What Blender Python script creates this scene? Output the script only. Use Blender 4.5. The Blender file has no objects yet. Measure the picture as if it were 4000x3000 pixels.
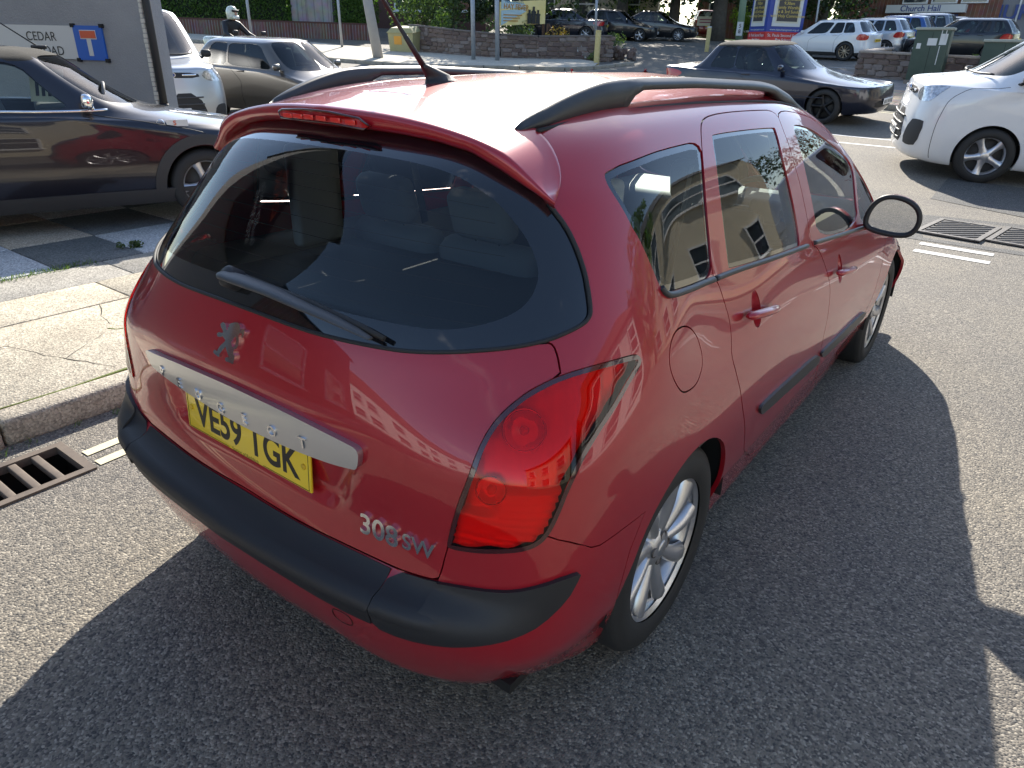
import bpy, bmesh, math, random
import numpy as np
from mathutils import Vector, Matrix
from mathutils.geometry import delaunay_2d_cdt
random.seed(7); rng = np.random.default_rng(7)
PI = math.pi
SC = bpy.context.scene; COL = SC.collection

# ------------------------------------------------------------------ camera, sky, sun, exposure
cam_d = bpy.data.cameras.new('camera'); cam_o = bpy.data.objects.new('camera', cam_d); COL.objects.link(cam_o)
cam_d.sensor_width = 36.0; cam_d.lens = 36.0 * 2720.0 / 4000.0; cam_d.clip_start = 0.05; cam_d.clip_end = 2000
YAW, PITCH, ROLL = 0.6356, 0.4444, 0.0268
def cam_axes():
    f = Vector((-math.sin(YAW) * math.cos(PITCH), math.cos(YAW) * math.cos(PITCH), -math.sin(PITCH)))
    r = Vector((math.cos(YAW), math.sin(YAW), 0)); u = r.cross(f)
    return r * math.cos(ROLL) + u * math.sin(ROLL), -r * math.sin(ROLL) + u * math.cos(ROLL), f
_r, _u, _f = cam_axes()
cam_o.matrix_world = Matrix(((_r.x, _u.x, -_f.x, 1.4409), (_r.y, _u.y, -_f.y, -1.5622), (_r.z, _u.z, -_f.z, 1.5916), (0, 0, 0, 1)))
SC.camera = cam_o
SUN_DIR = Vector((-0.85, 1.30, 1.0)).normalized()          # towards the sun
SUN_EL = math.asin(SUN_DIR.z); SUN_AZ = math.atan2(SUN_DIR.x, SUN_DIR.y)
world = bpy.data.worlds.new('World'); SC.world = world; world.use_nodes = True
nt = world.node_tree; bg = nt.nodes['Background']
sky = nt.nodes.new('ShaderNodeTexSky'); sky.sky_type = 'NISHITA'; sky.sun_disc = False
sky.sun_elevation = SUN_EL; sky.sun_rotation = SUN_AZ; sky.air_density = 1.0; sky.dust_density = 0.6; sky.ozone_density = 1.2
# broken white cloud, the same all round the sky
tc = nt.nodes.new('ShaderNodeTexCoord'); mp = nt.nodes.new('ShaderNodeMapping'); mp.inputs['Scale'].default_value = (1.0, 1.0, 2.6)
nz = nt.nodes.new('ShaderNodeTexNoise'); nz.inputs['Scale'].default_value = 1.9; nz.inputs['Detail'].default_value = 7; nz.inputs['Roughness'].default_value = 0.58
cr = nt.nodes.new('ShaderNodeValToRGB'); cr.color_ramp.elements[0].position = 0.60; cr.color_ramp.elements[1].position = 0.80
mx = nt.nodes.new('ShaderNodeMixRGB'); mx.inputs['Color2'].default_value = (7.0, 7.1, 7.4, 1)
nt.links.new(tc.outputs['Generated'], mp.inputs['Vector']); nt.links.new(mp.outputs[0], nz.inputs['Vector'])
nt.links.new(nz.outputs['Fac'], cr.inputs[0]); nt.links.new(cr.outputs[0], mx.inputs['Fac'])
nt.links.new(sky.outputs[0], mx.inputs['Color1']); nt.links.new(mx.outputs[0], bg.inputs['Color'])
bg.inputs['Strength'].default_value = 0.12
sun_d = bpy.data.lights.new('sun', 'SUN'); sun_d.energy = 4.6; sun_d.angle = math.radians(0.53); sun_d.color = (1.0, 0.93, 0.82)
sun_o = bpy.data.objects.new('sun', sun_d); COL.objects.link(sun_o)
sun_o.rotation_euler = (-SUN_DIR).to_track_quat('-Z', 'Y').to_euler()
SC.view_settings.view_transform = 'Standard'; SC.view_settings.look = 'None'
SC.view_settings.exposure = 1.25; SC.view_settings.gamma = 1.0
SC.cycles.max_bounces = 10; SC.cycles.transparent_max_bounces = 16; SC.cycles.use_denoising = True

# ------------------------------------------------------------------ materials
MATS = {}
def mat(name, col=(.5, .5, .5), rough=.5, metal=0., coat=0., spec=.5, bump=None, var=None, emit=None, trans=0.):
    if name in MATS: return MATS[name]
    m = bpy.data.materials.new(name); m.use_nodes = True; t = m.node_tree; b = t.nodes['Principled BSDF']
    b.inputs['Base Color'].default_value = (*col, 1); b.inputs['Roughness'].default_value = rough; b.inputs['Metallic'].default_value = metal
    b.inputs['Coat Weight'].default_value = coat; b.inputs['Coat Roughness'].default_value = 0.02; b.inputs['Specular IOR Level'].default_value = spec
    if trans: b.inputs['Transmission Weight'].default_value = trans
    if var:      # (scale, amount, second colour[, detail]) mottled colour
        tcn = t.nodes.new('ShaderNodeTexCoord'); n = t.nodes.new('ShaderNodeTexNoise'); n.inputs['Scale'].default_value = var[0]
        n.inputs['Detail'].default_value = var[3] if len(var) > 3 else 6; n.inputs['Roughness'].default_value = .62
        r = t.nodes.new('ShaderNodeValToRGB'); r.color_ramp.elements[0].position = .5 - var[1] / 2; r.color_ramp.elements[1].position = .5 + var[1] / 2
        r.color_ramp.elements[0].color = (*col, 1); r.color_ramp.elements[1].color = (*var[2], 1)
        t.links.new(tcn.outputs['Object'], n.inputs['Vector']); t.links.new(n.outputs['Fac'], r.inputs[0]); t.links.new(r.outputs[0], b.inputs['Base Color'])
    if bump:     # (scale, strength, distance)
        tcn = t.nodes.new('ShaderNodeTexCoord'); n = t.nodes.new('ShaderNodeTexNoise'); n.inputs['Scale'].default_value = bump[0]; n.inputs['Detail'].default_value = 4
        bn = t.nodes.new('ShaderNodeBump'); bn.inputs['Strength'].default_value = bump[1]; bn.inputs['Distance'].default_value = bump[2]
        t.links.new(tcn.outputs['Object'], n.inputs['Vector']); t.links.new(n.outputs['Fac'], bn.inputs['Height']); t.links.new(bn.outputs[0], b.inputs['Normal'])
    if emit: b.inputs['Emission Color'].default_value = (*emit[0], 1); b.inputs['Emission Strength'].default_value = emit[1]
    MATS[name] = m; return m
def glass_mat(name, tint, ior=1.55, rough=0.0, dirt=0.0):
    if name in MATS: return MATS[name]
    m = bpy.data.materials.new(name); m.use_nodes = True; t = m.node_tree
    for n in list(t.nodes): t.nodes.remove(n)
    out = t.nodes.new('ShaderNodeOutputMaterial'); tr = t.nodes.new('ShaderNodeBsdfTransparent'); tr.inputs[0].default_value = (*tint, 1)
    gl = t.nodes.new('ShaderNodeBsdfGlossy'); gl.inputs['Roughness'].default_value = rough; fr = t.nodes.new('ShaderNodeFresnel'); fr.inputs[0].default_value = ior
    mxs = t.nodes.new('ShaderNodeMixShader'); t.links.new(fr.outputs[0], mxs.inputs[0]); t.links.new(tr.outputs[0], mxs.inputs[1]); t.links.new(gl.outputs[0], mxs.inputs[2])
    last = mxs
    if dirt:
        df = t.nodes.new('ShaderNodeBsdfDiffuse'); df.inputs[0].default_value = (.6, .6, .58, 1); m2 = t.nodes.new('ShaderNodeMixShader')
        n = t.nodes.new('ShaderNodeTexNoise'); n.inputs['Scale'].default_value = 6; n.inputs['Detail'].default_value = 8
        mu = t.nodes.new('ShaderNodeMath'); mu.operation = 'MULTIPLY'; mu.inputs[1].default_value = dirt
        t.links.new(n.outputs['Fac'], mu.inputs[0]); t.links.new(mu.outputs[0], m2.inputs[0]); t.links.new(mxs.outputs[0], m2.inputs[1]); t.links.new(df.outputs[0], m2.inputs[2]); last = m2
    t.links.new(last.outputs[0], out.inputs[0]); MATS[name] = m; return m
def paint(name, col, metal=.3, rough=.34):
    return mat(name, col, rough, metal, coat=1.0, spec=.5)
M_red = paint('red_paint', (.36, .0035, .013), .15, .36)
M_blackplastic = mat('black_plastic', (.018, .018, .02), .55, bump=(900, .25, .001))
M_trim = mat('dark_trim', (.03, .032, .034), .42)
M_rubber = mat('rubber', (.018, .018, .018), .7, bump=(300, .2, .002))
M_black = mat('flat_black', (.008, .008, .008), .8)
M_glassblack = mat('glass_border', (.006, .007, .009), .05, coat=1.0)
M_chrome = mat('chrome', (.82, .83, .85), .08, 1.0)
M_satin = mat('satin_silver', (.55, .56, .58), .32, .85, coat=.4)
M_alloy = mat('alloy', (.62, .62, .63), .3, .8, var=(14, .5, (.52, .52, .54)))
M_mirror = mat('mirror_glass', (.75, .78, .82), .01, 1.0)
M_glass = glass_mat('car_glass', (.86, .93, .90), 1.62)
M_glass_dark = glass_mat('tinted_glass', (.25, .30, .31), 1.6)
M_lens_red = glass_mat('red_lens', (1.0, .055, .03), 1.5)
M_lens_clear = glass_mat('clear_lens', (.9, .92, .95), 1.5)
M_cloth = mat('seat_cloth', (.11, .12, .13), .9)
M_dash = mat('dash_plastic', (.10, .105, .11), .6)
M_lining = mat('pale_lining', (.46, .45, .42), .85)
M_yellow = mat('plate_yellow', (.82, .56, .015), .35, coat=.5)
M_white_plate = mat('plate_white', (.75, .75, .73), .35)
M_ink = mat('ink_black', (.012, .012, .012), .5)

# ------------------------------------------------------------------ objects
def thing(name, label, cat, loc=(0, 0, 0), rz=0., group=None):
    o = bpy.data.objects.new(name, None); COL.objects.link(o); o.empty_display_size = .2
    o.location = loc; o.rotation_euler = (0, 0, rz); o['label'] = label; o['category'] = cat
    if group: o['group'] = group
    return o
def tag(o, label, cat, group=None):
    o['label'] = label; o['category'] = cat
    if group: o['group'] = group
    return o
def kind(o, k): o['kind'] = k; return o
def part(name, me, parent=None, mats=None, loc=None, rot=None):
    o = bpy.data.objects.new(name, me); COL.objects.link(o)
    if mats is not None:
        for m in (mats if isinstance(mats, (list, tuple)) else [mats]): me.materials.append(m)
    if parent: o.parent = parent
    if loc is not None: o.location = loc
    if rot is not None: o.rotation_euler = rot
    return o
def copy_tree(o, parent=None):
    c = o.copy(); COL.objects.link(c); c.parent = parent
    for ch in list(o.children): copy_tree(ch, c)
    return c

class MB:
    """collects faces for ONE mesh"""
    def __init__(s): s.v = []; s.f = []; s.m = []; s.smooth = []
    def add(s, vs, fs, m=0, smooth=False):
        b = len(s.v); s.v += [tuple(map(float, p)) for p in vs]; s.f += [tuple(b + i for i in f) for f in fs]; s.m += [m] * len(fs); s.smooth += [smooth] * len(fs); return s
    def box(s, c, d, m=0, rz=0., rx=0., ry=0.):
        R_ = Matrix.Rotation(rz, 3, 'Z') @ Matrix.Rotation(ry, 3, 'Y') @ Matrix.Rotation(rx, 3, 'X')
        vs = [Vector(c) + R_ @ Vector((x * d[0] / 2, y * d[1] / 2, z * d[2] / 2)) for x in (-1, 1) for y in (-1, 1) for z in (-1, 1)]
        return s.add(vs, [(0, 1, 3, 2), (4, 6, 7, 5), (0, 4, 5, 1), (2, 3, 7, 6), (0, 2, 6, 4), (1, 5, 7, 3)], m)
    def rbox(s, c, d, r, m=0, rz=0., rx=0., n=3):      # rounded box (superellipsoid-like via bevel)
        bm = bmesh.new(); bmesh.ops.create_cube(bm, size=1)
        for v in bm.verts: v.co = Vector((v.co.x * d[0], v.co.y * d[1], v.co.z * d[2]))
        bmesh.ops.bevel(bm, geom=list(bm.edges), offset=min(r, min(d) * .49), segments=n, profile=.5, affect='EDGES')
        R_ = Matrix.Translation(Vector(c)) @ Matrix.Rotation(rz, 4, 'Z') @ Matrix.Rotation(rx, 4, 'X')
        bm.verts.index_update(); s.add([R_ @ v.co for v in bm.verts], [[v.index for v in f.verts] for f in bm.faces], m, True); bm.free(); return s
    def tube(s, pts, r, m=0, n=10, cap=True, flat=1.0):
        pts = [Vector(p) for p in pts]; k = len(pts); rr = r if isinstance(r, (list, tuple)) else [r] * k
        vs = []; prev = None
        for i, p in enumerate(pts):
            t = (pts[min(i + 1, k - 1)] - pts[max(i - 1, 0)]).normalized()
            a = prev if prev is not None else (Vector((0, 0, 1)) if abs(t.z) < .9 else Vector((1, 0, 0)))
            x = t.cross(a).normalized(); y = x.cross(t).normalized(); prev = y
            for j in range(n):
                an = 2 * PI * j / n; vs.append(p + x * (rr[i] * math.cos(an)) + y * (rr[i] * flat * math.sin(an)))
        fs = [(i * n + j, i * n + (j + 1) % n, (i + 1) * n + (j + 1) % n, (i + 1) * n + j) for i in range(k - 1) for j in range(n)]
        s.add(vs, fs, m, True)
        if cap: b = len(s.v) - k * n; s.f += [tuple(b + j for j in range(n))[::-1], tuple(b + (k - 1) * n + j for j in range(n))]; s.m += [m, m]; s.smooth += [False, False]
        return s
    def lathe(s, prof, n=40, m=0, axis='z', c=(0, 0, 0), smooth=True, closed=False):
        # prof: (radius, along)
        vs = []
        for r, h in prof:
            for j in range(n):
                a = 2 * PI * j / n; p = (r * math.cos(a), r * math.sin(a), h)
                if axis == 'x': p = (h, r * math.cos(a), r * math.sin(a))
                if axis == 'y': p = (r * math.cos(a), h, r * math.sin(a))
                vs.append((p[0] + c[0], p[1] + c[1], p[2] + c[2]))
        k = len(prof); fs = [(i * n + j, i * n + (j + 1) % n, (i + 1) * n + (j + 1) % n, (i + 1) * n + j) for i in range(k - 1) for j in range(n)]
        return s.add(vs, fs, m, smooth)
    def prism(s, poly, z0, z1, m=0, mtx=None):         # 2D polygon (x,y) extruded in z, optional matrix; concave ok
        n = len(poly); M_ = mtx or Matrix.Identity(4)
        vs = [M_ @ Vector((p[0], p[1], z0)) for p in poly] + [M_ @ Vector((p[0], p[1], z1)) for p in poly]
        return s.add(vs, [tuple(range(n))[::-1], tuple(range(n, 2 * n))] + [(i, (i + 1) % n, n + (i + 1) % n, n + i) for i in range(n)], m)
    def mesh(s, name='mesh'):
        me = bpy.data.meshes.new(name); me.from_pydata(s.v, [], s.f); me.polygons.foreach_set('material_index', s.m); me.polygons.foreach_set('use_smooth', s.smooth); me.update(); return me
def obj(name, mb, parent=None, mats=None, **k): return part(name, mb.mesh(name), parent, mats, **k)

# ------------------------------------------------------------------ lettering, all baked in one pass
TEXTS = {}
def bake_texts(items):
    tmp = []
    for key, (body, off, ext, align) in items.items():
        cu = bpy.data.curves.new('t', 'FONT'); cu.body = body; cu.size = 1; cu.offset = off; cu.extrude = ext; cu.align_x = align; cu.align_y = 'CENTER'
        o = bpy.data.objects.new('t', cu); COL.objects.link(o); tmp.append((key, o))
    dg = bpy.context.evaluated_depsgraph_get()
    for key, o in tmp:
        TEXTS[key] = bpy.data.meshes.new_from_object(o.evaluated_get(dg)); TEXTS[key].name = 'lettering'
    for key, o in tmp:
        cu = o.data; bpy.data.objects.remove(o); bpy.data.curves.remove(cu)
def text(name, key, parent, m, origin, xdir, ydir, sx, sy=None, lift=.002):
    me = TEXTS[key].copy(); me.materials.clear(); x = Vector(xdir).normalized(); y = Vector(ydir).normalized(); z = x.cross(y).normalized(); y = z.cross(x); sy = sy or sx
    o = Vector(origin) + z * lift
    me.transform(Matrix(((x.x * sx, y.x * sy, z.x * sy, o.x), (x.y * sx, y.y * sy, z.y * sy, o.y), (x.z * sx, y.z * sy, z.z * sy, o.z), (0, 0, 0, 1))))
    return part(name, me, parent, m)
bake_texts({
 'plate': ('VE59 TGK', .022, .004, 'CENTER'), 'plate_small': ('Station of Redditch', .0, .001, 'CENTER'), 'P': ('P', .02, .05, 'CENTER'), 'E': ('E', .02, .05, 'CENTER'),
 'U': ('U', .02, .05, 'CENTER'), 'G': ('G', .02, .05, 'CENTER'), 'O': ('O', .02, .05, 'CENTER'), 'T': ('T', .02, .05, 'CENTER'),
 '308': ('308', .015, .06, 'CENTER'), 'SW': ('SW', .015, .06, 'CENTER'), 'svo': ('CP14 SVO', .022, .001, 'CENTER'), 'cedar': ('CEDAR', .0, .002, 'CENTER'), 'road': ('ROAD', .0, .002, 'CENTER'),
 'hall': ('Church Hall', .012, .01, 'CENTER'), 'church': ('CHURCH', .02, .02, 'LEFT'), '58': ('5\n8', .01, .001, 'CENTER'),
 'steps1': ('St. Pauls Second Steps', .012, .001, 'CENTER'), 'steps2': ('Pre School', .012, .001, 'CENTER'), 'web': ('www.stpaulspaignton.org.uk', .005, .001, 'CENTER'),
 'times': ('Every Sunday\n8am\nBCP Communion\n9.30am\nFamily Worship\n1st & 3rd Sunday\nwith Holy Communion', .006, .001, 'CENTER'),
 'stp': ("ST PAUL'S\nCHURCH", .004, .001, 'CENTER'), 'priv': ('PRIVATE PARKING', .008, .001, 'CENTER'), 'hay': ('HAY FEVER', .02, .001, 'CENTER'), 'noel': ("Noel Coward's", .004, .001, 'CENTER'),
 'ford': ('Ford', .004, .02, 'CENTER'), 'S': ('S', .02, .02, 'CENTER'), 'logang': ('LOGANS RD', .01, .001, 'CENTER'), 'premier': ('PREMIER\nCAR SALES', .01, .001, 'CENTER'), 'phone': ('Quality Used Cars\n07702044070', .004, .001, 'CENTER'),
})
# ------------------------------------------------------------------ smooth body surfaces
def nat_spline(t, P):
    n = len(t); h = np.diff(t); A = np.zeros((n, n)); B = np.zeros_like(P); A[0, 0] = 1; A[-1, -1] = 1
    for i in range(1, n - 1):
        A[i, i - 1] = h[i - 1]; A[i, i] = 2 * (h[i - 1] + h[i]); A[i, i + 1] = h[i]; B[i] = 6 * ((P[i + 1] - P[i]) / h[i] - (P[i] - P[i - 1]) / h[i - 1])
    return np.linalg.solve(A, B.reshape(n, -1)).reshape(P.shape)
def makima(P):
    d = np.diff(P, axis=0); d = np.concatenate([(2 * d[0] - d[1])[None], d, (2 * d[-1] - d[-2])[None]]); d = np.concatenate([(2 * d[0] - d[1])[None], d, (2 * d[-1] - d[-2])[None]])
    w1 = np.abs(d[3:] - d[2:-1]) + np.abs(d[3:] + d[2:-1]) / 2; w2 = np.abs(d[1:-2] - d[:-3]) + np.abs(d[1:-2] + d[:-3]) / 2
    s = w1 + w2; s[s < 1e-12] = 1e-12
    return (w1 * d[1:-2] + w2 * d[2:-1]) / s
class Surf:
    """net[column][ring] of (x,y,z): columns run from the tail round the right side to the nose, rings from the sill up to the roof ridge; u, v are column and ring numbers, u<0 is the left side"""
    def __init__(s, net):
        N = np.array(net, float); s.nc, s.nr = N.shape[:2]; s.N = N
        mir = N[::-1] * [-1, 1, 1]; full = np.concatenate([mir[:-1][-4:], N, mir[1:][:4]])
        ch = np.sqrt(((full[1:] - full[:-1]) ** 2).sum(-1)).mean(1); t = np.concatenate([[0], np.cumsum(ch)]); t -= t[4]
        s.t = t; s.full = full; s.M = nat_spline(t, full); s.tu = t[4:4 + s.nc]
        s.tv = np.concatenate([[0], np.cumsum(np.sqrt(((N[:, 1:] - N[:, :-1]) ** 2).sum(-1)).mean(0))])
    def __call__(s, u, v):
        u = np.asarray(u, float).ravel(); v = np.asarray(v, float).ravel(); sg = np.where(u < 0, -1., 1.)
        x = np.interp(np.abs(u), np.arange(s.nc), s.tu); t, P, M_ = s.t, s.full, s.M
        i = np.clip(np.searchsorted(t, x) - 1, 0, len(t) - 2); h = t[i + 1] - t[i]; a = ((t[i + 1] - x) / h)[:, None, None]; b = ((x - t[i]) / h)[:, None, None]; h = h[:, None, None]
        col = a * P[i] + b * P[i + 1] + ((a ** 3 - a) * M_[i] + (b ** 3 - b) * M_[i + 1]) * h * h / 6
        m = len(u); D = np.moveaxis(col, 1, 0); S_ = makima(D.reshape(s.nr, -1)).reshape(s.nr, m, 3)
        i = np.clip(np.floor(v).astype(int), 0, s.nr - 2); f = (v - i)[:, None]; k = np.arange(m)
        p0 = D[i, k]; p1 = D[i + 1, k]; s0 = S_[i, k]; s1 = S_[i + 1, k]
        r = (2 * f ** 3 - 3 * f ** 2 + 1) * p0 + (f ** 3 - 2 * f ** 2 + f) * s0 + (-2 * f ** 3 + 3 * f ** 2) * p1 + (f ** 3 - f ** 2) * s1
        r[:, 0] *= sg; return r
    def frame(s, u, v, e=2e-3):
        u = np.asarray(u, float).ravel(); v = np.asarray(v, float).ravel(); v0 = np.clip(v - e, 0, s.nr - 1); v1 = np.clip(v + e, 0, s.nr - 1)
        du = (s(u + e, v) - s(u - e, v)) / (2 * e); dv = (s(u, v1) - s(u, v0)) / np.maximum(v1 - v0, 1e-9)[:, None]; n = np.cross(du, dv)
        return du, dv, n / np.maximum(np.linalg.norm(n, axis=1), 1e-12)[:, None]
    def XY(s, uv):
        uv = np.asarray(uv, float); x = np.sign(uv[:, 0]) * np.interp(np.abs(uv[:, 0]), np.arange(s.nc), s.tu); return np.stack([x, np.interp(uv[:, 1], np.arange(-1, s.nr), np.concatenate([[-.1], s.tv]))], 1)
    def UV(s, xy):
        return np.stack([np.sign(xy[:, 0]) * np.interp(np.abs(xy[:, 0]), s.tu, np.arange(s.nc)), np.interp(xy[:, 1], np.concatenate([[-.1], s.tv]), np.arange(-1, s.nr))], 1)
    def side(s, yz, umin=3.0, umax=None, vmax=None):
        """(u,v) of points given by (y,z) on the right side"""
        umax = umax or s.nc - 3.5; vmax = vmax or s.nr - 2
        if not hasattr(s, '_g'):
            U, V = np.meshgrid(np.linspace(0, s.nc - 1, 14 * (s.nc - 1) + 1), np.linspace(0, s.nr - 1, 14 * (s.nr - 1) + 1), indexing='ij'); s._g = (U.ravel(), V.ravel(), s(U, V))
        U, V, P = s._g; ok = (U >= umin) & (U <= umax) & (V <= vmax); U = U[ok]; V = V[ok]; P = P[ok]; out = []
        for y, z in yz:
            i = np.argmin((P[:, 1] - y) ** 2 + (P[:, 2] - z) ** 2); u, v = U[i], V[i]; low = False
            for _ in range(8):
                q = s([u], [v])[0]; du, dv, n = s.frame([u], [v]); J = np.array([[du[0, 1], dv[0, 1]], [du[0, 2], dv[0, 2]]])
                try: d = np.linalg.solve(J, [y - q[1], z - q[2]])
                except Exception: break
                u = np.clip(u + np.clip(d[0], -.4, .4), umin, umax); v = v + np.clip(d[1], -.4, .4)
                if v < 0: v = 0; low = True
            q = s([u], [v])[0]
            out.append((float(u), -.6 if (v <= 0.001 and z < q[2] - .01) else float(v)))
        return out
def chaikin(P, n=2, closed=True):
    P = np.asarray(P, float)
    for _ in range(n):
        Q = np.roll(P, -1, 0) if closed else P[1:]; A = P if closed else P[:-1]
        R_ = np.stack([.75 * A + .25 * Q, .25 * A + .75 * Q], 1).reshape(-1, 2)
        P = R_ if closed else np.concatenate([P[:1], R_, P[-1:]])
    return P
def area2(P): x, y = P[:, 0], P[:, 1]; return .5 * np.sum(x * np.roll(y, -1) - np.roll(x, -1) * y)
def inside(P, poly):
    x, y = P[:, 0], P[:, 1]; r = np.zeros(len(P), bool); n = len(poly)
    for i in range(n):
        x0, y0 = poly[i]; x1, y1 = poly[(i + 1) % n]
        if y0 == y1: continue
        c = (y0 > y) != (y1 > y); r ^= c & (x < (x1 - x0) * (y - y0) / (y1 - y0) + x0)
    return r
def densify(P, step):
    out = []
    for i in range(len(P)):
        a, b = P[i], P[(i + 1) % len(P)]; k = max(1, int(math.ceil(np.linalg.norm(b - a) / step)))
        out += [a + (b - a) * j / k for j in range(k)]
    return np.array(out)
def offset(S, uv, d):
    """moves a closed loop inwards by d metres along the surface"""
    uv = np.asarray(uv, float)
    if area2(uv) < 0: uv = uv[::-1]
    vv = uv.copy(); vv[:, 1] = np.clip(vv[:, 1], 0, S.nr - 1)
    du, dv, n = S.frame(vv[:, 0], vv[:, 1]); T = np.roll(uv, -1, 0) - np.roll(uv, 1, 0); t = T[:, :1] * du + T[:, 1:] * dv
    t /= np.maximum(np.linalg.norm(t, axis=1), 1e-12)[:, None]; b = np.cross(n, t) * d
    # solve b = du*a + dv*c in the tangent plane
    E = (du * du).sum(1); F = (du * dv).sum(1); G = (dv * dv).sum(1); bu = (b * du).sum(1); bv = (b * dv).sum(1); D = np.maximum(E * G - F * F, 1e-12)
    return uv + np.stack([(bu * G - bv * F) / D, (bv * E - bu * F) / D], 1)
def fill(S, outer, holes=(), step=.03, off=0., flange=0., mats=None, disp=None, cut=()):
    """triangulated piece of surface S inside the outer loop and outside the holes; mats(uv)->material index; disp(uv)->extra offset along the normal"""
    loops = [np.asarray(outer, float)] + [np.asarray(h, float) for h in holes]; XYs = [densify(S.XY(l), step) for l in loops]; cuts = [densify(S.XY(np.asarray(c, float)), step) for c in cut]
    O = XYs[0]; lo, hi = O.min(0), O.max(0); g = []
    ny = int((hi[1] - lo[1]) / (step * .87)) + 1
    for j in range(ny):
        xs = np.arange(lo[0] + (.5 * step if j % 2 else 0), hi[0], step); g.append(np.stack([xs, np.full(len(xs), lo[1] + j * step * .87)], 1))
    g = np.concatenate(g); g = g[inside(g, O)]
    for h in XYs[1:]: g = g[~inside(g, h)]
    B = np.concatenate(XYs + cuts)
    if len(g):
        keep = np.ones(len(g), bool)
        for k in range(0, len(g), 2000):
            d = ((g[k:k + 2000, None] - B[None]) ** 2).sum(-1).min(1); keep[k:k + 2000] = d > (.42 * step) ** 2
        g = g[keep]
    pts = np.concatenate([B, g]); edges = []; b = 0
    for l in XYs + cuts: n = len(l); edges += [(b + i, b + (i + 1) % n) for i in range(n)]; b += n
    V, E_, F_, ov, oe, of = delaunay_2d_cdt([Vector(p) for p in pts], edges, [], 0, 1e-5)
    V = np.array([(p.x, p.y) for p in V]); F_ = np.array([f for f in F_ if len(f) == 3]); c = V[F_].mean(1)
    ok = inside(c, O)
    for h in XYs[1:]: ok &= ~inside(c, h)
    F_ = F_[ok]; cuv = S.UV(c[ok]); a = V[F_]
    ar = (a[:, 1, 0] - a[:, 0, 0]) * (a[:, 2, 1] - a[:, 0, 1]) - (a[:, 1, 1] - a[:, 0, 1]) * (a[:, 2, 0] - a[:, 0, 0]); F_[ar < 0] = F_[ar < 0][:, ::-1]
    F_ = F_[np.abs(ar) > 1e-9]; cuv = cuv[np.abs(ar) > 1e-9]
    used = np.unique(F_); re = -np.ones(len(V), int); re[used] = np.arange(len(used)); V = V[used]; F_ = re[F_]
    uv = S.UV(V); uv[:, 1] = np.clip(uv[:, 1], 0, S.nr - 1); P = S(uv[:, 0], uv[:, 1]); du, dv, N = S.frame(uv[:, 0], uv[:, 1])
    o = np.full(len(P), off) + (disp(uv) if disp else 0.)
    P = P + N * o[:, None]
    if disp:
        N = np.zeros_like(P); fn = np.cross(P[F_[:, 1]] - P[F_[:, 0]], P[F_[:, 2]] - P[F_[:, 0]])
        for k in range(3): np.add.at(N, F_[:, k], fn)
        N /= np.maximum(np.linalg.norm(N, axis=1), 1e-12)[:, None]
    mi = mats(cuv) if mats else np.zeros(len(F_), int); nv = len(P); faces = F_.tolist(); ml = mi.tolist(); Vall = P; Nall = N
    if flange:
        e = {}
        for f, m in zip(F_.tolist(), ml):
            for k in range(3): e[(f[k], f[(k + 1) % 3])] = m
        bd = [(a_, b_, m) for (a_, b_), m in e.items() if (b_, a_) not in e]; idx = sorted({i for a_, b_, m in bd for i in (a_, b_)}); mp_ = {i: k for k, i in enumerate(idx)}
        tang = np.zeros((len(idx), 3))
        for a_, b_, m in bd: t = P[b_] - P[a_]; tang[mp_[a_]] += t; tang[mp_[b_]] += t
        Ni = N[idx]; out = np.cross(tang, Ni); out /= np.maximum(np.linalg.norm(out, axis=1), 1e-12)[:, None]
        Vall = np.concatenate([P, P[idx], P[idx] - Ni * flange]); Nall = np.concatenate([N, out, out]); k = len(idx)
        for a_, b_, m in bd: A_, B_ = nv + mp_[a_], nv + mp_[b_]; faces.append([B_, A_, A_ + k, B_ + k]); ml.append(m)
    me = bpy.data.meshes.new('panel'); me.from_pydata(Vall.tolist(), [], faces); me.polygons.foreach_set('material_index', ml); me.polygons.foreach_set('use_smooth', [True] * len(faces)); me.update()
    me.normals_split_custom_set_from_vertices(Nall.tolist()); return me
def mir(uv): return [(-a, b) for a, b in uv]
def sym(half):   # half loop from the centre line round the right side and back to it
    return list(half) + mir(half[::-1])
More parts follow.
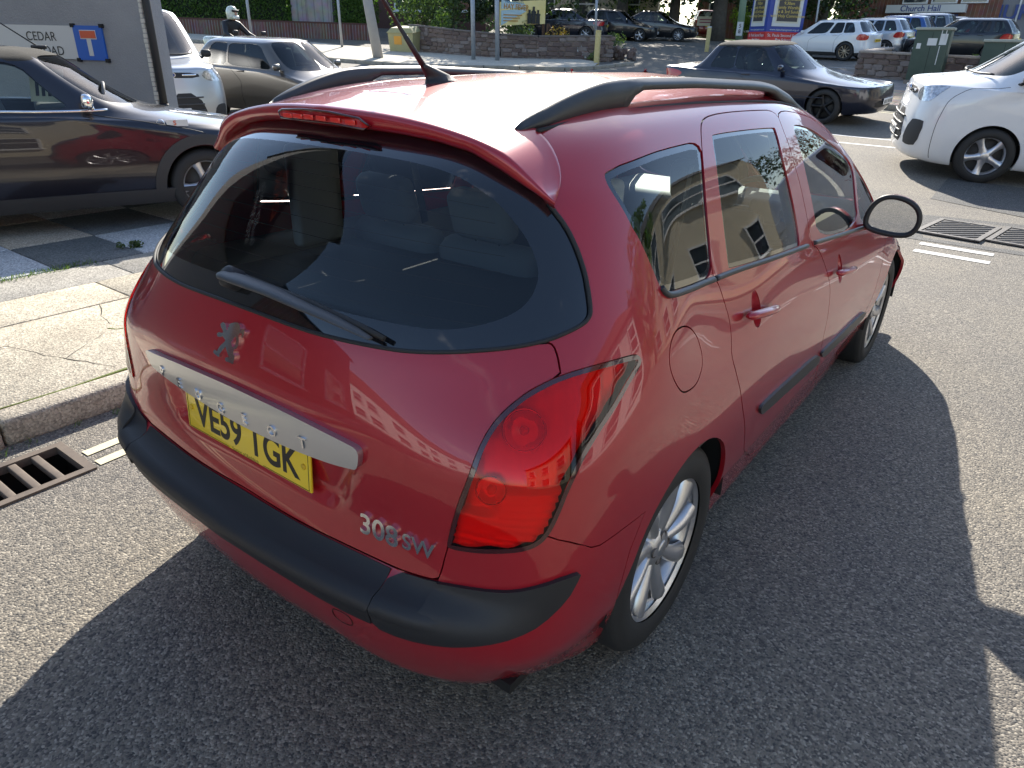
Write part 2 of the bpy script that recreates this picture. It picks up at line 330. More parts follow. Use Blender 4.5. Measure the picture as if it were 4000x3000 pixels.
# ------------------------------------------------------------------ the red estate car: body net (right half, metres) and panel outlines (column, ring)
def col(*p): return [list(q) for q in p]
HERO_NET = [
col((0,-.66,.14),(0,-.765,.25),(0,-.82,.39),(0,-.838,.497),(0,-.760,.56),(0,-.748,.655),(0,-.768,.81),(0,-.722,1.02),(0,-.585,1.22),(0,-.44,1.385),(0,-.27,1.475),(0,0.1,1.517),(0,.6,1.53)),
col((.26,-.65,.14),(.26,-.755,.25),(.26,-.812,.39),(.26,-.829,.497),(.26,-.754,.56),(.26,-.741,.655),(.26,-.757,.81),(.26,-.707,1.015),(.245,-.57,1.215),(.23,-.42,1.378),(.21,-.25,1.468),(.16,0.1,1.514),(.08,.6,1.529)),
col((.49,-.62,.13),(.505,-.725,.24),(.51,-.785,.39),(.515,-.801,.497),(.51,-.730,.56),(.505,-.718,.655),(.50,-.722,.81),(.475,-.662,1.005),(.45,-.52,1.205),(.42,-.38,1.362),(.38,-.21,1.455),(.27,0.1,1.508),(.14,.6,1.528)),
col((.64,-.56,.135),(.665,-.655,.24),(.69,-.73,.39),(.70,-.745,.497),(.655,-.708,.56),(.655,-.695,.655),(.66,-.682,.81),(.625,-.595,.995),(.585,-.45,1.19),(.54,-.315,1.345),(.475,-.165,1.442),(.345,0.12,1.502),(.18,.6,1.526)),
col((.74,-.44,.145),(.775,-.54,.25),(.82,-.62,.39),(.83,-.635,.497),(.827,-.625,.57),(.828,-.61,.655),(.826,-.575,.81),(.775,-.475,.98),(.705,-.335,1.17),(.622,-.215,1.335),(.535,-.10,1.435),(.385,.14,1.498),(.20,.6,1.524)),
col((.80,-.31,.155),(.832,-.38,.26),(.872,-.42,.39),(.884,-.425,.497),(.886,-.41,.57),(.887,-.39,.655),(.882,-.35,.81),(.848,-.28,.965),(.757,-.175,1.16),(.663,-.09,1.33),(.565,-.02,1.435),(.41,.17,1.497),(.21,.6,1.523)),
col((.81,.0,.16),(.84,-.04,.27),(.878,-.07,.39),(.892,-.08,.497),(.895,-.07,.57),(.895,-.05,.655),(.880,0,.80),(.838,.05,.955),(.755,.09,1.155),(.672,.11,1.335),(.58,.13,1.440),(.42,.27,1.499),(.22,.62,1.523)),
col((.81,.6,.17),(.84,.6,.28),(.868,.6,.40),(.878,.6,.50),(.883,.6,.57),(.882,.6,.655),(.870,.6,.79),(.835,.6,.935),(.757,.6,1.15),(.672,.6,1.345),(.585,.6,1.45),(.435,.6,1.503),(.22,.72,1.524)),
col((.81,1.2,.17),(.84,1.2,.28),(.866,1.2,.40),(.876,1.2,.50),(.880,1.2,.565),(.880,1.2,.645),(.868,1.2,.775),(.835,1.2,.91),(.756,1.2,1.135),(.668,1.18,1.345),(.58,1.16,1.447),(.43,1.10,1.503),(.22,1.0,1.524)),
col((.81,1.8,.17),(.84,1.8,.28),(.866,1.8,.40),(.876,1.8,.49),(.880,1.8,.555),(.880,1.8,.63),(.868,1.81,.75),(.832,1.84,.88),(.748,1.83,1.10),(.652,1.72,1.30),(.565,1.56,1.41),(.43,1.38,1.482),(.22,1.22,1.519)),
col((.80,2.5,.18),(.84,2.5,.28),(.880,2.5,.40),(.893,2.5,.49),(.895,2.5,.555),(.888,2.5,.62),(.865,2.50,.73),(.805,2.48,.85),(.70,2.32,1.07),(.605,2.02,1.26),(.53,1.74,1.385),(.41,1.50,1.468),(.21,1.30,1.514)),
col((.76,3.10,.18),(.80,3.14,.28),(.84,3.16,.40),(.85,3.16,.48),(.845,3.14,.545),(.82,3.10,.60),(.77,3.0,.70),(.68,2.80,.84),(.575,2.48,1.06),(.49,2.12,1.26),(.43,1.82,1.39),(.34,1.54,1.472),(.17,1.32,1.514)),
col((.60,3.38,.18),(.62,3.43,.28),(.64,3.45,.40),(.64,3.44,.47),(.62,3.40,.53),(.60,3.33,.59),(.57,3.16,.69),(.52,2.90,.84),(.43,2.56,1.065),(.37,2.17,1.27),(.32,1.86,1.395),(.25,1.56,1.475),(.13,1.33,1.515)),
col((.30,3.50,.18),(.31,3.55,.28),(.32,3.57,.40),(.32,3.56,.46),(.31,3.52,.52),(.30,3.44,.58),(.28,3.24,.69),(.26,2.95,.845),(.22,2.61,1.07),(.19,2.21,1.275),(.16,1.89,1.40),(.12,1.58,1.477),(.06,1.34,1.515)),
col((0,3.53,.18),(0,3.58,.28),(0,3.60,.40),(0,3.59,.46),(0,3.55,.52),(0,3.47,.58),(0,3.26,.69),(0,2.97,.85),(0,2.63,1.07),(0,2.23,1.277),(0,1.90,1.401),(0,1.59,1.478),(0,1.34,1.515)),
]
for _c in HERO_NET: _c.append([0, .97 + (_c[-1][1] - .97) * .75, 1.531])
HS = Surf(HERO_NET)
OL = {
 'glass_bot':[(0.369,7.123),(0.923,7.109),(1.332,7.121),(1.819,7.143),(2.23,7.167),(2.648,7.21),(3.02,7.265),(3.361,7.327),(3.697,7.408),(3.908,7.482),(4.079,7.549)],
 'glass_right':[(4.166,7.605),(4.186,7.672),(4.139,7.831),(4.058,8.063),(3.931,8.277),(3.745,8.495),(3.538,8.653)],
 'glass_top':[(3.538,8.653),(3.223,8.789),(2.629,9.02),(2.03,9.207),(1.537,9.271),(1.064,9.281),(0.586,9.275),(-0.158,9.238)],
 'frit':[(2.432,7.379),(2.825,7.439),(3.168,7.55),(3.376,7.675),(3.461,7.82),(3.477,7.988),(3.391,8.154),(3.216,8.339),(2.986,8.504),(2.703,8.674),(2.349,8.8),(1.843,8.931),(1.49,8.964),(1.095,8.964),(0.692,8.964)],
 'tg_bot':[(0.823,3.939),(1.437,3.931),(2.043,3.918),(2.51,3.987),(2.846,4.08)],
 'tg_panel':[(2.895,4.382),(2.926,4.727)],
 'light':[(4.849,7.232),(4.326,7.204),(3.923,7.123),(3.627,6.977),(3.417,6.797),(3.274,6.61),(3.18,6.358),(3.122,6.073),(3.047,5.77),(2.991,5.439),(2.954,5.129),(2.957,4.977),(3.278,5.047),(3.55,5.135),(3.766,5.202),(3.914,5.285),(4.012,5.412),(4.084,5.675),(4.142,6.005),(4.239,6.296),(4.413,6.545),(4.617,6.768),(4.79,6.982),(4.943,7.107),(4.942,7.181)],
 'tg_seam':[(3.893,7.201),(3.855,7.288),(3.79,7.378),(3.708,7.398)],
 'bump_seam':[(4.036,5.391),(4.26,5.224),(4.565,4.871),(4.699,4.765),(4.983,4.712),(5.338,4.614)],
 'strip_edge':[(-0.392,3.006),(0.441,2.91),(1.128,2.852),(1.734,2.96),(2.008,2.965)],
 'strip_bot':[(4.445,4.296),(4.332,3.634),(4.075,3.078),(3.772,2.897),(3.349,2.715),(2.885,2.509),(2.436,2.404),(1.965,2.427),(1.415,2.456),(1.088,2.492),(0.395,2.534)],
 'panel_bot':[(2.862,4.065),(3.197,4.156),(3.558,4.217),(3.738,4.26),(4.008,4.384),(4.234,4.445),(4.431,4.38)],
 'corner_in':[(2.041,2.971),(2.301,2.866),(2.477,2.97),(2.582,3.164),(2.698,3.51),(2.85,3.995)],
 'quarter':[(4.497,9.118),(4.562,9.163),(5.027,9.274),(5.659,9.341),(6.184,9.352),(6.533,9.34),(6.433,8.84),(6.369,8.404),(6.321,7.993),(6.256,7.555),(6.041,7.594),(5.524,7.664),(5.395,7.689),(5.324,7.752),(5.274,7.875),(5.188,8.092),(5.047,8.389),(4.813,8.674),(4.557,8.942)],
 'rear_window':[(6.704,9.38),(6.735,9.406),(7.009,9.384),(7.627,9.269),(7.646,9.234),(7.59,8.667),(7.635,8.099),(7.629,7.437),(7.571,7.434),(6.493,7.54),(6.479,7.591),(6.529,8.134),(6.591,8.737)],
 'front_window':[(8.003,9.239),(8.08,9.282),(8.39,9.196),(8.664,8.968),(9.044,8.712),(9.414,8.467),(9.103,7.888),(9.012,7.269),(7.984,7.383),(7.992,7.897),(7.96,8.465),(7.96,8.99)],
 'front_vent':[(9.505,8.437),(9.617,8.398),(9.991,7.74),(9.866,7.497),(9.541,7.206),(9.075,7.268),(9.151,7.815)],
 'rear_door':[(6.653,9.708),(6.764,9.846),(6.933,9.888),(7.166,9.87),(7.459,9.81),(7.817,9.743),(7.763,9.105),(7.77,8.627),(7.822,8.197),(7.837,7.695),(7.844,7.326),(7.958,7.283),(8.089,6.87),(8.19,6.156),(8.218,5.574),(8.204,4.313),(8.262,3.01),(8.325,2.285),(8.589,0.927),(8.416,0.526),(7.553,0.533),(7.342,0.747),(7.173,1.101),(6.966,1.709),(6.878,2.119),(6.801,2.972),(6.675,4.47),(6.575,5.34),(6.48,5.811),(6.38,6.311),(6.396,6.591),(6.393,6.924),(6.355,7.192),(6.316,7.447),(6.283,7.492),(6.258,7.544),(6.319,8.082),(6.397,8.658),(6.544,9.329)],
 'front_door':[(7.817,9.743),(8.382,9.584),(9.0,9.383),(9.475,9.008),(9.575,8.57),(9.7,8.284),(9.8,7.887),(9.9,7.583),(9.951,6.682),(9.783,6.078),(9.763,5.491),(9.723,4.784),(9.688,3.282),(9.602,2.461),(9.547,1.818),(9.733,0.907),(8.589,0.927),(8.325,2.285),(8.262,3.01),(8.204,4.313),(8.218,5.574),(8.19,6.156),(8.089,6.87),(7.958,7.283),(7.844,7.326),(7.837,7.695),(7.822,8.197),(7.77,8.627),(7.763,9.105)],
 'flap':[(5.703,7.246),(5.873,7.114),(5.997,6.901),(6.029,6.638),(6.01,6.439),(5.911,6.319),(5.73,6.331),(5.607,6.402),(5.482,6.611),(5.383,6.844),(5.349,7.02),(5.38,7.187),(5.495,7.276)],
 'rub_rear':[(6.937,3.746),(6.935,3.932),(7.001,3.965),(7.498,3.631),(8.139,3.302),(8.273,2.543),(8.219,2.49),(7.553,2.778),(7.026,3.143),(6.972,3.405)],
 'rub_front':[(8.246,3.133),(8.863,2.983),(9.549,2.812),(9.603,2.151),(8.976,2.336),(8.38,2.514),(8.281,2.827)],
 'belt_q':[(5.336,7.741),(5.387,7.665),(5.507,7.615),(5.979,7.56),(6.264,7.515)],
 'belt_r':[(6.28,7.513),(6.905,7.463),(7.747,7.376)],
 'belt_f':[(7.888,7.366),(8.547,7.272),(9.365,7.166)],
 'bar':[(-1.591,6.137),(-1.363,6.169),(-0.841,6.25),(-0.346,6.288),(0.078,6.305),(0.454,6.3),(0.792,6.285),(1.105,6.25),(1.411,6.205),(1.659,6.159),(1.732,6.138),(1.761,6.081),(1.747,5.961),(1.712,5.854),(1.649,5.845),(1.452,5.818),(1.169,5.812),(0.852,5.811),(0.515,5.821),(0.133,5.828),(-0.282,5.867),(-0.75,5.898),(-1.122,5.911),(-1.44,5.92),(-1.505,6.007)],
 'recess':[(-1.353,5.843),(-1.349,5.387),(-1.293,5.016),(-1.086,4.807),(-0.415,4.846),(0.177,4.843),(0.695,4.834),(1.027,4.786),(1.203,4.753),(1.321,4.799),(1.415,5.009),(1.503,5.355),(1.627,5.682),(1.704,5.833),(1.454,5.831),(0.855,5.826),(0.138,5.844),(-0.744,5.915)],
 'letters':[(-1.111,5.993),(-0.739,5.981),(-0.383,5.981),(-0.011,5.954),(0.362,5.964),(0.74,5.97),(1.121,5.981)],
 'lion':[(-0.096,6.882),(-0.066,6.91),(-0.03,6.906),(-0.008,6.878),(0.005,6.843),(0.029,6.858),(0.014,6.876),(0.042,6.887),(0.027,6.905),(0.055,6.932),(0.097,6.952),(0.14,6.962),(0.176,6.947),(0.193,6.913),(0.189,6.879),(0.198,6.893),(0.225,6.917),(0.257,6.915),(0.253,6.876),(0.244,6.83),(0.222,6.829),(0.226,6.857),(0.217,6.874),(0.193,6.861),(0.181,6.833),(0.202,6.785),(0.198,6.729),(0.174,6.695),(0.146,6.681),(0.145,6.637),(0.17,6.623),(0.163,6.565),(0.152,6.528),(0.112,6.533),(0.041,6.527),(0.03,6.558),(0.067,6.58),(0.098,6.584),(0.072,6.604),(0.043,6.64),(0.021,6.677),(-0.012,6.634),(-0.054,6.577),(-0.058,6.542),(-0.092,6.543),(-0.153,6.558),(-0.158,6.579),(-0.132,6.599),(-0.097,6.592),(-0.085,6.624),(-0.058,6.665),(-0.009,6.712),(0.01,6.74),(-0.017,6.754),(-0.036,6.771),(-0.073,6.749),(-0.113,6.743),(-0.131,6.766),(-0.106,6.793),(-0.058,6.798),(-0.036,6.81),(-0.058,6.837),(-0.082,6.852)],
 'lion_hole':[(0.093,6.74),(0.13,6.802),(0.15,6.819),(0.163,6.774),(0.158,6.723),(0.12,6.697)],
 'wiper':[(-0.07,7.353),(0.147,7.353),(0.569,7.342),(0.979,7.303),(1.302,7.273),(1.61,7.226),(1.79,7.188)],
 'badge':[(1.625,4.681),(2.153,4.762),(2.231,4.708),(2.709,4.798)],
 'handle_r':[(6.576,6.824),(7.016,6.681)],
 'handle_f':[(8.279,6.479),(8.716,6.31)],
 'cup_r':[(6.778,6.804)],
 'cup_f':[(8.45,6.467)],
 'tow':[(1.505,2.265),(1.738,2.27),(1.718,1.871),(1.477,1.843)],
 'sp_seam':[(-1.015,10.382),(-0.118,10.306),(0.475,10.285),(1.051,10.224),(1.68,10.104),(2.156,10.008),(2.559,9.991),(2.965,9.939),(3.34,9.635),(3.547,9.332),(3.621,9.09),(3.608,8.9),(3.538,8.718)],
 'sp_trail':[[-0.0014,-0.4156,1.4625],[0.1042,-0.4078,1.4597],[0.2434,-0.3896,1.4507],[0.3705,-0.37,1.4321],[0.453,-0.3597,1.4135],[0.5133,-0.3526,1.3907],[0.5539,-0.3431,1.3613],[0.5967,-0.3307,1.3285],[0.6282,-0.3241,1.3084]],
}
car = thing('estate_car', 'dark red estate car with black roof rails parked at the kerb, seen from behind', 'car')
GAP = .0022
def both(f):
    for sgn in (1, -1): f(sgn)
def sd(loop, sgn): return loop if sgn > 0 else mir(loop)
# --- loops
front_door = chaikin([(7.817, 9.743), (8.382, 9.66), (9.0, 9.52), (9.475, 9.22), (9.75, 8.75), (9.98, 8.2), (10.12, 7.65), (10.08, 7.05), (9.951, 6.682), (9.783, 6.078), (9.763, 5.491), (9.723, 4.784), (9.688, 3.282), (9.602, 2.461), (9.56, 1.818), (9.62, .927), (8.589, .927)] + OL['front_door'][17:])
rear_door = chaikin(OL['rear_door'])
quarter = chaikin(OL['quarter']); rear_win = chaikin(OL['rear_window']); front_win = chaikin(OL['front_window']); vent = chaikin(OL['front_vent'][:3] + [(9.93, 7.45)] + OL['front_vent'][4:])
flap = chaikin(OL['flap']); light = chaikin(OL['light'])
glass_half = [(0, 7.125)] + OL['glass_bot'] + OL['glass_right'] + [(3.3, 8.86), (2.66, 9.12), (2.04, 9.31), (1.0, 9.38), (0, 9.36)]
glass = chaikin(sym(glass_half)[1:], 2)
frit = chaikin(sym([(0, 7.36), (1.0, 7.36), (1.9, 7.37)] + OL['frit'] + [(0, 8.96)])[1:], 2)
tail_half = [(0, 4.0), (.4, 3.97)] + OL['tg_bot'] + OL['tg_panel'] + [(2.957, 4.977)] + OL['light'][2:11][::-1] + [(3.893, 7.2)] + OL['tg_seam'][1:] + OL['glass_bot'][::-1][3:] + [(0, 7.125)]
tail = chaikin(sym(tail_half)[1:], 1)
bump_half = [(0, 0), (2.5, 0), (5.28, 0), (5.24, 1.2), (5.2, 2.4), (5.24, 3.6), (5.338, 4.614), (4.983, 4.712), (4.699, 4.765), (4.565, 4.871), (4.26, 5.224)] + OL['light'][11:21][::-1][0:0] + [(4.012, 5.40)] + OL['light'][12:16][::-1] + [(2.957, 4.977)] + OL['tg_panel'][::-1] + OL['tg_bot'][::-1] + [(.4, 3.97), (0, 4.0)]
bumper = np.array(sym(bump_half)[1:])
def arch(S, y, z, r, n=40): return [(y + r * math.cos(a), z + r * math.sin(a)) for a in np.linspace(-.55, PI + .55, n)]
def arch_uv(S, y, z, r, umin, umax):
    a = S.side(arch(S, y, z, r), umin, umax); return [(u, max(v, -.6)) for u, v in a]
arch_r = arch_uv(HS, 0.0, .315, .35, 4.2, 8.0); arch_f = arch_uv(HS, 2.708, .315, .352, 8.6, 11.8)
def close_low(a): return [(a[0][0], -.9)] + a + [(a[-1][0], -.9)]
arch_r = close_low(arch_r); arch_f = close_low(arch_f)
wscreen = chaikin(sym([(14, 7.2)[::1]] + [(13, 7.2), (12, 7.22), (11.3, 7.3), (10.75, 7.5), (10.55, 8.2), (10.45, 9.0), (10.4, 9.6), (10.6, 10.05), (11.2, 10.2), (12, 10.2), (13, 10.2), (14, 10.2)]), 2)
wscreen_R = [(13.999, 7.2), (13, 7.2), (12, 7.22), (11.3, 7.3), (10.75, 7.5), (10.55, 8.2), (10.45, 9.0), (10.4, 9.6), (10.6, 10.05), (11.2, 10.2), (12, 10.2), (13, 10.2), (13.999, 10.2)]
bonnet_R = [(13.999, 5.4), (13, 5.4), (12, 5.5), (11.4, 5.9), (10.9, 6.2), (10.5, 6.6), (10.7, 6.9), (11.3, 7.15), (12, 7.05), (13, 7.0), (13.999, 7.0)]
head_R = [(11.9, 4.3), (12.3, 4.4), (12.3, 5.1), (11.6, 5.5), (11.0, 5.75), (10.6, 5.9), (10.9, 5.2), (11.3, 4.6)]
fgrille_R = [(13.999, 1.3), (13, 1.3), (12.2, 1.5), (12.1, 2.6), (13, 3.2), (13.999, 3.3)]
# --- shell: everything that no panel covers, both sides
R_holes = [rear_door, front_door, quarter, light, arch_r, arch_f]
dom = [(-13.999, 0), (13.999, 0), (13.999, 13), (-13.999, 13)]
holes = []
for h in R_holes: holes += [np.array(h), np.array(mir(h))]
holes += [np.array(flap), glass, tail, bumper]
for h in (wscreen_R, head_R): holes += [chaikin(h, 2), np.array(mir(chaikin(h, 2)))]
def out_(h, d=GAP):
    h = np.array(h); return offset(HS, h, -d)
shell = fill(HS, dom, [out_(h) if i not in (8, 9, 10, 11) else h for i, h in enumerate(holes)], .033, flange=.014)
part('body_shell', shell, car, M_red)
tail_disp_loop = HS.XY(chaikin(OL['recess'], 2))
def recess_disp(uv):
    xy = HS.XY(uv); ins = inside(xy, tail_disp_loop); d = np.full(len(xy), 9.)
    P = tail_disp_loop; Q = np.roll(P, -1, 0)
    for a, b in zip(P, Q):
        ab = b - a; t = np.clip(((xy - a) @ ab) / max(ab @ ab, 1e-12), 0, 1); d = np.minimum(d, np.linalg.norm(xy - a - t[:, None] * ab, axis=1))
    k = np.clip(d / .022, 0, 1); k = k * k * (3 - 2 * k); return np.where(ins, -.021 * k, 0.)
tg = part('tailgate', fill(HS, offset(HS, tail, GAP), (), .017, flange=.016, disp=recess_disp), car, M_red)
part('rear_bumper', fill(HS, offset(HS, bumper, GAP * .5), (), .026, flange=.012), car, M_red)
def cup_loop(u, v, a=.036, b=.060):
    du, dv, n = HS.frame([u], [v]); P0 = HS([u], [v])[0]; out = []
    for t in np.linspace(0, 2 * PI, 28, endpoint=False):
        d = np.array([0, a * math.cos(t), b * math.sin(t)]); d = d - n[0] * (d @ n[0]); E = du[0] @ du[0]; F = du[0] @ dv[0]; G = dv[0] @ dv[0]; x, y = d @ du[0], d @ dv[0]; D = E * G - F * F
        out.append((u + (x * G - y * F) / D, v + (y * E - x * F) / D))
    return np.array(out)
CUPS = [cup_loop(*OL['cup_r'][0]), cup_loop(*OL['cup_f'][0])]
both(lambda s: part('rear_door', fill(HS, offset(HS, sd(rear_door, s), GAP), [offset(HS, sd(rear_win, s), -.001), np.array(sd(CUPS[0].tolist(), s))], .026, flange=.014), car, M_red))
doors_f = []
def fd(s): doors_f.append(part('front_door', fill(HS, offset(HS, sd(front_door, s), GAP), [offset(HS, sd(front_win, s), -.001), offset(HS, sd(vent, s), -.001), np.array(sd(CUPS[1].tolist(), s))], .026, flange=.014), car, M_red))
both(fd)
part('fuel_flap', fill(HS, offset(HS, flap, .002), (), .02, flange=.01), car, M_red)
# --- glass: clear centre with a black border that the rubber and the printed edge make
def pane(name, loop, border, parent, m=M_glass, off=-.004, step=.035, inner=None):
    a = np.array(loop); b = offset(HS, a, border) if inner is None else np.array(inner); bx = HS.XY(b)
    return part(name, fill(HS, a, (), step, off=off, cut=[b], mats=lambda uv: (~inside(HS.XY(uv), bx)).astype(int)), parent, [m, M_glassblack])
rg = pane('rear_window', offset(HS, glass, .001), 0, car, inner=frit, off=-.003)
both(lambda s: pane('quarter_window', sd(quarter, s), .016, car)); both(lambda s: pane('rear_door_window', sd(rear_win, s), .012, car)); both(lambda s: pane('front_door_window', sd(front_win, s), .012, car)); both(lambda s: pane('vent_window', sd(vent, s), .012, car))
ws = chaikin(wscreen_R, 2); wb = np.concatenate([ws, np.array(mir(ws))[::-1]])
both(lambda s: pane('windscreen', sd(ws, s), .03, car))
both(lambda s: part('headlight', fill(HS, sd(chaikin(head_R, 2), s), (), .05, off=.002), car, M_lens_clear))
both(lambda s: part('front_grille', fill(HS, sd(fgrille_R, s), (), .06, off=.004), car, M_blackplastic))
# rubber round the rear glass
def bead(name, uv, r, m, parent, lift=0., closed=True, n=6, flat=1.0):
    uv = np.array(uv); uv[:, 1] = np.clip(uv[:, 1], 0, HS.nr - 1); P = HS(uv[:, 0], uv[:, 1]); d, e, N = HS.frame(uv[:, 0], uv[:, 1]); P = P + N * lift
    if closed: P = np.concatenate([P, P[:1]])
    mb = MB(); mb.tube([Vector(p) for p in P], r, n=n, cap=not closed, flat=flat); return obj(name, mb, parent, m)
lowglass = [p for p in glass.tolist() if p[1] < 8.75]; k0 = max(range(len(lowglass)), key=lambda i: (lowglass[i][1] if lowglass[i][0] < 0 else -9))
ordg = sorted([p for p in lowglass if p[0] >= 0], key=lambda p: math.atan2(p[1] - 8.0, p[0]))
ordg = mir(ordg[::-1]) + ordg
bead('window_seal', ordg, .005, M_rubber, rg, closed=False)
# heating wires
hw = MB()
for i in range(9):
    v = 7.48 + i * .16; uv = np.array([(u, v) for u in np.linspace(-3.0 + max(0, v - 8.2), 3.0 - max(0, v - 8.2), 40)]); P = HS(uv[:, 0], uv[:, 1]); _, _, N = HS.frame(uv[:, 0], uv[:, 1]); hw.tube([Vector(p) for p in P - N * .006], .0006, n=4, cap=False)
obj('heater_wires', hw, rg, mat('wire', (.05, .03, .025), .6))
# --- bumper pads
pad_half = [(0, 3.93), (1.0, 3.9), (2.012, 3.86), (2.012, 3.4), (2.007, 2.965), (1.992, 2.43)] + OL['strip_bot'][8:] + [(0, 2.5)]
def pad_edge(uv): return (.015 * np.exp(-((uv[:, 1] - 3.0) / .22) ** 2) - .006 * np.exp(-((uv[:, 1] - 3.55) / .25) ** 2)) * np.clip((3.0 - np.abs(uv[:, 0])) / .5, 0, 1)
part('bumper_pad', fill(HS, sym(pad_half)[1:], (), .018, off=.006, flange=.012, disp=pad_edge), car, M_blackplastic)
corner = [(2.024, 3.86), (2.019, 2.965), (2.004, 2.43)] + OL['strip_bot'][:7][::-1][0:] + OL['panel_bot'][::-1]
def crn(s):
    p = part('bumper_corner', fill(HS, sd(chaikin(corner, 1), s), (), .018, off=.006, flange=.012, disp=pad_edge), car, M_blackplastic)
    rim = OL['corner_in'] + OL['panel_bot'] + OL['strip_bot'][:7] + [(2.03, 2.45)]
    part('corner_rim', fill(HS, sd(chaikin(rim, 1), s), (), .022, off=.011, flange=.012), p, M_blackplastic)
both(crn)
bead('tow_cover', chaikin(OL['tow'], 2), .0016, mat('seam_dark', (.05, .004, .006), .5), car, lift=.0002)
# --- handle bar, lettering, badges on the tailgate
bar = part('tailgate_bar', fill(HS, chaikin(OL['bar'], 2), (), .02, off=.017, flange=.035), tg, M_satin)
def on(u, v, lift): P = HS([u], [v])[0]; a, b, n = HS.frame([u], [v]); return Vector(P) + Vector(n[0]) * lift, Vector(a[0]).normalized(), Vector(n[0])
for ch, (u, v) in zip('PEUGEOT', OL['letters']):
    p, x, n = on(u, v, .018); y = n.cross(x); text('chrome_letter', ch, bar, M_chrome, p, x, y, .037, .039, lift=0)
def plaque(name, uv, lift, depth, parent, m, hole=None):      # thick flat emblem following the surface
    me = fill(HS, uv, [hole] if hole else (), .02, off=lift, flange=depth); return part(name, me, parent, m)
plaque('lion_emblem', OL['lion'], .007, .008, tg, M_chrome, OL['lion_hole'])
for key, (u, v), s in (('308', (1.84, 4.76), .072), ('SW', (2.50, 4.78), .054)):
    p, x, n = on(u, v, .003); y = n.cross(x); text('model_letters', key, tg, M_chrome, p, x, y, s * 1.05, s, lift=0)
# number plate
pl = MB(); pl.rbox((0, 0, 0), (.52, .006, .111), .002); plo = obj('number_plate', pl, car, M_yellow, loc=(.008, -.741, .705), rot=(math.radians(-4), 0, 0))
fr = MB()
for zz in (-.0515, .0515):
    for a, b in ((-.252, .252),) if zz > 0 else ((-.252, -.07), (.075, .252)): fr.box(((a + b) / 2, -.0033, zz), (b - a, .0008, .0013))
for xx in (-.252, .252): fr.box((xx, -.0033, 0), (.0013, .0008, .103))
obj('plate_border', fr, plo, M_ink)
text('plate_letters', 'plate', plo, M_ink, (0, -.0032, .001), (1, 0, 0), (0, 0, 1), .098, .112, lift=0)
text('maker_line', 'plate_small', plo, M_ink, (0, -.0032, -.0505), (1, 0, 0), (0, 0, 1), .0145, lift=0)
for sx in (-.236, .236):
    sc = MB(); sc.lathe([(.0, -.0068), (.005, -.0066), (.0075, -.005), (.0075, -.003)], 14, axis='y', c=(sx, 0, .008)); obj('plate_screw', sc, plo, mat('screw_cap', (.62, .38, .02), .45))
# --- tail lights: ribbed reflector housing behind a red lens
def red_refl(): return mat('lamp_reflector', (.95, .72, .68), .3, .1)
def lamp(s):
    L = sd(light, s); lt = part('tail_light', fill(HS, offset(HS, L, .002), (), .02, off=.004, flange=.012), car, M_lens_red)
    loopb = offset(HS, L, -.001); part('lamp_surround', fill(HS, L, [offset(HS, L, .010)], .02, off=.0045), lt, mat('lamp_edge', (.05, .004, .006), .12, coat=1.))
    def dd(uv):
        z = HS(uv[:, 0], uv[:, 1])[:, 2]; au = np.abs(uv[:, 0]); low = z < .80
        d = np.full(len(uv), -.030); rib = .0055 * np.sin(z * 2 * PI / .0165); d = np.where(low & (au > 3.42), -.012 + rib, d)
        d = np.where((z < .705) & (au <= 3.42), -.012 + rib, d); d = np.where((z >= .705) & (z < .745) & (au <= 3.42), -.010, d)
        up = ~low & (z > .0); d = np.where((z >= .745) & ((au <= 3.42) | ~low), -.026 - .0022 * np.sin(au * 34 + z * 30), d); return d
    part('reflector_housing', fill(HS, offset(HS, L, .006), (), .0085, disp=dd), lt, red_refl())
    for (u, v, r) in ((3.62, 6.62, .042), (3.36, 5.95, .030)):
        p, x, n = on(u * s, v, -.016); mb = MB(); zq = Vector((0, 0, 1)).rotation_difference(n)
        mb.lathe([(.0001, -.020), (r * .35, -.018), (r * .7, -.010), (r * .93, .004), (r, .010), (r * 1.06, .0105), (r * 1.08, .004)], 28); b = obj('bulb_reflector', mb, lt, mat('bulb_chrome', (.95, .75, .7), .05, 1.0)); b.location = p; b.rotation_mode = 'QUATERNION'; b.rotation_quaternion = zq
        mb = MB(); mb.lathe([(.0001, .012), (.007, .010), (.010, .002), (.009, -.008), (.006, -.018)], 16); b2 = obj('bulb', mb, lt, mat('bulb_glass', (.95, .55, .35), .1)); b2.location = p; b2.rotation_mode = 'QUATERNION'; b2.rotation_quaternion = zq
    bk = MB(); P = HS([3.35 * s, 3.35 * s, 4.0 * s, 4.6 * s, 4.6 * s, 4.0 * s], [5.0, 7.0, 5.2, 6.7, 7.2, 7.2]);
    part('lamp_back', fill(HS, offset(HS, L, -.004), (), .05, off=-.042), lt, mat('lamp_inside', (.45, .10, .09), .5))
both(lamp)
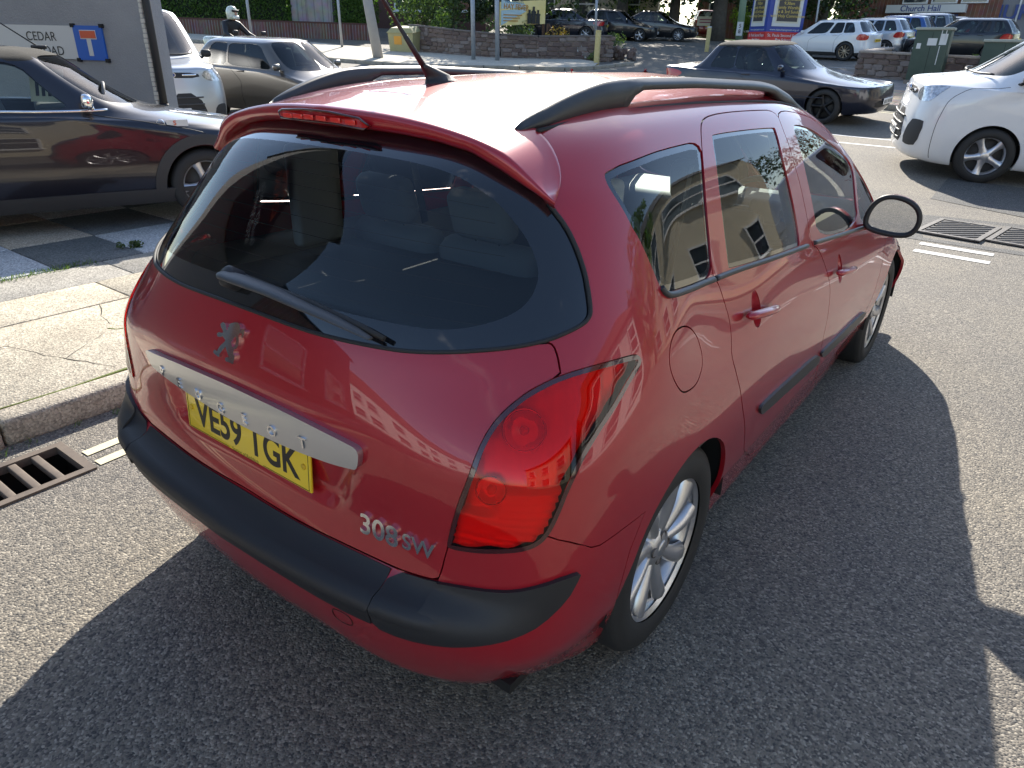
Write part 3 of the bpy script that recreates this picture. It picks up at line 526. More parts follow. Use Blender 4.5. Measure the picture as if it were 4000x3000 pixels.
# --- trims, flap, strips
both(lambda s: part('rub_strip', fill(HS, sd(chaikin(OL['rub_rear'], 2), s), (), .03, off=.010, flange=.012), car, M_trim))
both(lambda s: part('rub_strip', fill(HS, sd(chaikin(OL['rub_front'], 2), s), (), .03, off=.010, flange=.012), car, M_trim))
def belts(s):
    for nm in ('belt_q', 'belt_r', 'belt_f'): bead('belt_trim', sd(chaikin(OL[nm], 2, False).tolist(), s), .010, M_trim, car, lift=.001, closed=False, flat=.8)
both(belts)
def handle(s, ends, cupc):
    a, xa, na = on(ends[0][0] * s, ends[0][1], .0); b, xb, nb = on(ends[1][0] * s, ends[1][1], .0); n = (na + nb).normalized(); mb = MB(); d = b - a; up = n.cross(d).normalized()
    pts = []; rad = []
    for t in np.linspace(-.04, 1.04, 13):
        lift = .012 + .020 * math.sin(PI * min(1, max(0, .12 + t * .8))) ; pts.append(a + d * t + n * lift); rad.append(.017 if .05 < t < .9 else .013)
    rad[0] = .006; rad[-1] = .006
    mb.tube(pts, rad, n=12, flat=.75); h = obj('door_handle', mb, car, M_red)
    L = sd(cupc.tolist(), s); xy = HS.XY(np.array(L)); cen = xy.mean(0)
    part('handle_cup', fill(HS, L, (), .009, disp=lambda uv: -.020 * np.clip(1 - (np.linalg.norm((HS.XY(uv) - cen) / (np.ptp(xy, axis=0) / 2), axis=1)) ** 2.4, 0, 1) - .001), h, M_red)
both(lambda s: handle(s, OL['handle_r'], CUPS[0])); both(lambda s: handle(s, OL['handle_f'], CUPS[1]))
# --- spoiler
M_ = chaikin(np.array([(0, 10.31)] + OL['sp_seam'][2:]), 2, False); Mp = HS(M_[:, 0], M_[:, 1]); _, _, Mn = HS.frame(M_[:, 0], M_[:, 1])
Tp = np.array(OL['sp_trail']); Tp[0, 0] = 0; sT = np.concatenate([[0], np.cumsum(np.linalg.norm(np.diff(Tp, axis=0), axis=1))]); sT /= sT[-1]
sM = np.concatenate([[0], np.cumsum(np.linalg.norm(np.diff(Mp, axis=0), axis=1))]); sM /= sM[-1]
ns = 40; ss = np.linspace(0, 1, ns)
# seam parameter: the first part of the trailing edge faces the roof seam, the last part the side seam
gM = np.interp(ss, [0, .72, 1], [0, .60, 1]); Mi = np.stack([np.interp(gM, sM, Mp[:, k]) for k in range(3)], 1); Mni = np.stack([np.interp(gM, sM, Mn[:, k]) for k in range(3)], 1)
MT = nat_spline(sT, Tp); Ti = []
for x in ss:
    i = min(max(np.searchsorted(sT, x) - 1, 0), len(sT) - 2); h = sT[i + 1] - sT[i]; a = (sT[i + 1] - x) / h; b = (x - sT[i]) / h; Ti.append(a * Tp[i] + b * Tp[i + 1] + ((a ** 3 - a) * MT[i] + (b ** 3 - b) * MT[i + 1]) * h * h / 6)
Ti = np.array(Ti); gb_ = np.array([(0, 9.24), (.586, 9.275), (1.064, 9.281), (1.537, 9.271), (2.03, 9.207), (2.629, 9.02), (3.223, 8.789), (3.538, 8.653)]); Gp = HS(gb_[:, 0], gb_[:, 1]); _, _, Gn = HS.frame(gb_[:, 0], gb_[:, 1])
sG = np.concatenate([[0], np.cumsum(np.linalg.norm(np.diff(Gp, axis=0), axis=1))]); sG /= sG[-1]; Gi = np.stack([np.interp(ss, sG, Gp[:, k]) for k in range(3)], 1) + np.stack([np.interp(ss, sG, Gn[:, k]) for k in range(3)], 1) * .012
rows = []; RN = 14
for i in range(ns):
    A, B, G_ = Mi[i], Ti[i], Gi[i]; prof = []
    L = np.linalg.norm(B - A); n = Mni[i]; d = B - A; t0 = d - n * (d @ n); t0 = t0 / max(np.linalg.norm(t0), 1e-9) * L * .55; t1 = d * 1.0 + np.array([0, 0, .03]) * L
    for t in np.linspace(0, 1, RN):
        p = (2 * t ** 3 - 3 * t ** 2 + 1) * A + (t ** 3 - 2 * t ** 2 + t) * t0 + (-2 * t ** 3 + 3 * t ** 2) * B + (t ** 3 - t ** 2) * t1; p = p + n * .003 * (1 if t > 0 else -1); prof.append(p)
    f = G_ - B; out = np.array([0, -.010, 0.0]) * min(1, np.linalg.norm(f) / .04)
    for t in (.10, .25, .5, .75, 1.0): prof.append(B + f * t + out * math.sin(PI * min(1, t * 1.0)) ** .5 * (1 if t < 1 else 0))
    prof.append(G_ + (A - G_) * .25 - n * .02); rows.append(prof)
rows = np.array(rows); sp = MB(); full = np.concatenate([rows[::-1][:-1] * [-1, 1, 1], rows]); nr_, npf = full.shape[:2]
sp.add(full.reshape(-1, 3), [(i * npf + j, (i + 1) * npf + j, (i + 1) * npf + j + 1, i * npf + j + 1) for i in range(nr_ - 1) for j in range(npf - 1)], 0, True)
spo = obj('spoiler', sp, car, M_red)
bm_ = bmesh.new(); bm_.from_mesh(spo.data)
bm_.normal_update(); spo.data.update(); bm_.free()
# high brake light in the spoiler face
bl = [(-.159, -.425, 1.442), (-.141, -.425, 1.449), (-.052, -.425, 1.455), (.0, -.425, 1.456), (.052, -.425, 1.455), (.141, -.425, 1.447), (.170, -.425, 1.432), (.153, -.425, 1.424), (.064, -.425, 1.430), (0, -.425, 1.431), (-.064, -.425, 1.430), (-.150, -.425, 1.430)]
def yface(x): return float(np.interp(abs(x), Ti[:, 0], .5 * (Ti[:, 1] + Gi[:, 1]))) - .0125
brk = MB(); n = len(bl); brk.add([(p[0], yface(p[0]) - .005, p[2]) for p in bl] + [(p[0], yface(p[0]) + .004, p[2]) for p in bl], [tuple(range(n))] + [(i, i + n, (i + 1) % n + n, (i + 1) % n) for i in range(n)])
bo = obj('brake_light', brk, spo, mat('brake_lens', (.42, .006, .006), .08, coat=1.))
for i in range(6):
    x = -.115 + i * .046; q = MB(); q.rbox((x, yface(x) - .0065, 1.4405 - abs(x) * .03), (.034, .004, .011), .0015); obj('lamp_segment', q, bo, mat('brake_segment', (.75, .03, .02), .25, coat=1.))
frm = MB(); frm.tube([Vector((p[0], yface(p[0]) - .004, p[2])) for p in bl + bl[:1]], .003, n=6, cap=False); obj('lamp_frame', frm, bo, mat('lamp_edge', (.05, .004, .006), .12, coat=1.))
# --- roof rails
def rail(s):
    ys = np.concatenate([np.linspace(-.235, .2, 22), np.linspace(.24, 1.06, 22), np.linspace(1.1, 1.60, 18)]); rows = []
    for y in ys:
        xb = np.interp(y, [-.235, .1, .6, 1.0, 1.6], [.452, .485, .512, .535, .545])
        zb = np.interp(y, [-.235, -.1, .08, .25, .54, 1.0, 1.21, 1.4, 1.6], [1.440, 1.455, 1.472, 1.478, 1.481, 1.472, 1.461, 1.442, 1.405])
        if y < .25: top = .062 * math.sin(PI / 2 * min(1, max(0, (y + .235) / .40))) ** .75
        elif y < 1.06: top = .062 - .012 * (y - .25)
        else: top = max(0, .053 * (1 - ((y - 1.06) / .54) ** 1.6))
        gapf = min(1, max(0, (y - .155) / .06)) * min(1, max(0, (1.30 - y) / .12)); bot = -.012 + gapf * (top - .030 + .012) if top > .03 else -.012
        w = .021 * min(1, .35 + (y + .235) / .12); zt, zl = zb + top, zb + bot; h = zt - zl
        rows.append([(xb - w, zl), (xb - w * .98, zl + h * .55), (xb - w * .75, zt - .008), (xb - w * .3, zt - .001), (xb + w * .3, zt - .001), (xb + w * .8, zt - .010), (xb + w * 1.12, zl + h * .55), (xb + w * 1.25, zl)])
    mb = MB(); k = len(rows); m = 8; vs = [(p[0] * s, y, p[1]) for y, r in zip(ys, rows) for p in r]
    fs = [(i * m + j, i * m + (j + 1) % m, (i + 1) * m + (j + 1) % m, (i + 1) * m + j) for i in range(k - 1) for j in range(m)]
    if s < 0: fs = [f[::-1] for f in fs]
    fs = [f[::-1] for f in fs]; mb.add(vs, fs, 0, True); mb.f += [tuple(range(m)), tuple((k - 1) * m + j for j in range(m))[::-1]]; mb.m += [0, 0]; mb.smooth += [False, False]
    r_ = obj('roof_rail', mb, car, M_trim)
    md = MB(); md.tube([(np.interp(y, [-.2, .1, .6, 1.0, 1.6], [.488, .518, .548, .570, .572]) * s, y, np.interp(y, [-.235, -.1, .08, .25, .54, 1.0, 1.21, 1.4, 1.6], [1.440, 1.455, 1.472, 1.478, 1.481, 1.472, 1.461, 1.442, 1.405]) - .012) for y in np.linspace(-.2, 1.6, 30)], .006, n=6); obj('roof_gutter', md, r_, M_rubber)
both(rail)
# --- aerial
ae = MB()
def sect(z, a, b, y): return [(a * math.cos(t) * .5, y + b * math.sin(t) * .5, z) for t in np.linspace(0, 2 * PI, 20, endpoint=False)]
lev = [(1.500, .060, .120, .02), (1.516, .060, .120, .02), (1.5165, .054, .112, .018), (1.530, .046, .092, .002), (1.545, .030, .056, -.028), (1.556, .020, .030, -.050)]
vs = [p for l in lev for p in sect(*l)]; ae.add(vs, [(i * 20 + j, i * 20 + (j + 1) % 20, (i + 1) * 20 + (j + 1) % 20, (i + 1) * 20 + j) for i in range(len(lev) - 1) for j in range(20)] + [tuple(100 + j for j in range(20))], 0, True)
aeo = obj('aerial', ae, car, M_blackplastic)
rd = MB(); p0 = Vector((0, -.048, 1.548)); dr = Vector((0, -.1886 + .048, 1.7008 - 1.548)).normalized(); pts = [p0 + dr * t for t in (0, .05, .10, .1001, .17, .172, .20, .22, .26, .30, .40)]
rd.tube(pts, [.0085, .0075, .0065, .0058, .0048, .0055, .0055, .0035, .0030, .0028, .0022], n=10); obj('aerial_rod', rd, aeo, M_blackplastic)
# --- rear wiper
wp = [on(u, v, .034)[0] for u, v in OL['wiper']]; wn = on(.6, 7.3, 0)[2]; wr = [.022, .0245, .022, .019, .016, .012, .007]
wi = MB(); P2 = []; R2 = []
for i in range(len(wp) - 1):
    for t in np.linspace(0, 1, 5, endpoint=False): P2.append(wp[i].lerp(wp[i + 1], t)); R2.append(wr[i] + (wr[i + 1] - wr[i]) * t)
P2.append(wp[-1]); R2.append(wr[-1]); P2 = [P2[0] - (P2[1] - P2[0]).normalized() * .018] + P2; R2 = [.012] + R2
wi.tube(P2, R2, n=14, flat=.42); wo = obj('rear_wiper', wi, car, mat('wiper_plastic', (.055, .058, .062), .5, bump=(500, .2, .001)))
bd = MB(); up = wn.cross((wp[-1] - wp[0]).normalized()).normalized(); bd.tube([p + up * .012 * (1 if up.z > 0 else -1) - wn * .012 for p in (wp[1], wp[3], wp[5], wp[6] + (wp[6] - wp[5]).normalized() * .02)], [.006, .008, .007, .006], n=8); obj('wiper_blade', bd, wo, M_rubber)
pv = MB(); pv.lathe([(.026, -.035), (.026, .0), (.02, .006), (.001, .008)], 20); pvo = obj('wiper_pivot', pv, wo, M_blackplastic); q0, qx, qn = on(-.07, 7.353, .03); pvo.location = q0; pvo.rotation_mode = 'QUATERNION'; pvo.rotation_quaternion = Vector((0, 0, 1)).rotation_difference(qn)
# --- door mirrors
def mirror_(s):
    c = Vector((.938, 1.93, .985)); mb = MB(); prof = [(-.105, -.035), (-.098, .022), (-.072, .066), (-.030, .086), (.03, .080), (.082, .052), (.104, .010), (.102, -.035), (.080, -.068), (.03, -.078), (-.05, -.070), (-.090, -.058)]
    prof = [tuple(p) for p in chaikin(prof, 2)]; lv = [(0, 1.0), (.02, 1.06), (.06, 1.04), (.10, .86), (.13, .55), (.142, .15)]; n = len(prof)
    vs = [(x * k * s, y, z * k) for y, k in lv for x, z in prof]; fs = [(i * n + j, i * n + (j + 1) % n, (i + 1) * n + (j + 1) % n, (i + 1) * n + j) for i in range(len(lv) - 1) for j in range(n)] + [tuple((len(lv) - 1) * n + j for j in range(n))]
    if s < 0: fs = [f[::-1] for f in fs]
    mb.add(vs, fs, 0, True); h = obj('door_mirror', mb, car, M_red, loc=(c.x * s, c.y - .05, c.z)); h.rotation_euler = (0, 0, .10 * s)
    r_ = MB(); k = .98; ring = [(x * s, -.004, z) for x, z in prof]; r_.tube([Vector(p) for p in ring + ring[:1]], .011, n=8, cap=False); obj('mirror_rim', r_, h, M_blackplastic)
    g = MB(); f = [tuple(range(n))[::-1]] if s > 0 else [tuple(range(n))]; g.add([(x * .96 * s, .001, z * .96) for x, z in prof], f); go = obj('mirror_glass', g, h, M_mirror)
    a_ = MB(); a_.tube([Vector((-.06 * s, .06, -.055)), Vector((-.10 * s, .10, -.072)), Vector((-.16 * s, .17, -.085))], [.03, .026, .03], n=10, flat=.7); obj('mirror_arm', a_, h, M_red)
both(mirror_)
ind = MB(); ind.rbox((0, 0, 0), (.012, .085, .03), .008); io = obj('side_indicator', ind, car, M_lens_clear); p, x, n = on(9.93, 6.62, .002); io.location = p; io.rotation_euler = (0, 0, -.06)
# --- wheels
def rim_mesh(R=.2195, spokes=9, depth=.0, mats_n=1, style='twist'):
    mb = MB(); mb.lathe([(R, .012), (R + .004, .006), (R + .003, -.002), (R - .012, -.008), (R - .018, -.05), (R - .03, -.12)], 64, 0, 'x'); mb.lathe([(R - .012, .002), (R, .012)], 64, 0, 'x')
    mb.lathe([(.0005, .002), (.030, .002), (.045, -.002), (.062, -.012), (.070, -.03)], 40, 0, 'x')
    for k in range(spokes):
        a0 = 2 * PI * k / spokes
        rows = []
        for t in np.linspace(0, 1, 9):
            r = .055 + (R - .010 - .055) * t; tw = (.12 * t * t if style == 'twist' else 0); w = .020 + .004 * t + (.012 * t * t if style == 'twist' else .01 * t); x = -.010 + .016 * math.sin(PI * t * .55)
            ca, sa = math.cos(a0 + tw), math.sin(a0 + tw); tg_ = (-sa, ca)
            cs = [(-w, x - .020), (-w * .8, x - .003), (-.3 * w, x + .004), (.35 * w, x + .002), (w * .85, x - .008), (w, x - .022)]
            rows.append([(px, r * ca + o * tg_[0], r * sa + o * tg_[1]) for o, px in cs])
        m = 6; mb.add([p for r_ in rows for p in r_], [(i * m + j, i * m + j + 1, (i + 1) * m + j + 1, (i + 1) * m + j) for i in range(8) for j in range(m - 1)], 0, True)
    return mb
def tyre_mesh(R=.315, r=.218, w=.205):
    mb = MB(); h = w / 2; mb.lathe([(r, -h * .9), (r + .02, -h * .98), (r + .05, -h), (R - .03, -h * .95), (R - .008, -h * .82), (R, -h * .66), (R, h * .66), (R - .008, h * .82), (R - .018, h * .90), (R - .022, h * .905), (R - .03, h * .95), (R - .034, h * .965), (r + .055, h), (r + .022, h * .985), (r + .016, h * .96), (r + .004, h * .93), (r, h * .9)], 72, 0, 'x'); return mb
hub_m = rim_mesh(); me_rim = hub_m.mesh('rim'); tm = tyre_mesh(); me_tyre = tm.mesh('tyre')
bk_ = MB(); bk_.lathe([(.0005, -.05), (.145, -.05), (.15, -.065)], 40, 0, 'x'); me_disc = bk_.mesh('disc')
nut = MB()
for k in range(4): a = PI / 4 + k * PI / 2; nut.lathe([(.0005, -.006), (.011, -.006), (.013, -.001), (.016, .001), (.017, -.004)], 12, 0, 'x', c=(0, .040 * math.cos(a), .040 * math.sin(a)))
me_nut = nut.mesh('nuts')
capm = MB(); capm.lathe([(.0005, .0065), (.020, .006), (.025, .003), (.026, .0)], 24, 0, 'x'); me_cap = capm.mesh('cap')
first = True
for s in (1, -1):
    for y in (0.0, 2.708):
        ty = part('tyre', me_tyre, car, M_rubber if first else None, loc=(.765 * s, y, .313)); 
        if s < 0: ty.rotation_euler = (0, 0, PI)
        rm = part('rim', me_rim, ty, M_alloy if first else None, loc=(.074, 0, 0)); rm.rotation_euler = (random.uniform(0, 2), 0, 0)
        part('brake_disc', me_disc, ty, mat('disc_steel', (.16, .15, .14), .45, .8) if first else None, loc=(.07, 0, 0)); part('wheel_nuts', me_nut, rm, mat('nut_dark', (.10, .09, .085), .5, .5) if first else None); part('hub_cap', me_cap, rm, M_satin if first else None); first = False
for s in (1, -1):
    for y in (0., 2.708):
        wl = MB()
        vs = []; n = 24
        for xx in (.56, .868):
            for a in np.linspace(-.02, PI + .02, n): vs.append((xx * s, y + .372 * math.cos(a), .315 + .372 * math.sin(a)))
        wl.add(vs, [(i, i + 1, n + i + 1, n + i) for i in range(n - 1)], 0, True); wl.add([(.56 * s, y - .37, 0.2), (.56 * s, y + .37, .2), (.56 * s, y + .37, .72), (.56 * s, y - .37, .72)], [(0, 1, 2, 3)])
        obj('wheel_arch_liner', wl, car, M_black)
fl = MB(); fl.box((0, 1.4, .22), (1.5, 4.0, .03)); fl.box((0, -.40, .30), (1.2, .5, .03)); obj('underside', fl, car, M_black)
# --- inside
it = MB(); it.box((0, .9, .34), (1.40, 3.1, .02)); it.box((0, -.13, .56), (1.24, .80, .03)); obj('cabin_floor', it, car, mat('carpet', (.05, .05, .05), .95))
def seat(name, x, y, w, back_h, lean, base_z=.44):
    s_ = obj(name, MB().rbox((0, .24, base_z), (w, .50, .16), .06), car, M_cloth, loc=(x, y, 0)); b = MB(); b.rbox((0, 0, back_h / 2), (w, .13, back_h), .055, rx=0); bo_ = obj('backrest', b, s_, M_cloth, loc=(0, .02, base_z + .04)); bo_.rotation_euler = (lean, 0, 0)
    h = MB(); h.rbox((0, 0, 0), (min(w * .6, .27), .09, .17), .04); h.tube([(-.05, 0, -.06), (-.05, 0, -.16)], .006, 1); h.tube([(.05, 0, -.06), (.05, 0, -.16)], .006, 1); ho = obj('headrest', h, s_, [M_cloth, M_chrome], loc=(0, .02 - math.sin(-lean) * 0 + math.sin(lean) * -(back_h + .10), base_z + .04 + math.cos(lean) * (back_h + .10))); ho.rotation_euler = (lean, 0, 0)
for x in (-.44, 0, .44): seat('rear_seat', x, .38, .42, .56, .30)
for x in (-.37, .37): seat('front_seat', x, 1.28, .48, .60, .28)
ds = MB(); ds.rbox((0, 2.32, .80), (1.44, .62, .26), .11); ds.rbox((.37, 2.08, .92), (.42, .26, .10), .05); ds.rbox((0, 1.95, .60), (.26, .5, .4), .05); obj('dashboard', ds, car, M_dash)
sw = MB(); a_ = [Vector((.37 + .185 * math.cos(t), 1.92 - .185 * math.sin(t) * .42, .92 + .185 * math.sin(t) * .9)) for t in np.linspace(0, 2 * PI, 33)]; sw.tube(a_, .015, n=8, cap=False); sw.rbox((.37, 1.93, .92), (.16, .05, .12), .03); sw.box((.37, 1.925, .92), (.36, .02, .03)); obj('steering_wheel', sw, car, M_dash)
for s in (1, -1):
    dl = MB(); dl.rbox((.79 * s, 1.0, .72), (.06, 2.6, .42), .03); dl.rbox((.70 * s, .02, .74), (.20, .86, .50), .08); dl.tube([(.775 * s, 1.17, .90), (.60 * s, 1.15, 1.36)], .035, n=8)
    obj('door_lining', dl, car, mat('inner_trim', (.16, .16, .155), .7))
par = MB(); par.rbox((0, .05, .93), (1.30, .80, .02), .009); obj('load_cover', par, car, mat('cover_cloth', (.035, .036, .04), .9))
hl = MB(); hv = [(x, y, z) for x, y, z in [(-.50, -.15, 1.40), (.50, -.15, 1.40), (.55, 1.1, 1.43), (-.55, 1.1, 1.43), (-.5, 1.7, 1.36), (.5, 1.7, 1.36)]]; hl.add(hv, [(0, 1, 2, 3), (3, 2, 5, 4)]); obj('headlining', hl, car, M_lining)
for s in (1, -1):
    cp = MB(); cp.rbox((.555 * s, -.02, 1.14), (.05, .20, .34), .02); obj('pillar_lining', cp, car, M_lining)
    cp = MB(); cp.tube([(.585 * s, .46, 1.30), (.54 * s, .50, .96)], .020, 0, flat=.2); obj('seat_belt', cp, car, M_trim)
# ------------------------------------------------------------------ the other vehicles
def lerp(a, b, t): return a + (b - a) * t
def car_net(d):
    L, W, H = d['L'], d['W'], d['H']; hw = W / 2; yr, yf = -L / 2, L / 2; ra, fa = d['ra'], d['fa']; zs = d.get('zs', .19); zb = d.get('zb', .46); zw = d.get('zw', .68)
    br, bf = d['belt_r'], d['belt_f']; wr = d['wr'] * hw; rn, fn = d.get('rn', 1.), d.get('fn', 1.)
    px = [0, .52, .84, .965, 1, 1, 1, 1, 1, .965, .85, .52, 0]
    py = [yr, yr + .03 * rn, yr + .15 * rn, yr + .45 * rn, ra, lerp(ra, fa, .27), lerp(ra, fa, .5), lerp(ra, fa, .74), fa, yf - .48 * fn, yf - .20 * fn, yf - .045 * fn, yf]
    ytb, ywb, yrr, yrf = d['ytb'], d['ywb'], d['yrr'], d['yrf']; net = []
    for c in range(13):
        e = 1. if c <= 3 else (-1. if c >= 9 else 0.); mid = min(1, max(0, (c - 3) / 6)); endf = 1. if c >= 9 else (0. if c <= 3 else mid)
        x, y = px[c] * hw, py[c]; belt = lerp(br, bf, mid); t = px[c]
        r0 = (x * .90, y + e * .10, zs if 3 <= c <= 9 else zs + .02); r1 = (x * .965, y + e * .025, zs + .13); r2 = (x, y, zb); r3 = (x * .992, y + e * d.get('lean', .03), zw)
        if c <= 2: x5, y5, z5 = px[c] * hw * .90, ytb + (.0, .02, .07)[c], d['ztb']
        elif c >= 10: x5, y5, z5 = px[c] * hw * .88, ywb - (.20, .05, .0)[c - 10], d['hood_c']
        else: x5, y5, z5 = hw * d.get('wbelt', .90), lerp(ytb + .14, ywb - .42, (c - 3) / 6), belt
        if c == 3: x5 *= .985
        if c == 9: x5 *= .97; z5 = lerp(belt, d['hood_c'], .35)
        if c <= 2: x4, y4, z4 = x * .95, yr + .05 + (.0, .02, .10)[c], d['deck']
        elif c >= 10: x4, y4, z4 = x * .90, yf - (.38, .20, .15)[c - 10] * d.get('nose', 1.), d['hood_n']
        else:
            z4 = z5 - .07; x4 = hw * .965; y4 = lerp(y, y5, .55)
            if c == 3: z4 = lerp(z4, d['deck'], .5); y4 = lerp(y, y5, .3); x4 *= .97
            if c == 9: z4 = lerp(z4, d['hood_n'], .5); y4 = lerp(y, y5, .35); x4 *= .96
            if c == 8: z4 = lerp(z4, d['hood_n'], .18)
        zt = H - .075
        if c <= 2: x6, y6 = px[c] * wr * .93, yrr + (.0, .015, .06)[c]
        elif c >= 10: x6, y6 = px[c] * wr * .93, yrf - (.16, .04, .0)[c - 10]
        else: x6, y6 = wr, lerp(yrr + .10, yrf - .26, (c - 3) / 6)
        if c in (3, 9): x6 *= .97
        z6 = zt if 3 <= c <= 9 else zt + .02
        ym = (yrr + yrf) / 2; x7, y7, z7 = x6 * .62, lerp(y6, ym, .22), H - .016; x8, y8, z8 = 0, lerp(y6, ym, .5), H
        net.append([r0, r1, r2, r3, (x4, y4, z4), (x5, y5, z5), (x6, y6, z6), (x7, y7, z7), (x8, y8, z8)])
    return net
def rect(u0, u1, v0, v1, ch=.18): return chaikin([(u0, v0), ((u0 + u1) / 2, v0), (u1, v0), (u1, (v0 + v1) / 2), (u1, v1), ((u0 + u1) / 2, v1), (u0, v1), (u0, (v0 + v1) / 2)], 2)
WHEELS = {}
def wheel_meshes(style):
    if style not in WHEELS:
        mb = MB(); R = .70
        mb.lathe([(R, .30), (R + .02, .27), (R - .05, .24), (R - .08, .0), (R - .1, -.25)], 40, 0, 'x'); n, w = {'five': (5, .13), 'multi': (10, .055), 'six': (6, .10), 'seven': (7, .09), 'star': (5, .15)}[style]
        mb.lathe([(.001, .27), (.10, .27), (.16, .25), (.2, .2)], 24, 0, 'x')
        for k in range(n):
            a = 2 * PI * k / n; rows = []
            for t in (0, .35, .7, 1.0):
                r = .13 + (R - .03 - .13) * t; ww = w * (1.15 - .45 * math.sin(PI * t)); x = .255 + .03 * t; ca, sa = math.cos(a), math.sin(a)
                rows.append([(x - .10, r * ca + ww * sa, r * sa - ww * ca), (x, r * ca + ww * .7 * sa, r * sa - ww * .7 * ca), (x, r * ca - ww * .7 * sa, r * sa + ww * .7 * ca), (x - .10, r * ca - ww * sa, r * sa + ww * ca)])
            mb.add([p for r_ in rows for p in r_], [(i * 4 + j, i * 4 + j + 1, (i + 1) * 4 + j + 1, (i + 1) * 4 + j) for i in range(3) for j in range(3)], 0, True)
        WHEELS[style] = mb.mesh('rim')
    return WHEELS[style]
_t = MB(); _t.lathe([(.66, -.30), (.78, -.33), (.92, -.31), (1, -.22), (1, .22), (.965, .27), (.92, .31), (.78, .335), (.70, .32), (.68, .24), (.66, .0)], 48, 0, 'x'); ME_TYRE = _t.mesh('tyre'); ME_TYRE.materials.append(M_rubber)
_t = MB(); _t.lathe([(.001, .05), (.66, .05), (.68, -.05)], 32, 0, 'x'); ME_DISC = _t.mesh('disc'); ME_DISC.materials.append(mat('drum', (.03, .03, .03), .6))
def build_car(name, label, cat, d, loc, yaw, body, group=None, detail=2, step=.075):
    """one vehicle: shell, glass, lamps, wheels, plates, mirrors; local y points forwards"""
    S = Surf(car_net(d)); root = thing(name, label, cat, loc, yaw, group); L, W = d['L'], d['W']; yr, yf = -L / 2, L / 2; R = d.get('R', .315)
    gl = M_glass_dark if d.get('dark') else (M_glass if d.get('clear') else glass_mat('grey_glass', (.42, .50, .50), 1.7))
    arches = [close_low(arch_uv(S, y, R, R * 1.12, 2.6, 10.6)) for y in (d['ra'], d['fa'])]
    sides = [rect(a, b, 5.0 + d.get('g0', .07), 6 - .13) for a, b in d['side']]; half_ws = [(11.999, 5.06), (11, 5.07), (10.2, 5.1), (9.75, 5.18), (9.62, 5.5), (9.62, 5.86), (10.2, 5.93), (11, 5.95), (11.999, 5.95)]
    rw = d.get('rw', (0, 2.25, 5.1, 5.86)); half_rw = [(.001, rw[2]), (rw[1] * .6, rw[2]), (rw[1], rw[2] + .06), (rw[1] - .08, rw[3]), (rw[1] * .5, rw[3] + .03), (.001, rw[3] + .03)] if rw else None
    hd = [np.array(p, float) for p in d['head']]; tl = [np.array(p, float) for p in d['tail']]
    holes = []
    for h in arches + sides: holes += [np.array(h), np.array(mir(h))]
    ws = chaikin(half_ws, 2); holes += [ws, np.array(mir(ws))]
    if half_rw: r_ = chaikin(half_rw, 2); holes += [r_, np.array(mir(r_))]
    e = S.nc - 1.001; dom = [(-e, 0), (e, 0), (e, S.nr - 1), (-e, S.nr - 1)]
    roofm = d.get('roof'); low = d.get('low')
    def mm(uv):
        m = np.zeros(len(uv), int)
        if roofm: m[uv[:, 1] > 5.9] = 1
        if low: m[(uv[:, 1] < low[0])] = 2
        return m
    part('body_shell', fill(S, dom, holes, step, mats=mm, flange=.03), root, [body, roofm or body, low[1] if low else body])
    for h in sides:
        for s in (1, -1): part('side_window', fill(S, sd(h, s), (), .12, off=-.006), root, gl)
    for s in (1, -1): part('windscreen', fill(S, sd(ws, s), (), .12, off=-.004), root, d.get('wsm', gl))
    if half_rw:
        for s in (1, -1): part('rear_window', fill(S, sd(r_, s), (), .12, off=-.004), root, gl)
    lampm = mat('lamp_white', (.34, .36, .39), .10, .5, coat=1., var=(26, .25, (.75, .76, .78))); tailm = mat('lamp_red', (.42, .006, .008), .12, coat=1.)
    for lst, nm, m in ((hd, 'headlight', lampm), (tl, 'tail_light', tailm)):
        for h in lst:
            for s in (1, -1): part(nm, fill(S, sd(chaikin(h, 2), s), (), .04, off=.004, flange=.012), root, m)
    for h in d.get('grille', []):
        a = chaikin([p for p in h], 1); b = np.concatenate([a, np.array(mir(a))[::-1]]) if min(abs(p[0]) for p in h) > 11.9 else None
        for s in (1, -1): part('grille', fill(S, sd(a, s), (), .05, off=.003, flange=.01), root, M_blackplastic)
    rim = wheel_meshes(d.get('rim', 'five')); rimm = d.get('rimm', M_alloy)
    for s in (1, -1):
        for y in (d['ra'], d['fa']):
            w = part('tyre', ME_TYRE, root, loc=((W / 2 - .115) * s, y, R)); w.scale = (R, R, R); w.rotation_euler = (0, 0, 0 if s > 0 else PI)
            k = part('rim', rim, w); k.rotation_euler = (random.uniform(0, 1), 0, 0)
            if not k.data.materials: k.data.materials.append(rimm)
            k.material_slots[0].link = 'OBJECT'; k.material_slots[0].material = rimm
            part('brake_drum', ME_DISC, w)
    ub = MB(); ub.box((0, 0, .24), (W * .80, L * .88, .06)); 
    for y in (d['ra'], d['fa']): ub.box((0, y, .45), (W * .78, R * 2.2, .42))
    obj('underside', ub, root, M_black)
    if detail >= 1:
        it = MB(); y0, y1 = d['ytb'] + .25, d['ywb'] - .55; zb_ = lerp(d['belt_r'], d['belt_f'], .5)
        it.box((0, (y0 + y1) / 2, zb_ - .32), (W * .80, y1 - y0 + .5, .08)); it.rbox((0, d['ywb'] - .62, zb_ - .06), (W * .78, .45, .14), .05)
        obj('cabin_floor', it, root, M_dash)
        for x in (-.36, .36):
            q = MB(); q.rbox((x, lerp(y0, y1, .58), zb_ + .0), (.46, .14, .62), .06, rx=.25); q.rbox((x, lerp(y0, y1, .58) - .10, zb_ + .40), (.25, .09, .16), .04); obj('seat', q, root, M_cloth)
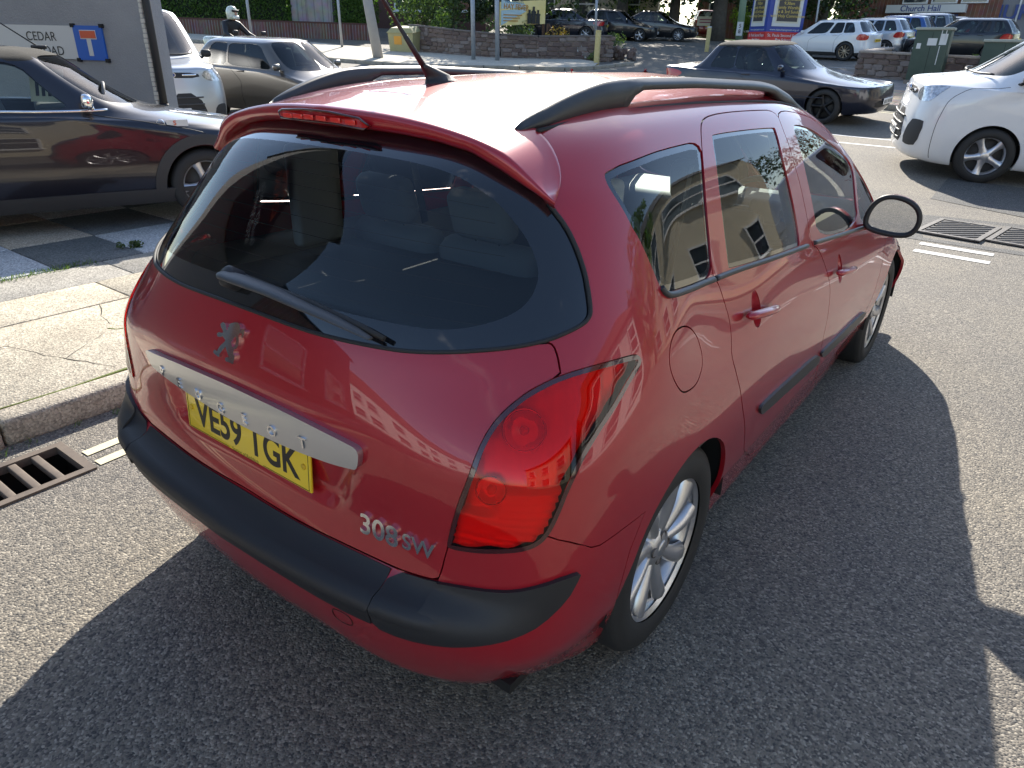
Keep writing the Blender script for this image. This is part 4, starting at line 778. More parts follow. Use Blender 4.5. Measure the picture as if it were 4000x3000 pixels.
        if d.get('rear_seat', True): q = MB(); q.rbox((0, lerp(y0, y1, .12), zb_ - .06), (W * .72, .14, .50), .06, rx=.3); obj('rear_seat', q, root, M_cloth)
        for s in (1, -1):
            uv = (9.05, 5.12); p = Vector(S([uv[0] * s], [uv[1]])[0]); q = MB(); q.rbox((0, 0, 0), (.17, .09, .12), .045); q.tube([Vector((-.06 * s, .02, -.05)), Vector((-.12 * s, .05, -.07))], .02); obj('door_mirror', q, root, d.get('mirm', body), loc=(p.x + .10 * s, p.y - .02, p.z + .05))
    if detail >= 2:
        seam = mat('seam_line', (.006, .006, .007), .6)
        for u in d.get('seams', []):
            for s in (1, -1):
                uv = np.array([(u, v) for v in np.linspace(.6, 4.95, 22)]); P = S(uv[:, 0] * s, uv[:, 1]); q = MB(); q.tube([Vector(p) for p in P], .0035, n=5, cap=False); obj('door_seam', q, root, seam)
        for u in d.get('handles', []):
            for s in (1, -1):
                P = S([u * s], [4.05])[0]; q = MB(); q.rbox((0, 0, 0), (.035, .19, .035), .012); o = obj('door_handle', q, root, d.get('handm', body), loc=P)
    def plate(y, z, front, tx=None):
        q = MB(); q.rbox((0, 0, 0), (.52, .012, .11), .004); p = obj('number_plate', q, root, M_white_plate if front else M_yellow, loc=(0, y, z))
        s = 1 if front else -1
        if tx: text('plate_letters', tx, p, M_ink, (0, .0065 * s, 0), (-s, 0, 0), (0, 0, 1), .094, .11, lift=.0)
        else:
            for i in range(7): q = MB(); q.box(((-.19 + i * .063 + (.02 if i > 3 else 0)), .0065 * s, 0), (.026 if i % 3 else .038, .002, .06)); obj('plate_mark', q, p, M_ink) if detail >= 2 else None
    plate(yf + .012, d.get('fpz', .42), True, d.get('ftext')); plate(yr - .012, d.get('rpz', .72), False)
    if d.get('belt_chrome'):
        for s in (1, -1):
            uv = np.array([(u, 5.02) for u in np.linspace(3.2, 9.3, 40)]); P = S(uv[:, 0] * s, uv[:, 1]); q = MB(); q.tube([Vector(p) for p in P], .012, n=6); obj('belt_trim', q, root, M_chrome)
    return root, S
HATCH = dict(L=4.05, W=1.74, H=1.46, ra=-1.28, fa=1.27, belt_r=.98, belt_f=.90, wr=.66, ytb=-1.90, ztb=.98, deck=.92, ywb=1.05, hood_c=.92, hood_n=.70, yrr=-1.55, yrf=.22, side=[(3.4, 4.5), (4.75, 6.15), (6.4, 8.6)],
             head=[[(9.75, 3.3), (10.3, 3.2), (11.1, 3.25), (11.1, 3.75), (10.3, 3.95), (9.75, 3.95)]], tail=[[(1.7, 3.3), (2.5, 3.2), (3.1, 3.3), (3.1, 3.95), (2.7, 4.6), (2.4, 4.6), (2.2, 3.95), (1.7, 3.9)]],
             grille=[[(11.3, 3.05), (11.999, 3.05), (11.999, 3.5), (11.3, 3.5)], [(10.9, 1.0), (11.999, 1.0), (11.999, 1.9), (10.9, 1.9)]], seams=[4.65, 6.28, 8.75], handles=[4.95, 6.6])
SEDAN = dict(HATCH, L=4.85, W=1.83, H=1.45, ra=-1.42, fa=1.45, ytb=-1.55, ztb=1.02, deck=.97, yrr=-.75, yrf=.45, ywb=1.30, hood_n=.74, belt_r=.98, belt_f=.92, side=[(3.5, 4.55), (4.75, 6.15), (6.4, 8.6)], rim='multi', R=.33,
             tail=[[(1.5, 3.3), (2.4, 3.2), (3.1, 3.3), (3.1, 3.85), (2.4, 3.95), (1.5, 3.85)]])
VAN = dict(HATCH, L=4.95, W=1.98, H=1.97, ra=-1.48, fa=1.45, zb=.60, zw=.93, belt_r=1.24, belt_f=1.16, wr=.80, wbelt=.96, ytb=-2.42, ztb=1.25, deck=1.15, ywb=1.80, hood_c=1.24, hood_n=1.12, yrr=-2.36, yrf=.80, side=[(7.1, 8.85)], rw=None, R=.345, rim='star', fn=.75, rn=.4, nose=.6,
           head=[[(9.7, 3.25), (10.1, 3.0), (10.75, 3.05), (10.9, 3.5), (10.6, 3.85), (10.1, 4.05), (9.45, 4.25)]], tail=[[(2.6, 3.0), (3.0, 3.0), (3.0, 5.0), (2.6, 5.0)]],
           grille=[[(11.0, 3.25), (11.999, 3.3), (11.999, 3.75), (11.0, 3.65)], [(10.85, 1.25), (11.999, 1.25), (11.999, 2.55), (11.2, 2.55)]], seams=[6.9, 9.05], handles=[7.25], lean=.05, mirm=M_blackplastic, handm=M_blackplastic, rear_seat=False, fpz=.55)
# ------------------------------------------------------------------ the ground
def lse(a): return np.logaddexp(0, a)
def hgt(x, y):
    x = np.asarray(x, float); y = np.asarray(y, float); ys = 42 - 4 * lse((42 - y) / 4.)
    h = .068 * 3 * lse((ys - 6.5) / 3.) - .022 + .10 * lse((-np.maximum(x, -60) - 11) / 2.) - .06 * lse(np.minimum(x, 6) + .8) / (1 + np.exp(-(y - 8.) / .8))
    return h
def hz(x, y): return float(hgt(x, y))
def aspect_lines(a, b, st, extra): return np.array(sorted(set(np.round(np.concatenate([np.arange(a, b + .01, st), extra]), 4))))
def sheet(name, xs, ys, dz, m, skip=None, tagk='structure'):
    X, Y = np.meshgrid(xs, ys, indexing='ij'); Z = hgt(X, Y) + dz; nx, ny = X.shape; V = np.stack([X, Y, Z], -1).reshape(-1, 3)
    F = [(i * ny + j, (i + 1) * ny + j, (i + 1) * ny + j + 1, i * ny + j + 1) for i in range(nx - 1) for j in range(ny - 1) if not (skip and skip((xs[i] + xs[i + 1]) / 2, (ys[j] + ys[j + 1]) / 2))]
    mb = MB(); mb.add(V, F, 0, True); return kind(obj(name, mb, None, m), tagk)
def asphalt(name, base, light, dark, wear):
    m = bpy.data.materials.new(name); m.use_nodes = True; t = m.node_tree; b = t.nodes['Principled BSDF']; b.inputs['Roughness'].default_value = .82
    tcn = t.nodes.new('ShaderNodeTexCoord')
    vo = t.nodes.new('ShaderNodeTexVoronoi'); vo.inputs['Scale'].default_value = 150; vo.inputs['Randomness'].default_value = 1
    r1 = t.nodes.new('ShaderNodeValToRGB'); e = r1.color_ramp.elements; e[0].position = 0; e[0].color = (*dark, 1); e[1].position = 1; e[1].color = (*light, 1); k = e.new(.45); k.color = (*base, 1); k = e.new(.80); k.color = (*[c * 1.25 for c in base], 1)
    sp = t.nodes.new('ShaderNodeSeparateColor'); t.links.new(tcn.outputs['Object'], vo.inputs['Vector']); t.links.new(vo.outputs['Color'], sp.inputs[0]); t.links.new(sp.outputs[0], r1.inputs[0])
    n = t.nodes.new('ShaderNodeTexNoise'); n.inputs['Scale'].default_value = .55; n.inputs['Detail'].default_value = 9; n.inputs['Roughness'].default_value = .65; t.links.new(tcn.outputs['Object'], n.inputs['Vector'])
    r2 = t.nodes.new('ShaderNodeValToRGB'); r2.color_ramp.elements[0].position = .35; r2.color_ramp.elements[1].position = .68; r2.color_ramp.elements[0].color = (.78, .78, .80, 1); r2.color_ramp.elements[1].color = (*wear, 1); t.links.new(n.outputs['Fac'], r2.inputs[0])
    mu = t.nodes.new('ShaderNodeMixRGB'); mu.blend_type = 'MULTIPLY'; mu.inputs[0].default_value = 1; t.links.new(r1.outputs[0], mu.inputs[1]); t.links.new(r2.outputs[0], mu.inputs[2]); t.links.new(mu.outputs[0], b.inputs['Base Color'])
    bn = t.nodes.new('ShaderNodeBump'); bn.inputs['Strength'].default_value = .7; bn.inputs['Distance'].default_value = .005; t.links.new(vo.outputs['Distance'], bn.inputs['Height']); bn.invert = True; t.links.new(bn.outputs[0], b.inputs['Normal']); return m
M_asph = asphalt('road_asphalt', (.158, .143, .120), (.35, .32, .265), (.05, .05, .05), (1.18, 1.14, 1.05)); M_asph2 = asphalt('patch_asphalt', (.085, .085, .082), (.25, .24, .22), (.025, .026, .028), (1.1, 1.08, 1.04))
DX0, DX1, DY0, DY1 = -1.70, -1.37, -1.30, -.62
xs = np.concatenate([np.arange(-100, -30, 5), np.arange(-30, -4, 1.0), np.arange(-4, 4, .5), np.arange(4, 30, 2), np.arange(30, 81, 10)]); xs = np.array(sorted(set(np.round(np.concatenate([xs, [DX0, DX1]]), 3))))
ys = np.concatenate([np.arange(-60, -10, 5), np.arange(-10, 20, .5), np.arange(20, 60, 1.0), np.arange(60, 141, 10)]); ys = np.array(sorted(set(np.round(np.concatenate([ys, [DY0, DY1]]), 3))))
sheet('road', xs, ys, 0, M_asph, lambda x, y: DX0 < x < DX1 and DY0 < y < DY1)
def strip_mesh(poly, w, dz=.004, n=.6):
    """flat painted line along a polyline, draped on the ground"""
    P = [np.array(poly[0], float)]
    for a, b in zip(poly[:-1], poly[1:]):
        a = np.array(a, float); b = np.array(b, float); k = max(1, int(np.linalg.norm(b - a) / n)); P += [a + (b - a) * (i + 1) / k for i in range(k)]
    P = np.array(P); T = np.gradient(P, axis=0); T /= np.linalg.norm(T, axis=1)[:, None]; N = np.stack([-T[:, 1], T[:, 0]], 1); A = P + N * w / 2; B = P - N * w / 2; mb = MB()
    vs = [(p[0], p[1], hz(*p) + dz) for q in zip(A, B) for p in q]; mb.add(vs, [(2 * i + 1, 2 * i + 3, 2 * i + 2, 2 * i) for i in range(len(P) - 1)], 0, True); return mb
M_white = mat('road_paint', (.74, .73, .69), .7, var=(9, .5, (.50, .49, .46))); M_yline = mat('yellow_paint', (.72, .66, .42), .75, var=(14, .5, (.50, .46, .31)))
def marking(name, poly, w, m, label): o = obj(name, strip_mesh(poly, w), None, m); return kind(o, 'structure')
for x in (-1.545, -1.43): marking('yellow_line', [(x + .02, -.60), (x - .02, .5), (x - .10, 6.0)], .052, M_yline, ''); marking('yellow_line', [(x + .06, -8), (x + .03, -1.32)], .052, M_yline, '')
for y0, y1 in ((5.80, 5.78), (5.50, 5.47)):
    for k in (-4, -3, -2, -1, 0, 1, 2, 3): x0 = .64 + k * .92; marking('give_way_line', [(x0, y0 - k * .02), (x0 + .585, y1 - k * .02)], .10, M_white, '')
marking('centre_line', [(-14, 13.6), (-6, 12.6), (-1.98, 12.49), (-.8, 12.54), (6, 12.6)], .085, M_white, ''); marking('centre_line', [(-14, 12.7), (-6, 11.75), (-1.58, 11.72), (-.55, 11.83), (6, 12.0)], .085, M_white, '')
KERB = [(14, 14.6), (6, 15.3), (1, 15.8), (-1.4, 16.45), (-2.1, 16.65), (-5, 18.0), (-7.5, 19.4), (-9.2, 21.4), (-9.6, 24)]
for d in (.35, .55): marking('yellow_line', [(x, y - d) for x, y in KERB[:7]], .06, M_yline, '')
for a, b in (((-9.5, 27.5), (-4.6, 27.0)), ((-5.6, 29.6), (-4.8, 34)), ((-3.6, 25.6), (-2.6, 30)), ((-8.9, 25.2), (-5.2, 24.8))): marking('bay_line', [a, b], .09, M_white, '')
marking('bay_line', [(-11.8, 22.1), (-14.2, 20.6)], .08, M_yline, '')
# newer dark tarmac patch and trench scar
def drape(name, poly, dz, m, kind_='structure'):
    mb = MB(); mb.add([(x, y, hz(x, y) + dz) for x, y in poly], [tuple(range(len(poly)))]); return kind(obj(name, mb, None, m), kind_)
drape('tarmac_patch', [(.36, 8.2), (1.6, 7.75), (3.2, 7.7), (3.4, 9.6), (2.0, 9.9), (.32, 9.9)], .003, M_asph2)
drape('tarmac_patch', [(.40, 7.15), (.40, 5.93), (2.6, 5.93), (2.6, 7.35), (1.6, 7.45)], .003, M_asph2)
# manhole covers: frame and diagonal ribs
M_iron = mat('cast_iron', (.23, .215, .195), .55, .5, var=(20, .6, (.10, .095, .09)))
def manhole(x, y, rz, label):
    t = thing('manhole_cover', label, 'manhole cover', (x, y, hz(x, y) + .004), rz, 'pair of iron covers in the tarmac'); W, D = .56, .86
    q = MB(); q.box((0, 0, .002), (W, D, .006)); obj('cover_plate', q, t, mat('iron_dark', (.075, .07, .065), .6, .4))
    q = MB()
    for sx in (-1, 1): q.box((sx * (W / 2 - .02), 0, .006), (.045, D, .014))
    for sy in (-1, 1): q.box((0, sy * (D / 2 - .02), .006), (W - .09, .045, .014))
    obj('cover_frame', q, t, M_iron)
    for k in range(13):
        c = -.62 + k * .105; a = (max(-W / 2 + .06, c - D / 2 + .06), 0); pts = []
        for s in np.linspace(-.5, .5, 41):
            px, py = c + s * .62, s * (D - .12)
            if abs(px) < W / 2 - .05: pts.append((px, py))
        if len(pts) > 3:
            q = MB(); q.tube([(p[0], p[1], .008) for p in (pts[0], pts[-1])], .019, n=4, cap=False, flat=.4); obj('rib', q, t, M_iron)
manhole(.85, 6.62, -.13, 'ribbed iron manhole cover nearer the red car door mirror'); manhole(1.44, 6.68, -.13, 'ribbed iron manhole cover at the right edge of the picture')
# road drain
g_ = thing('drain_grate', 'rusty iron drain grate in the gutter at the end of the double yellow lines', 'drain', ((DX0 + DX1) / 2, (DY0 + DY1) / 2, 0)); W, D = DX1 - DX0, DY1 - DY0
M_rust = mat('rusty_iron', (.17, .135, .105), .75, .3, var=(16, .6, (.085, .07, .06)))
q = MB()
for sx in (-1, 1): q.box((sx * (W / 2 - .017), 0, -.012), (.034, D, .036))
for sy in (-1, 1): q.box((0, sy * (D / 2 - .017), -.012), (W - .068, .034, .036))
obj('grate_frame', q, g_, M_rust)
for k in range(6): q = MB(); q.rbox((0, -D / 2 + .034 + (k + 1) * (D - .068) / 7, -.014), (W - .066, .032, .030), .005, rz=.0); obj('grate_bar', q, g_, M_rust)
q = MB(); q.box((0, 0, -.30), (W, D, .01)); [q.box((sx * W / 2, 0, -.17), (.01, D, .27)) for sx in (-1, 1)]; [q.box((0, sy * D / 2, -.17), (W, .01, .27)) for sy in (-1, 1)]; obj('drain_pit', q, g_, M_black)
# ------------------------------------------------------------------ pavement on the left
def concrete(name, c1, c2, sc=3., bump=.5):
    m = bpy.data.materials.new(name); m.use_nodes = True; t = m.node_tree; b = t.nodes['Principled BSDF']; b.inputs['Roughness'].default_value = .88; tcn = t.nodes.new('ShaderNodeTexCoord')
    n = t.nodes.new('ShaderNodeTexNoise'); n.inputs['Scale'].default_value = sc; n.inputs['Detail'].default_value = 10; n.inputs['Roughness'].default_value = .7; t.links.new(tcn.outputs['Object'], n.inputs['Vector'])
    r = t.nodes.new('ShaderNodeValToRGB'); r.color_ramp.elements[0].position = .32; r.color_ramp.elements[1].position = .68; r.color_ramp.elements[0].color = (*c1, 1); r.color_ramp.elements[1].color = (*c2, 1); t.links.new(n.outputs['Fac'], r.inputs[0])
    v = t.nodes.new('ShaderNodeTexVoronoi'); v.inputs['Scale'].default_value = 110; t.links.new(tcn.outputs['Object'], v.inputs['Vector']); s = t.nodes.new('ShaderNodeSeparateColor'); t.links.new(v.outputs['Color'], s.inputs[0])
    r3 = t.nodes.new('ShaderNodeValToRGB'); r3.color_ramp.elements[0].color = (.55, .55, .55, 1); r3.color_ramp.elements[1].color = (1.3, 1.3, 1.28, 1); t.links.new(s.outputs[0], r3.inputs[0])
    mu = t.nodes.new('ShaderNodeMixRGB'); mu.blend_type = 'MULTIPLY'; mu.inputs[0].default_value = 1; t.links.new(r.outputs[0], mu.inputs[1]); t.links.new(r3.outputs[0], mu.inputs[2]); t.links.new(mu.outputs[0], b.inputs['Base Color'])
    bn = t.nodes.new('ShaderNodeBump'); bn.inputs['Strength'].default_value = bump; bn.inputs['Distance'].default_value = .006; t.links.new(v.outputs['Distance'], bn.inputs['Height']); t.links.new(bn.outputs[0], b.inputs['Normal']); MATS[name] = m; return m
M_conc = concrete('pavement_concrete', (.35, .305, .235), (.53, .475, .37)); M_kerb = concrete('kerb_concrete', (.27, .235, .185), (.44, .395, .32), 5)
M_moss = mat('moss', (.10, .13, .02), .95, bump=(90, 1, .01))
PZ = .112
pv = thing('pavement', 'pale concrete pavement', 'pavement'); del pv['label']; del pv['category']; kind(pv, 'structure')
q = MB(); q.box((-6.2, -2, .035), (8.55, 14.6, .07)); obj('pavement_bed', q, pv, mat('joint_dirt', (.10, .095, .07), .95, var=(6, .5, (.07, .085, .03))))
def slab(x0, x1, y0, y1, z0, m, parent, r=.006, jag=.0):
    g = .007; q = MB(); q.rbox(((x0 + x1) / 2, (y0 + y1) / 2, PZ / 2 + z0 + .02), (x1 - x0 - g, y1 - y0 - g, PZ - .04), r, n=2, rz=random.uniform(-.004, .004)); return obj('slab', q, parent, m)
yb = [-9, -7.2, -5.5, -3.9, -2.35, -.92, .62, 2.2, 3.8, 5.2]
for a, b in zip(yb[:-1], yb[1:]):
    slab(-3.08, -1.99, a + .08, b + .08, random.uniform(-.002, .002), M_conc, pv); slab(-3.56, -3.08, a - .22, b - .22, random.uniform(-.003, .003), M_conc, pv); slab(-4.04, -3.56, a + .05, b + .05, random.uniform(-.003, .003), concrete('verge_concrete', (.24, .225, .20), (.36, .34, .30)) if 'verge_concrete' not in MATS else MATS['verge_concrete'], pv)
kb = thing('kerb', 'kerb', 'kerb'); del kb['label']; del kb['category']; kind(kb, 'structure')
y = -9.
while y < 5.2:
    q = MB(); q.rbox((-1.915 - .012 * (y + .5), y + .45, .052), (.145, .906, .13), .022, n=3); obj('kerb_stone', q, kb, M_kerb); y += .914
# cracks filled with moss in the slabs and along the kerb
def crack(pts, r, m=M_moss):
    P = []
    for a, b in zip(pts[:-1], pts[1:]):
        for t in np.linspace(0, 1, 6, endpoint=False): P.append((a[0] + (b[0] - a[0]) * t + random.uniform(-.012, .012), a[1] + (b[1] - a[1]) * t + random.uniform(-.012, .012), PZ - .002))
    q = MB(); q.tube(P, [r * random.uniform(.3, 1.2) for _ in P], n=5, flat=.35); return q
M_crack = mat('crack_dirt', (.06, .055, .04), .95)
for pts, r, m in (([(-1.99, -2.2), (-1.99, -.8), (-1.995, .3)], .012, M_moss), ([(-2.9, -.9), (-2.75, -.42), (-2.35, -.30), (-2.0, -.15)], .006, M_crack), ([(-2.62, .05), (-2.40, .22), (-2.52, .42), (-2.25, .50), (-2.02, .40)], .009, M_moss), ([(-3.08, .2), (-2.62, .05)], .005, M_crack), ([(-2.35, -.30), (-2.62, .05)], .004, M_crack), ([(-3.2, -.6), (-2.9, -.9)], .005, M_crack)):
    kind(obj('pavement_crack', crack(pts, r, m), pv, m), 'stuff')
fc = thing('forecourt', 'forecourt', 'forecourt'); del fc['label']; del fc['category']; kind(fc, 'structure')
SL = [concrete('slab_pale', (.40, .42, .43), (.52, .53, .53), 2), concrete('slab_dark', (.105, .115, .115), (.16, .17, .165), 2), concrete('slab_buff', (.36, .32, .25), (.46, .41, .33), 2)]
order = [[0, 1, 0, 2, 0, 1, 2], [2, 0, 1, 2, 0, 1, 0]]
xk = [-4.04, -4.86, -5.75, -6.65, -7.6, -8.6, -9.6]; yk = [-3.2, -2.1, -1.2, -.35, .36, .99, 1.72, 2.6, 3.5]
PATT = {(0, 3): 0, (0, 4): 1, (0, 5): 0, (1, 3): 0, (1, 4): 2, (1, 5): 1, (1, 6): 2, (0, 6): 2}
for i in range(len(xk) - 1):
    for j in range(len(yk) - 1): slab(xk[i + 1] + .002, xk[i], yk[j], yk[j + 1], .004, SL[PATT.get((i, j), (i * 2 + j) % 3)], fc, .008)
# ------------------------------------------------------------------ foliage
def leafmat(name, c1, c2, tr=.35):
    if name in MATS: return MATS[name]
    m = bpy.data.materials.new(name); m.use_nodes = True; t = m.node_tree
    for n in list(t.nodes): t.nodes.remove(n)
    out = t.nodes.new('ShaderNodeOutputMaterial'); d = t.nodes.new('ShaderNodeBsdfPrincipled'); d.inputs['Roughness'].default_value = .5; tl = t.nodes.new('ShaderNodeBsdfTranslucent'); mxn = t.nodes.new('ShaderNodeMixShader'); mxn.inputs[0].default_value = tr
    gi = t.nodes.new('ShaderNodeNewGeometry'); r = t.nodes.new('ShaderNodeValToRGB'); r.color_ramp.elements[0].color = (*c1, 1); r.color_ramp.elements[1].color = (*c2, 1); t.links.new(gi.outputs['Random Per Island'], r.inputs[0])
    t.links.new(r.outputs[0], d.inputs['Base Color']); hs = t.nodes.new('ShaderNodeMixRGB'); hs.blend_type = 'MULTIPLY'; hs.inputs[0].default_value = 1; hs.inputs[2].default_value = (1.6, 1.9, .7, 1); t.links.new(r.outputs[0], hs.inputs[1]); t.links.new(hs.outputs[0], tl.inputs[0])
    t.links.new(d.outputs[0], mxn.inputs[1]); t.links.new(tl.outputs[0], mxn.inputs[2]); t.links.new(mxn.outputs[0], out.inputs[0]); MATS[name] = m; return m
L_hedge = leafmat('leaf_hedge', (.03, .07, .012), (.10, .18, .03), .5); L_dark = leafmat('leaf_dark', (.010, .022, .008), (.035, .06, .018), .25); L_bush = leafmat('leaf_bush', (.035, .06, .022), (.09, .135, .045)); L_grass = leafmat('leaf_grass', (.05, .09, .015), (.12, .17, .04))
L_lime = leafmat('leaf_lime', (.10, .16, .02), (.20, .28, .05), .5)
def leaves(P, N, size, jitter=.9):
    """one small bent leaf (two triangles) at every point P, facing roughly N"""
    n = len(P); a = rng.normal(size=(n, 3)) * jitter + N; a /= np.linalg.norm(a, axis=1)[:, None]; t = np.cross(a, rng.normal(size=(n, 3))); t /= np.linalg.norm(t, axis=1)[:, None]; b = np.cross(a, t); s = (size * rng.uniform(.6, 1.3, n))[:, None]
    V = np.stack([P - t * s * .5, P + b * s * .28 + a * s * .1, P + t * s * .5, P - b * s * .28 + a * s * .1], 1).reshape(-1, 3); me = bpy.data.meshes.new('leaves'); me.from_pydata(V.tolist(), [], [(4 * i, 4 * i + 1, 4 * i + 2, 4 * i + 3) for i in range(n)]); me.update(); return me
def blob_points(c, r, n, inner=.55):
    d = rng.normal(size=(n, 3)); d /= np.linalg.norm(d, axis=1)[:, None]; k = rng.uniform(inner, 1, n) ** .6; lump = 1 + .18 * np.sin(d[:, 0] * 7 + c[0]) * np.cos(d[:, 2] * 6 + c[1]) + .12 * np.sin(d[:, 1] * 11)
    return np.array(c) + d * np.array(r) * (k * lump)[:, None], d
def plant_clumps(clumps, per, size):
    P = []; N = []
    for c, r in clumps: p, d = blob_points(c, r, per); P.append(p); N.append(d)
    return leaves(np.concatenate(P), np.concatenate(N), size)
def tree(label, x, y, h, r, base, leaf, trunk_r=.22, lean=0., per=260, size=.22, nc=26, group=None, cat='tree', z=None):
    z0 = hz(x, y) if z is None else z; t = thing('tree', label, cat, (x, y, z0), 0, group); q = MB(); bark = mat('bark', (.055, .045, .035), .9, bump=(18, 1, .05), var=(7, .5, (.11, .095, .075)))
    q.tube([(0, 0, -.1), (.03, 0, base * .5), (lean * .4, .05, base), (lean * .7, 0, base + (h - base) * .5), (lean, 0, h * .92)], [trunk_r * 1.25, trunk_r, trunk_r * .85, trunk_r * .5, .03], n=10)
    cl = []
    for k in range(nc):
        a = random.uniform(0, 2 * PI); v = random.random(); zz = base + (h - base) * v; rr = r * (.35 + .65 * math.sin(PI * min(1, .12 + v * .85))) * random.uniform(.45, 1.0); c = (rr * math.cos(a) + lean * v, rr * math.sin(a), zz); s = r * random.uniform(.20, .36); cl.append((c, (s, s, s * .75)))
        if k % 3 == 0: q.tube([(lean * v * .7, 0, max(base * .8, zz - r * .5)), (c[0] * .55, c[1] * .55, zz - .2), c], [trunk_r * .35, trunk_r * .2, .02], n=6)
    obj('trunk', q, t, bark); part('crown', plant_clumps(cl, per, size), t, leaf); return t
def shrub(label, x, y, r, h, leaf, n=7, per=220, size=.12, cat='bush', name='bush', group=None, z=None):
    z0 = hz(x, y) if z is None else z; t = thing(name, label, cat, (x, y, z0), 0, group); cl = [((random.uniform(-.55, .55) * r, random.uniform(-.55, .55) * r, h * random.uniform(.25, .78)), (r * .5, r * .5, h * .30)) for _ in range(n)]
    part('foliage', plant_clumps(cl, per, size), t, leaf); q = MB()
    for c, s in cl: q.tube([(0, 0, -.05), (c[0] * .4, c[1] * .4, c[2] * .5), c], [.03, .02, .008], n=5)
    obj('stems', q, t, mat('twig', (.06, .045, .03), .9)); return t
def grass_tufts(name, pts, h, leaf, per=14, spread=.05, parent=None):
    P = []; F = []
    for x, y, z in pts:
        for _ in range(per):
            a = random.uniform(0, 2 * PI); bx, by = x + random.gauss(0, spread), y + random.gauss(0, spread); hh = h * random.uniform(.4, 1.1); dx, dy = math.cos(a) * hh * .45, math.sin(a) * hh * .45; w = .0035; k = len(P)
            P += [(bx - w, by, z), (bx + w, by, z), (bx + dx * .5, by + dy * .5, z + hh * .7), (bx + dx, by + dy, z + hh)]; F += [(k, k + 1, k + 2), (k + 2, k + 1, k + 3)]
    me = bpy.data.meshes.new('blades'); me.from_pydata(P, [], F); me.update(); o = part(name, me, parent, leaf); o['kind'] = 'stuff'; return o
grass_tufts('grass', [(-4.05 + random.gauss(0, .02), random.uniform(-.6, .62), PZ - .03) for _ in range(95)], .055, L_grass, 16, .03)
wd = thing('weed', 'small weed growing from the joint of the dark and pale forecourt slabs', 'weed', (-4.22, 1.0, PZ)); part('weed_leaf', plant_clumps([((random.gauss(0, .035), random.gauss(0, .035), .03), (.03, .03, .03)) for _ in range(5)], 30, .03), wd, L_bush)
grass_tufts('gutter_weeds', [(-1.80 + random.gauss(0, .015), random.uniform(-1.2, .0), .0) for _ in range(10)], .03, L_grass, 6, .015)
# ------------------------------------------------------------------ rendered wall with the street name
WE = Vector((-7.13, 2.95, 0)); WD = Vector((-.93, -.37, 0)).normalized(); WN = Vector((.37, -.93, 0)).normalized(); WA = math.atan2(-WD.y, -WD.x)
M_render = mat('grey_render', (.33, .34, .355), .9, bump=(60, .8, .012), var=(2.2, .5, (.27, .28, .295), 9))
wl = thing('rendered_wall', 'plain grey rendered gable wall carrying the street name plate behind the dark soft top car', 'wall')
c = WE + WD * 2.6 - WN * .16; q = MB(); q.box((c.x, c.y, 1.75), (5.2, .32, 3.5), rz=WA); obj('wall_face', q, wl, M_render)
q = MB()
for k in range(70):
    p = WE + WN * .004; q.box((p.x + random.uniform(-.006, .006), p.y, .06 + k * .05), (.028 + random.uniform(0, .02), .05, .042), rz=WA)
obj('ragged_edge', q, wl, mat('render_edge', (.62, .60, .54), .9)).__setitem__('kind', 'stuff')
p = WE - WD * .055 - WN * .02; dp = thing('drain_pipe', 'thin black pipe running down the edge of the grey rendered wall', 'pipe', (p.x, p.y, 0)); q = MB(); q.tube([(0, 0, .05), (0, 0, 3.5)], .042, n=14); obj('pipe', q, dp, M_blackplastic)
for z in (.9, 2.2): q = MB(); q.lathe([(.043, z), (.05, z), (.05, z + .05), (.043, z + .05)], 16); obj('pipe_collar', q, dp, M_blackplastic)
def onwall(t, z, lift=.0): q = WE + WD * t + WN * lift; return Vector((q.x, q.y, z))
sg = thing('street_sign', 'white street name plate reading CEDAR ROAD with a blue dead end symbol', 'street sign')
def wallbox(name, t0, t1, z0, z1, th, m, lift=.0):
    a = onwall((t0 + t1) / 2, (z0 + z1) / 2, lift + th / 2); q = MB(); q.box(tuple(a), (abs(t1 - t0), th, z1 - z0), rz=WA); return obj(name, q, sg, m)
T0, T1, ZB, ZT = .58, .98, 1.39, 1.75; M_sign = mat('sign_white', (.60, .61, .60), .45); M_blue = mat('sign_blue', (.012, .11, .50), .4); M_sred = mat('sign_red', (.62, .10, .035), .4)
wallbox('name_panel', T1 + .002, 2.15, ZB + .005, ZT - .005, .018, M_sign, .004); wallbox('blue_panel', T0, T1, ZB, ZT, .022, M_blue, .004)
q0 = .5 * (T0 + T1); wallbox('white_stem', q0 + .03 + .002, q0 - .03 + .002, ZB + .045, ZB + .222, .003, M_sign, .026); wallbox('white_bar', q0 - .112, q0 + .112, ZB + .220, ZB + .315, .003, M_sign, .0262); wallbox('red_bar', q0 - .106, q0 + .106, ZB + .230, ZB + .306, .003, M_sred, .0295)
for tt in (T0, T1):
    for zz in (ZB, ZT): wallbox('corner_clip', tt - .025, tt + .025, zz - .02, zz + .02, .03, M_black, .003)
text('lettering', 'cedar', sg, M_ink, onwall(1.46, ZT - .125, .023), -WD, (0, 0, 1), .135); text('lettering', 'road', sg, M_ink, onwall(1.36, ZB + .085, .023), -WD, (0, 0, 1), .135)
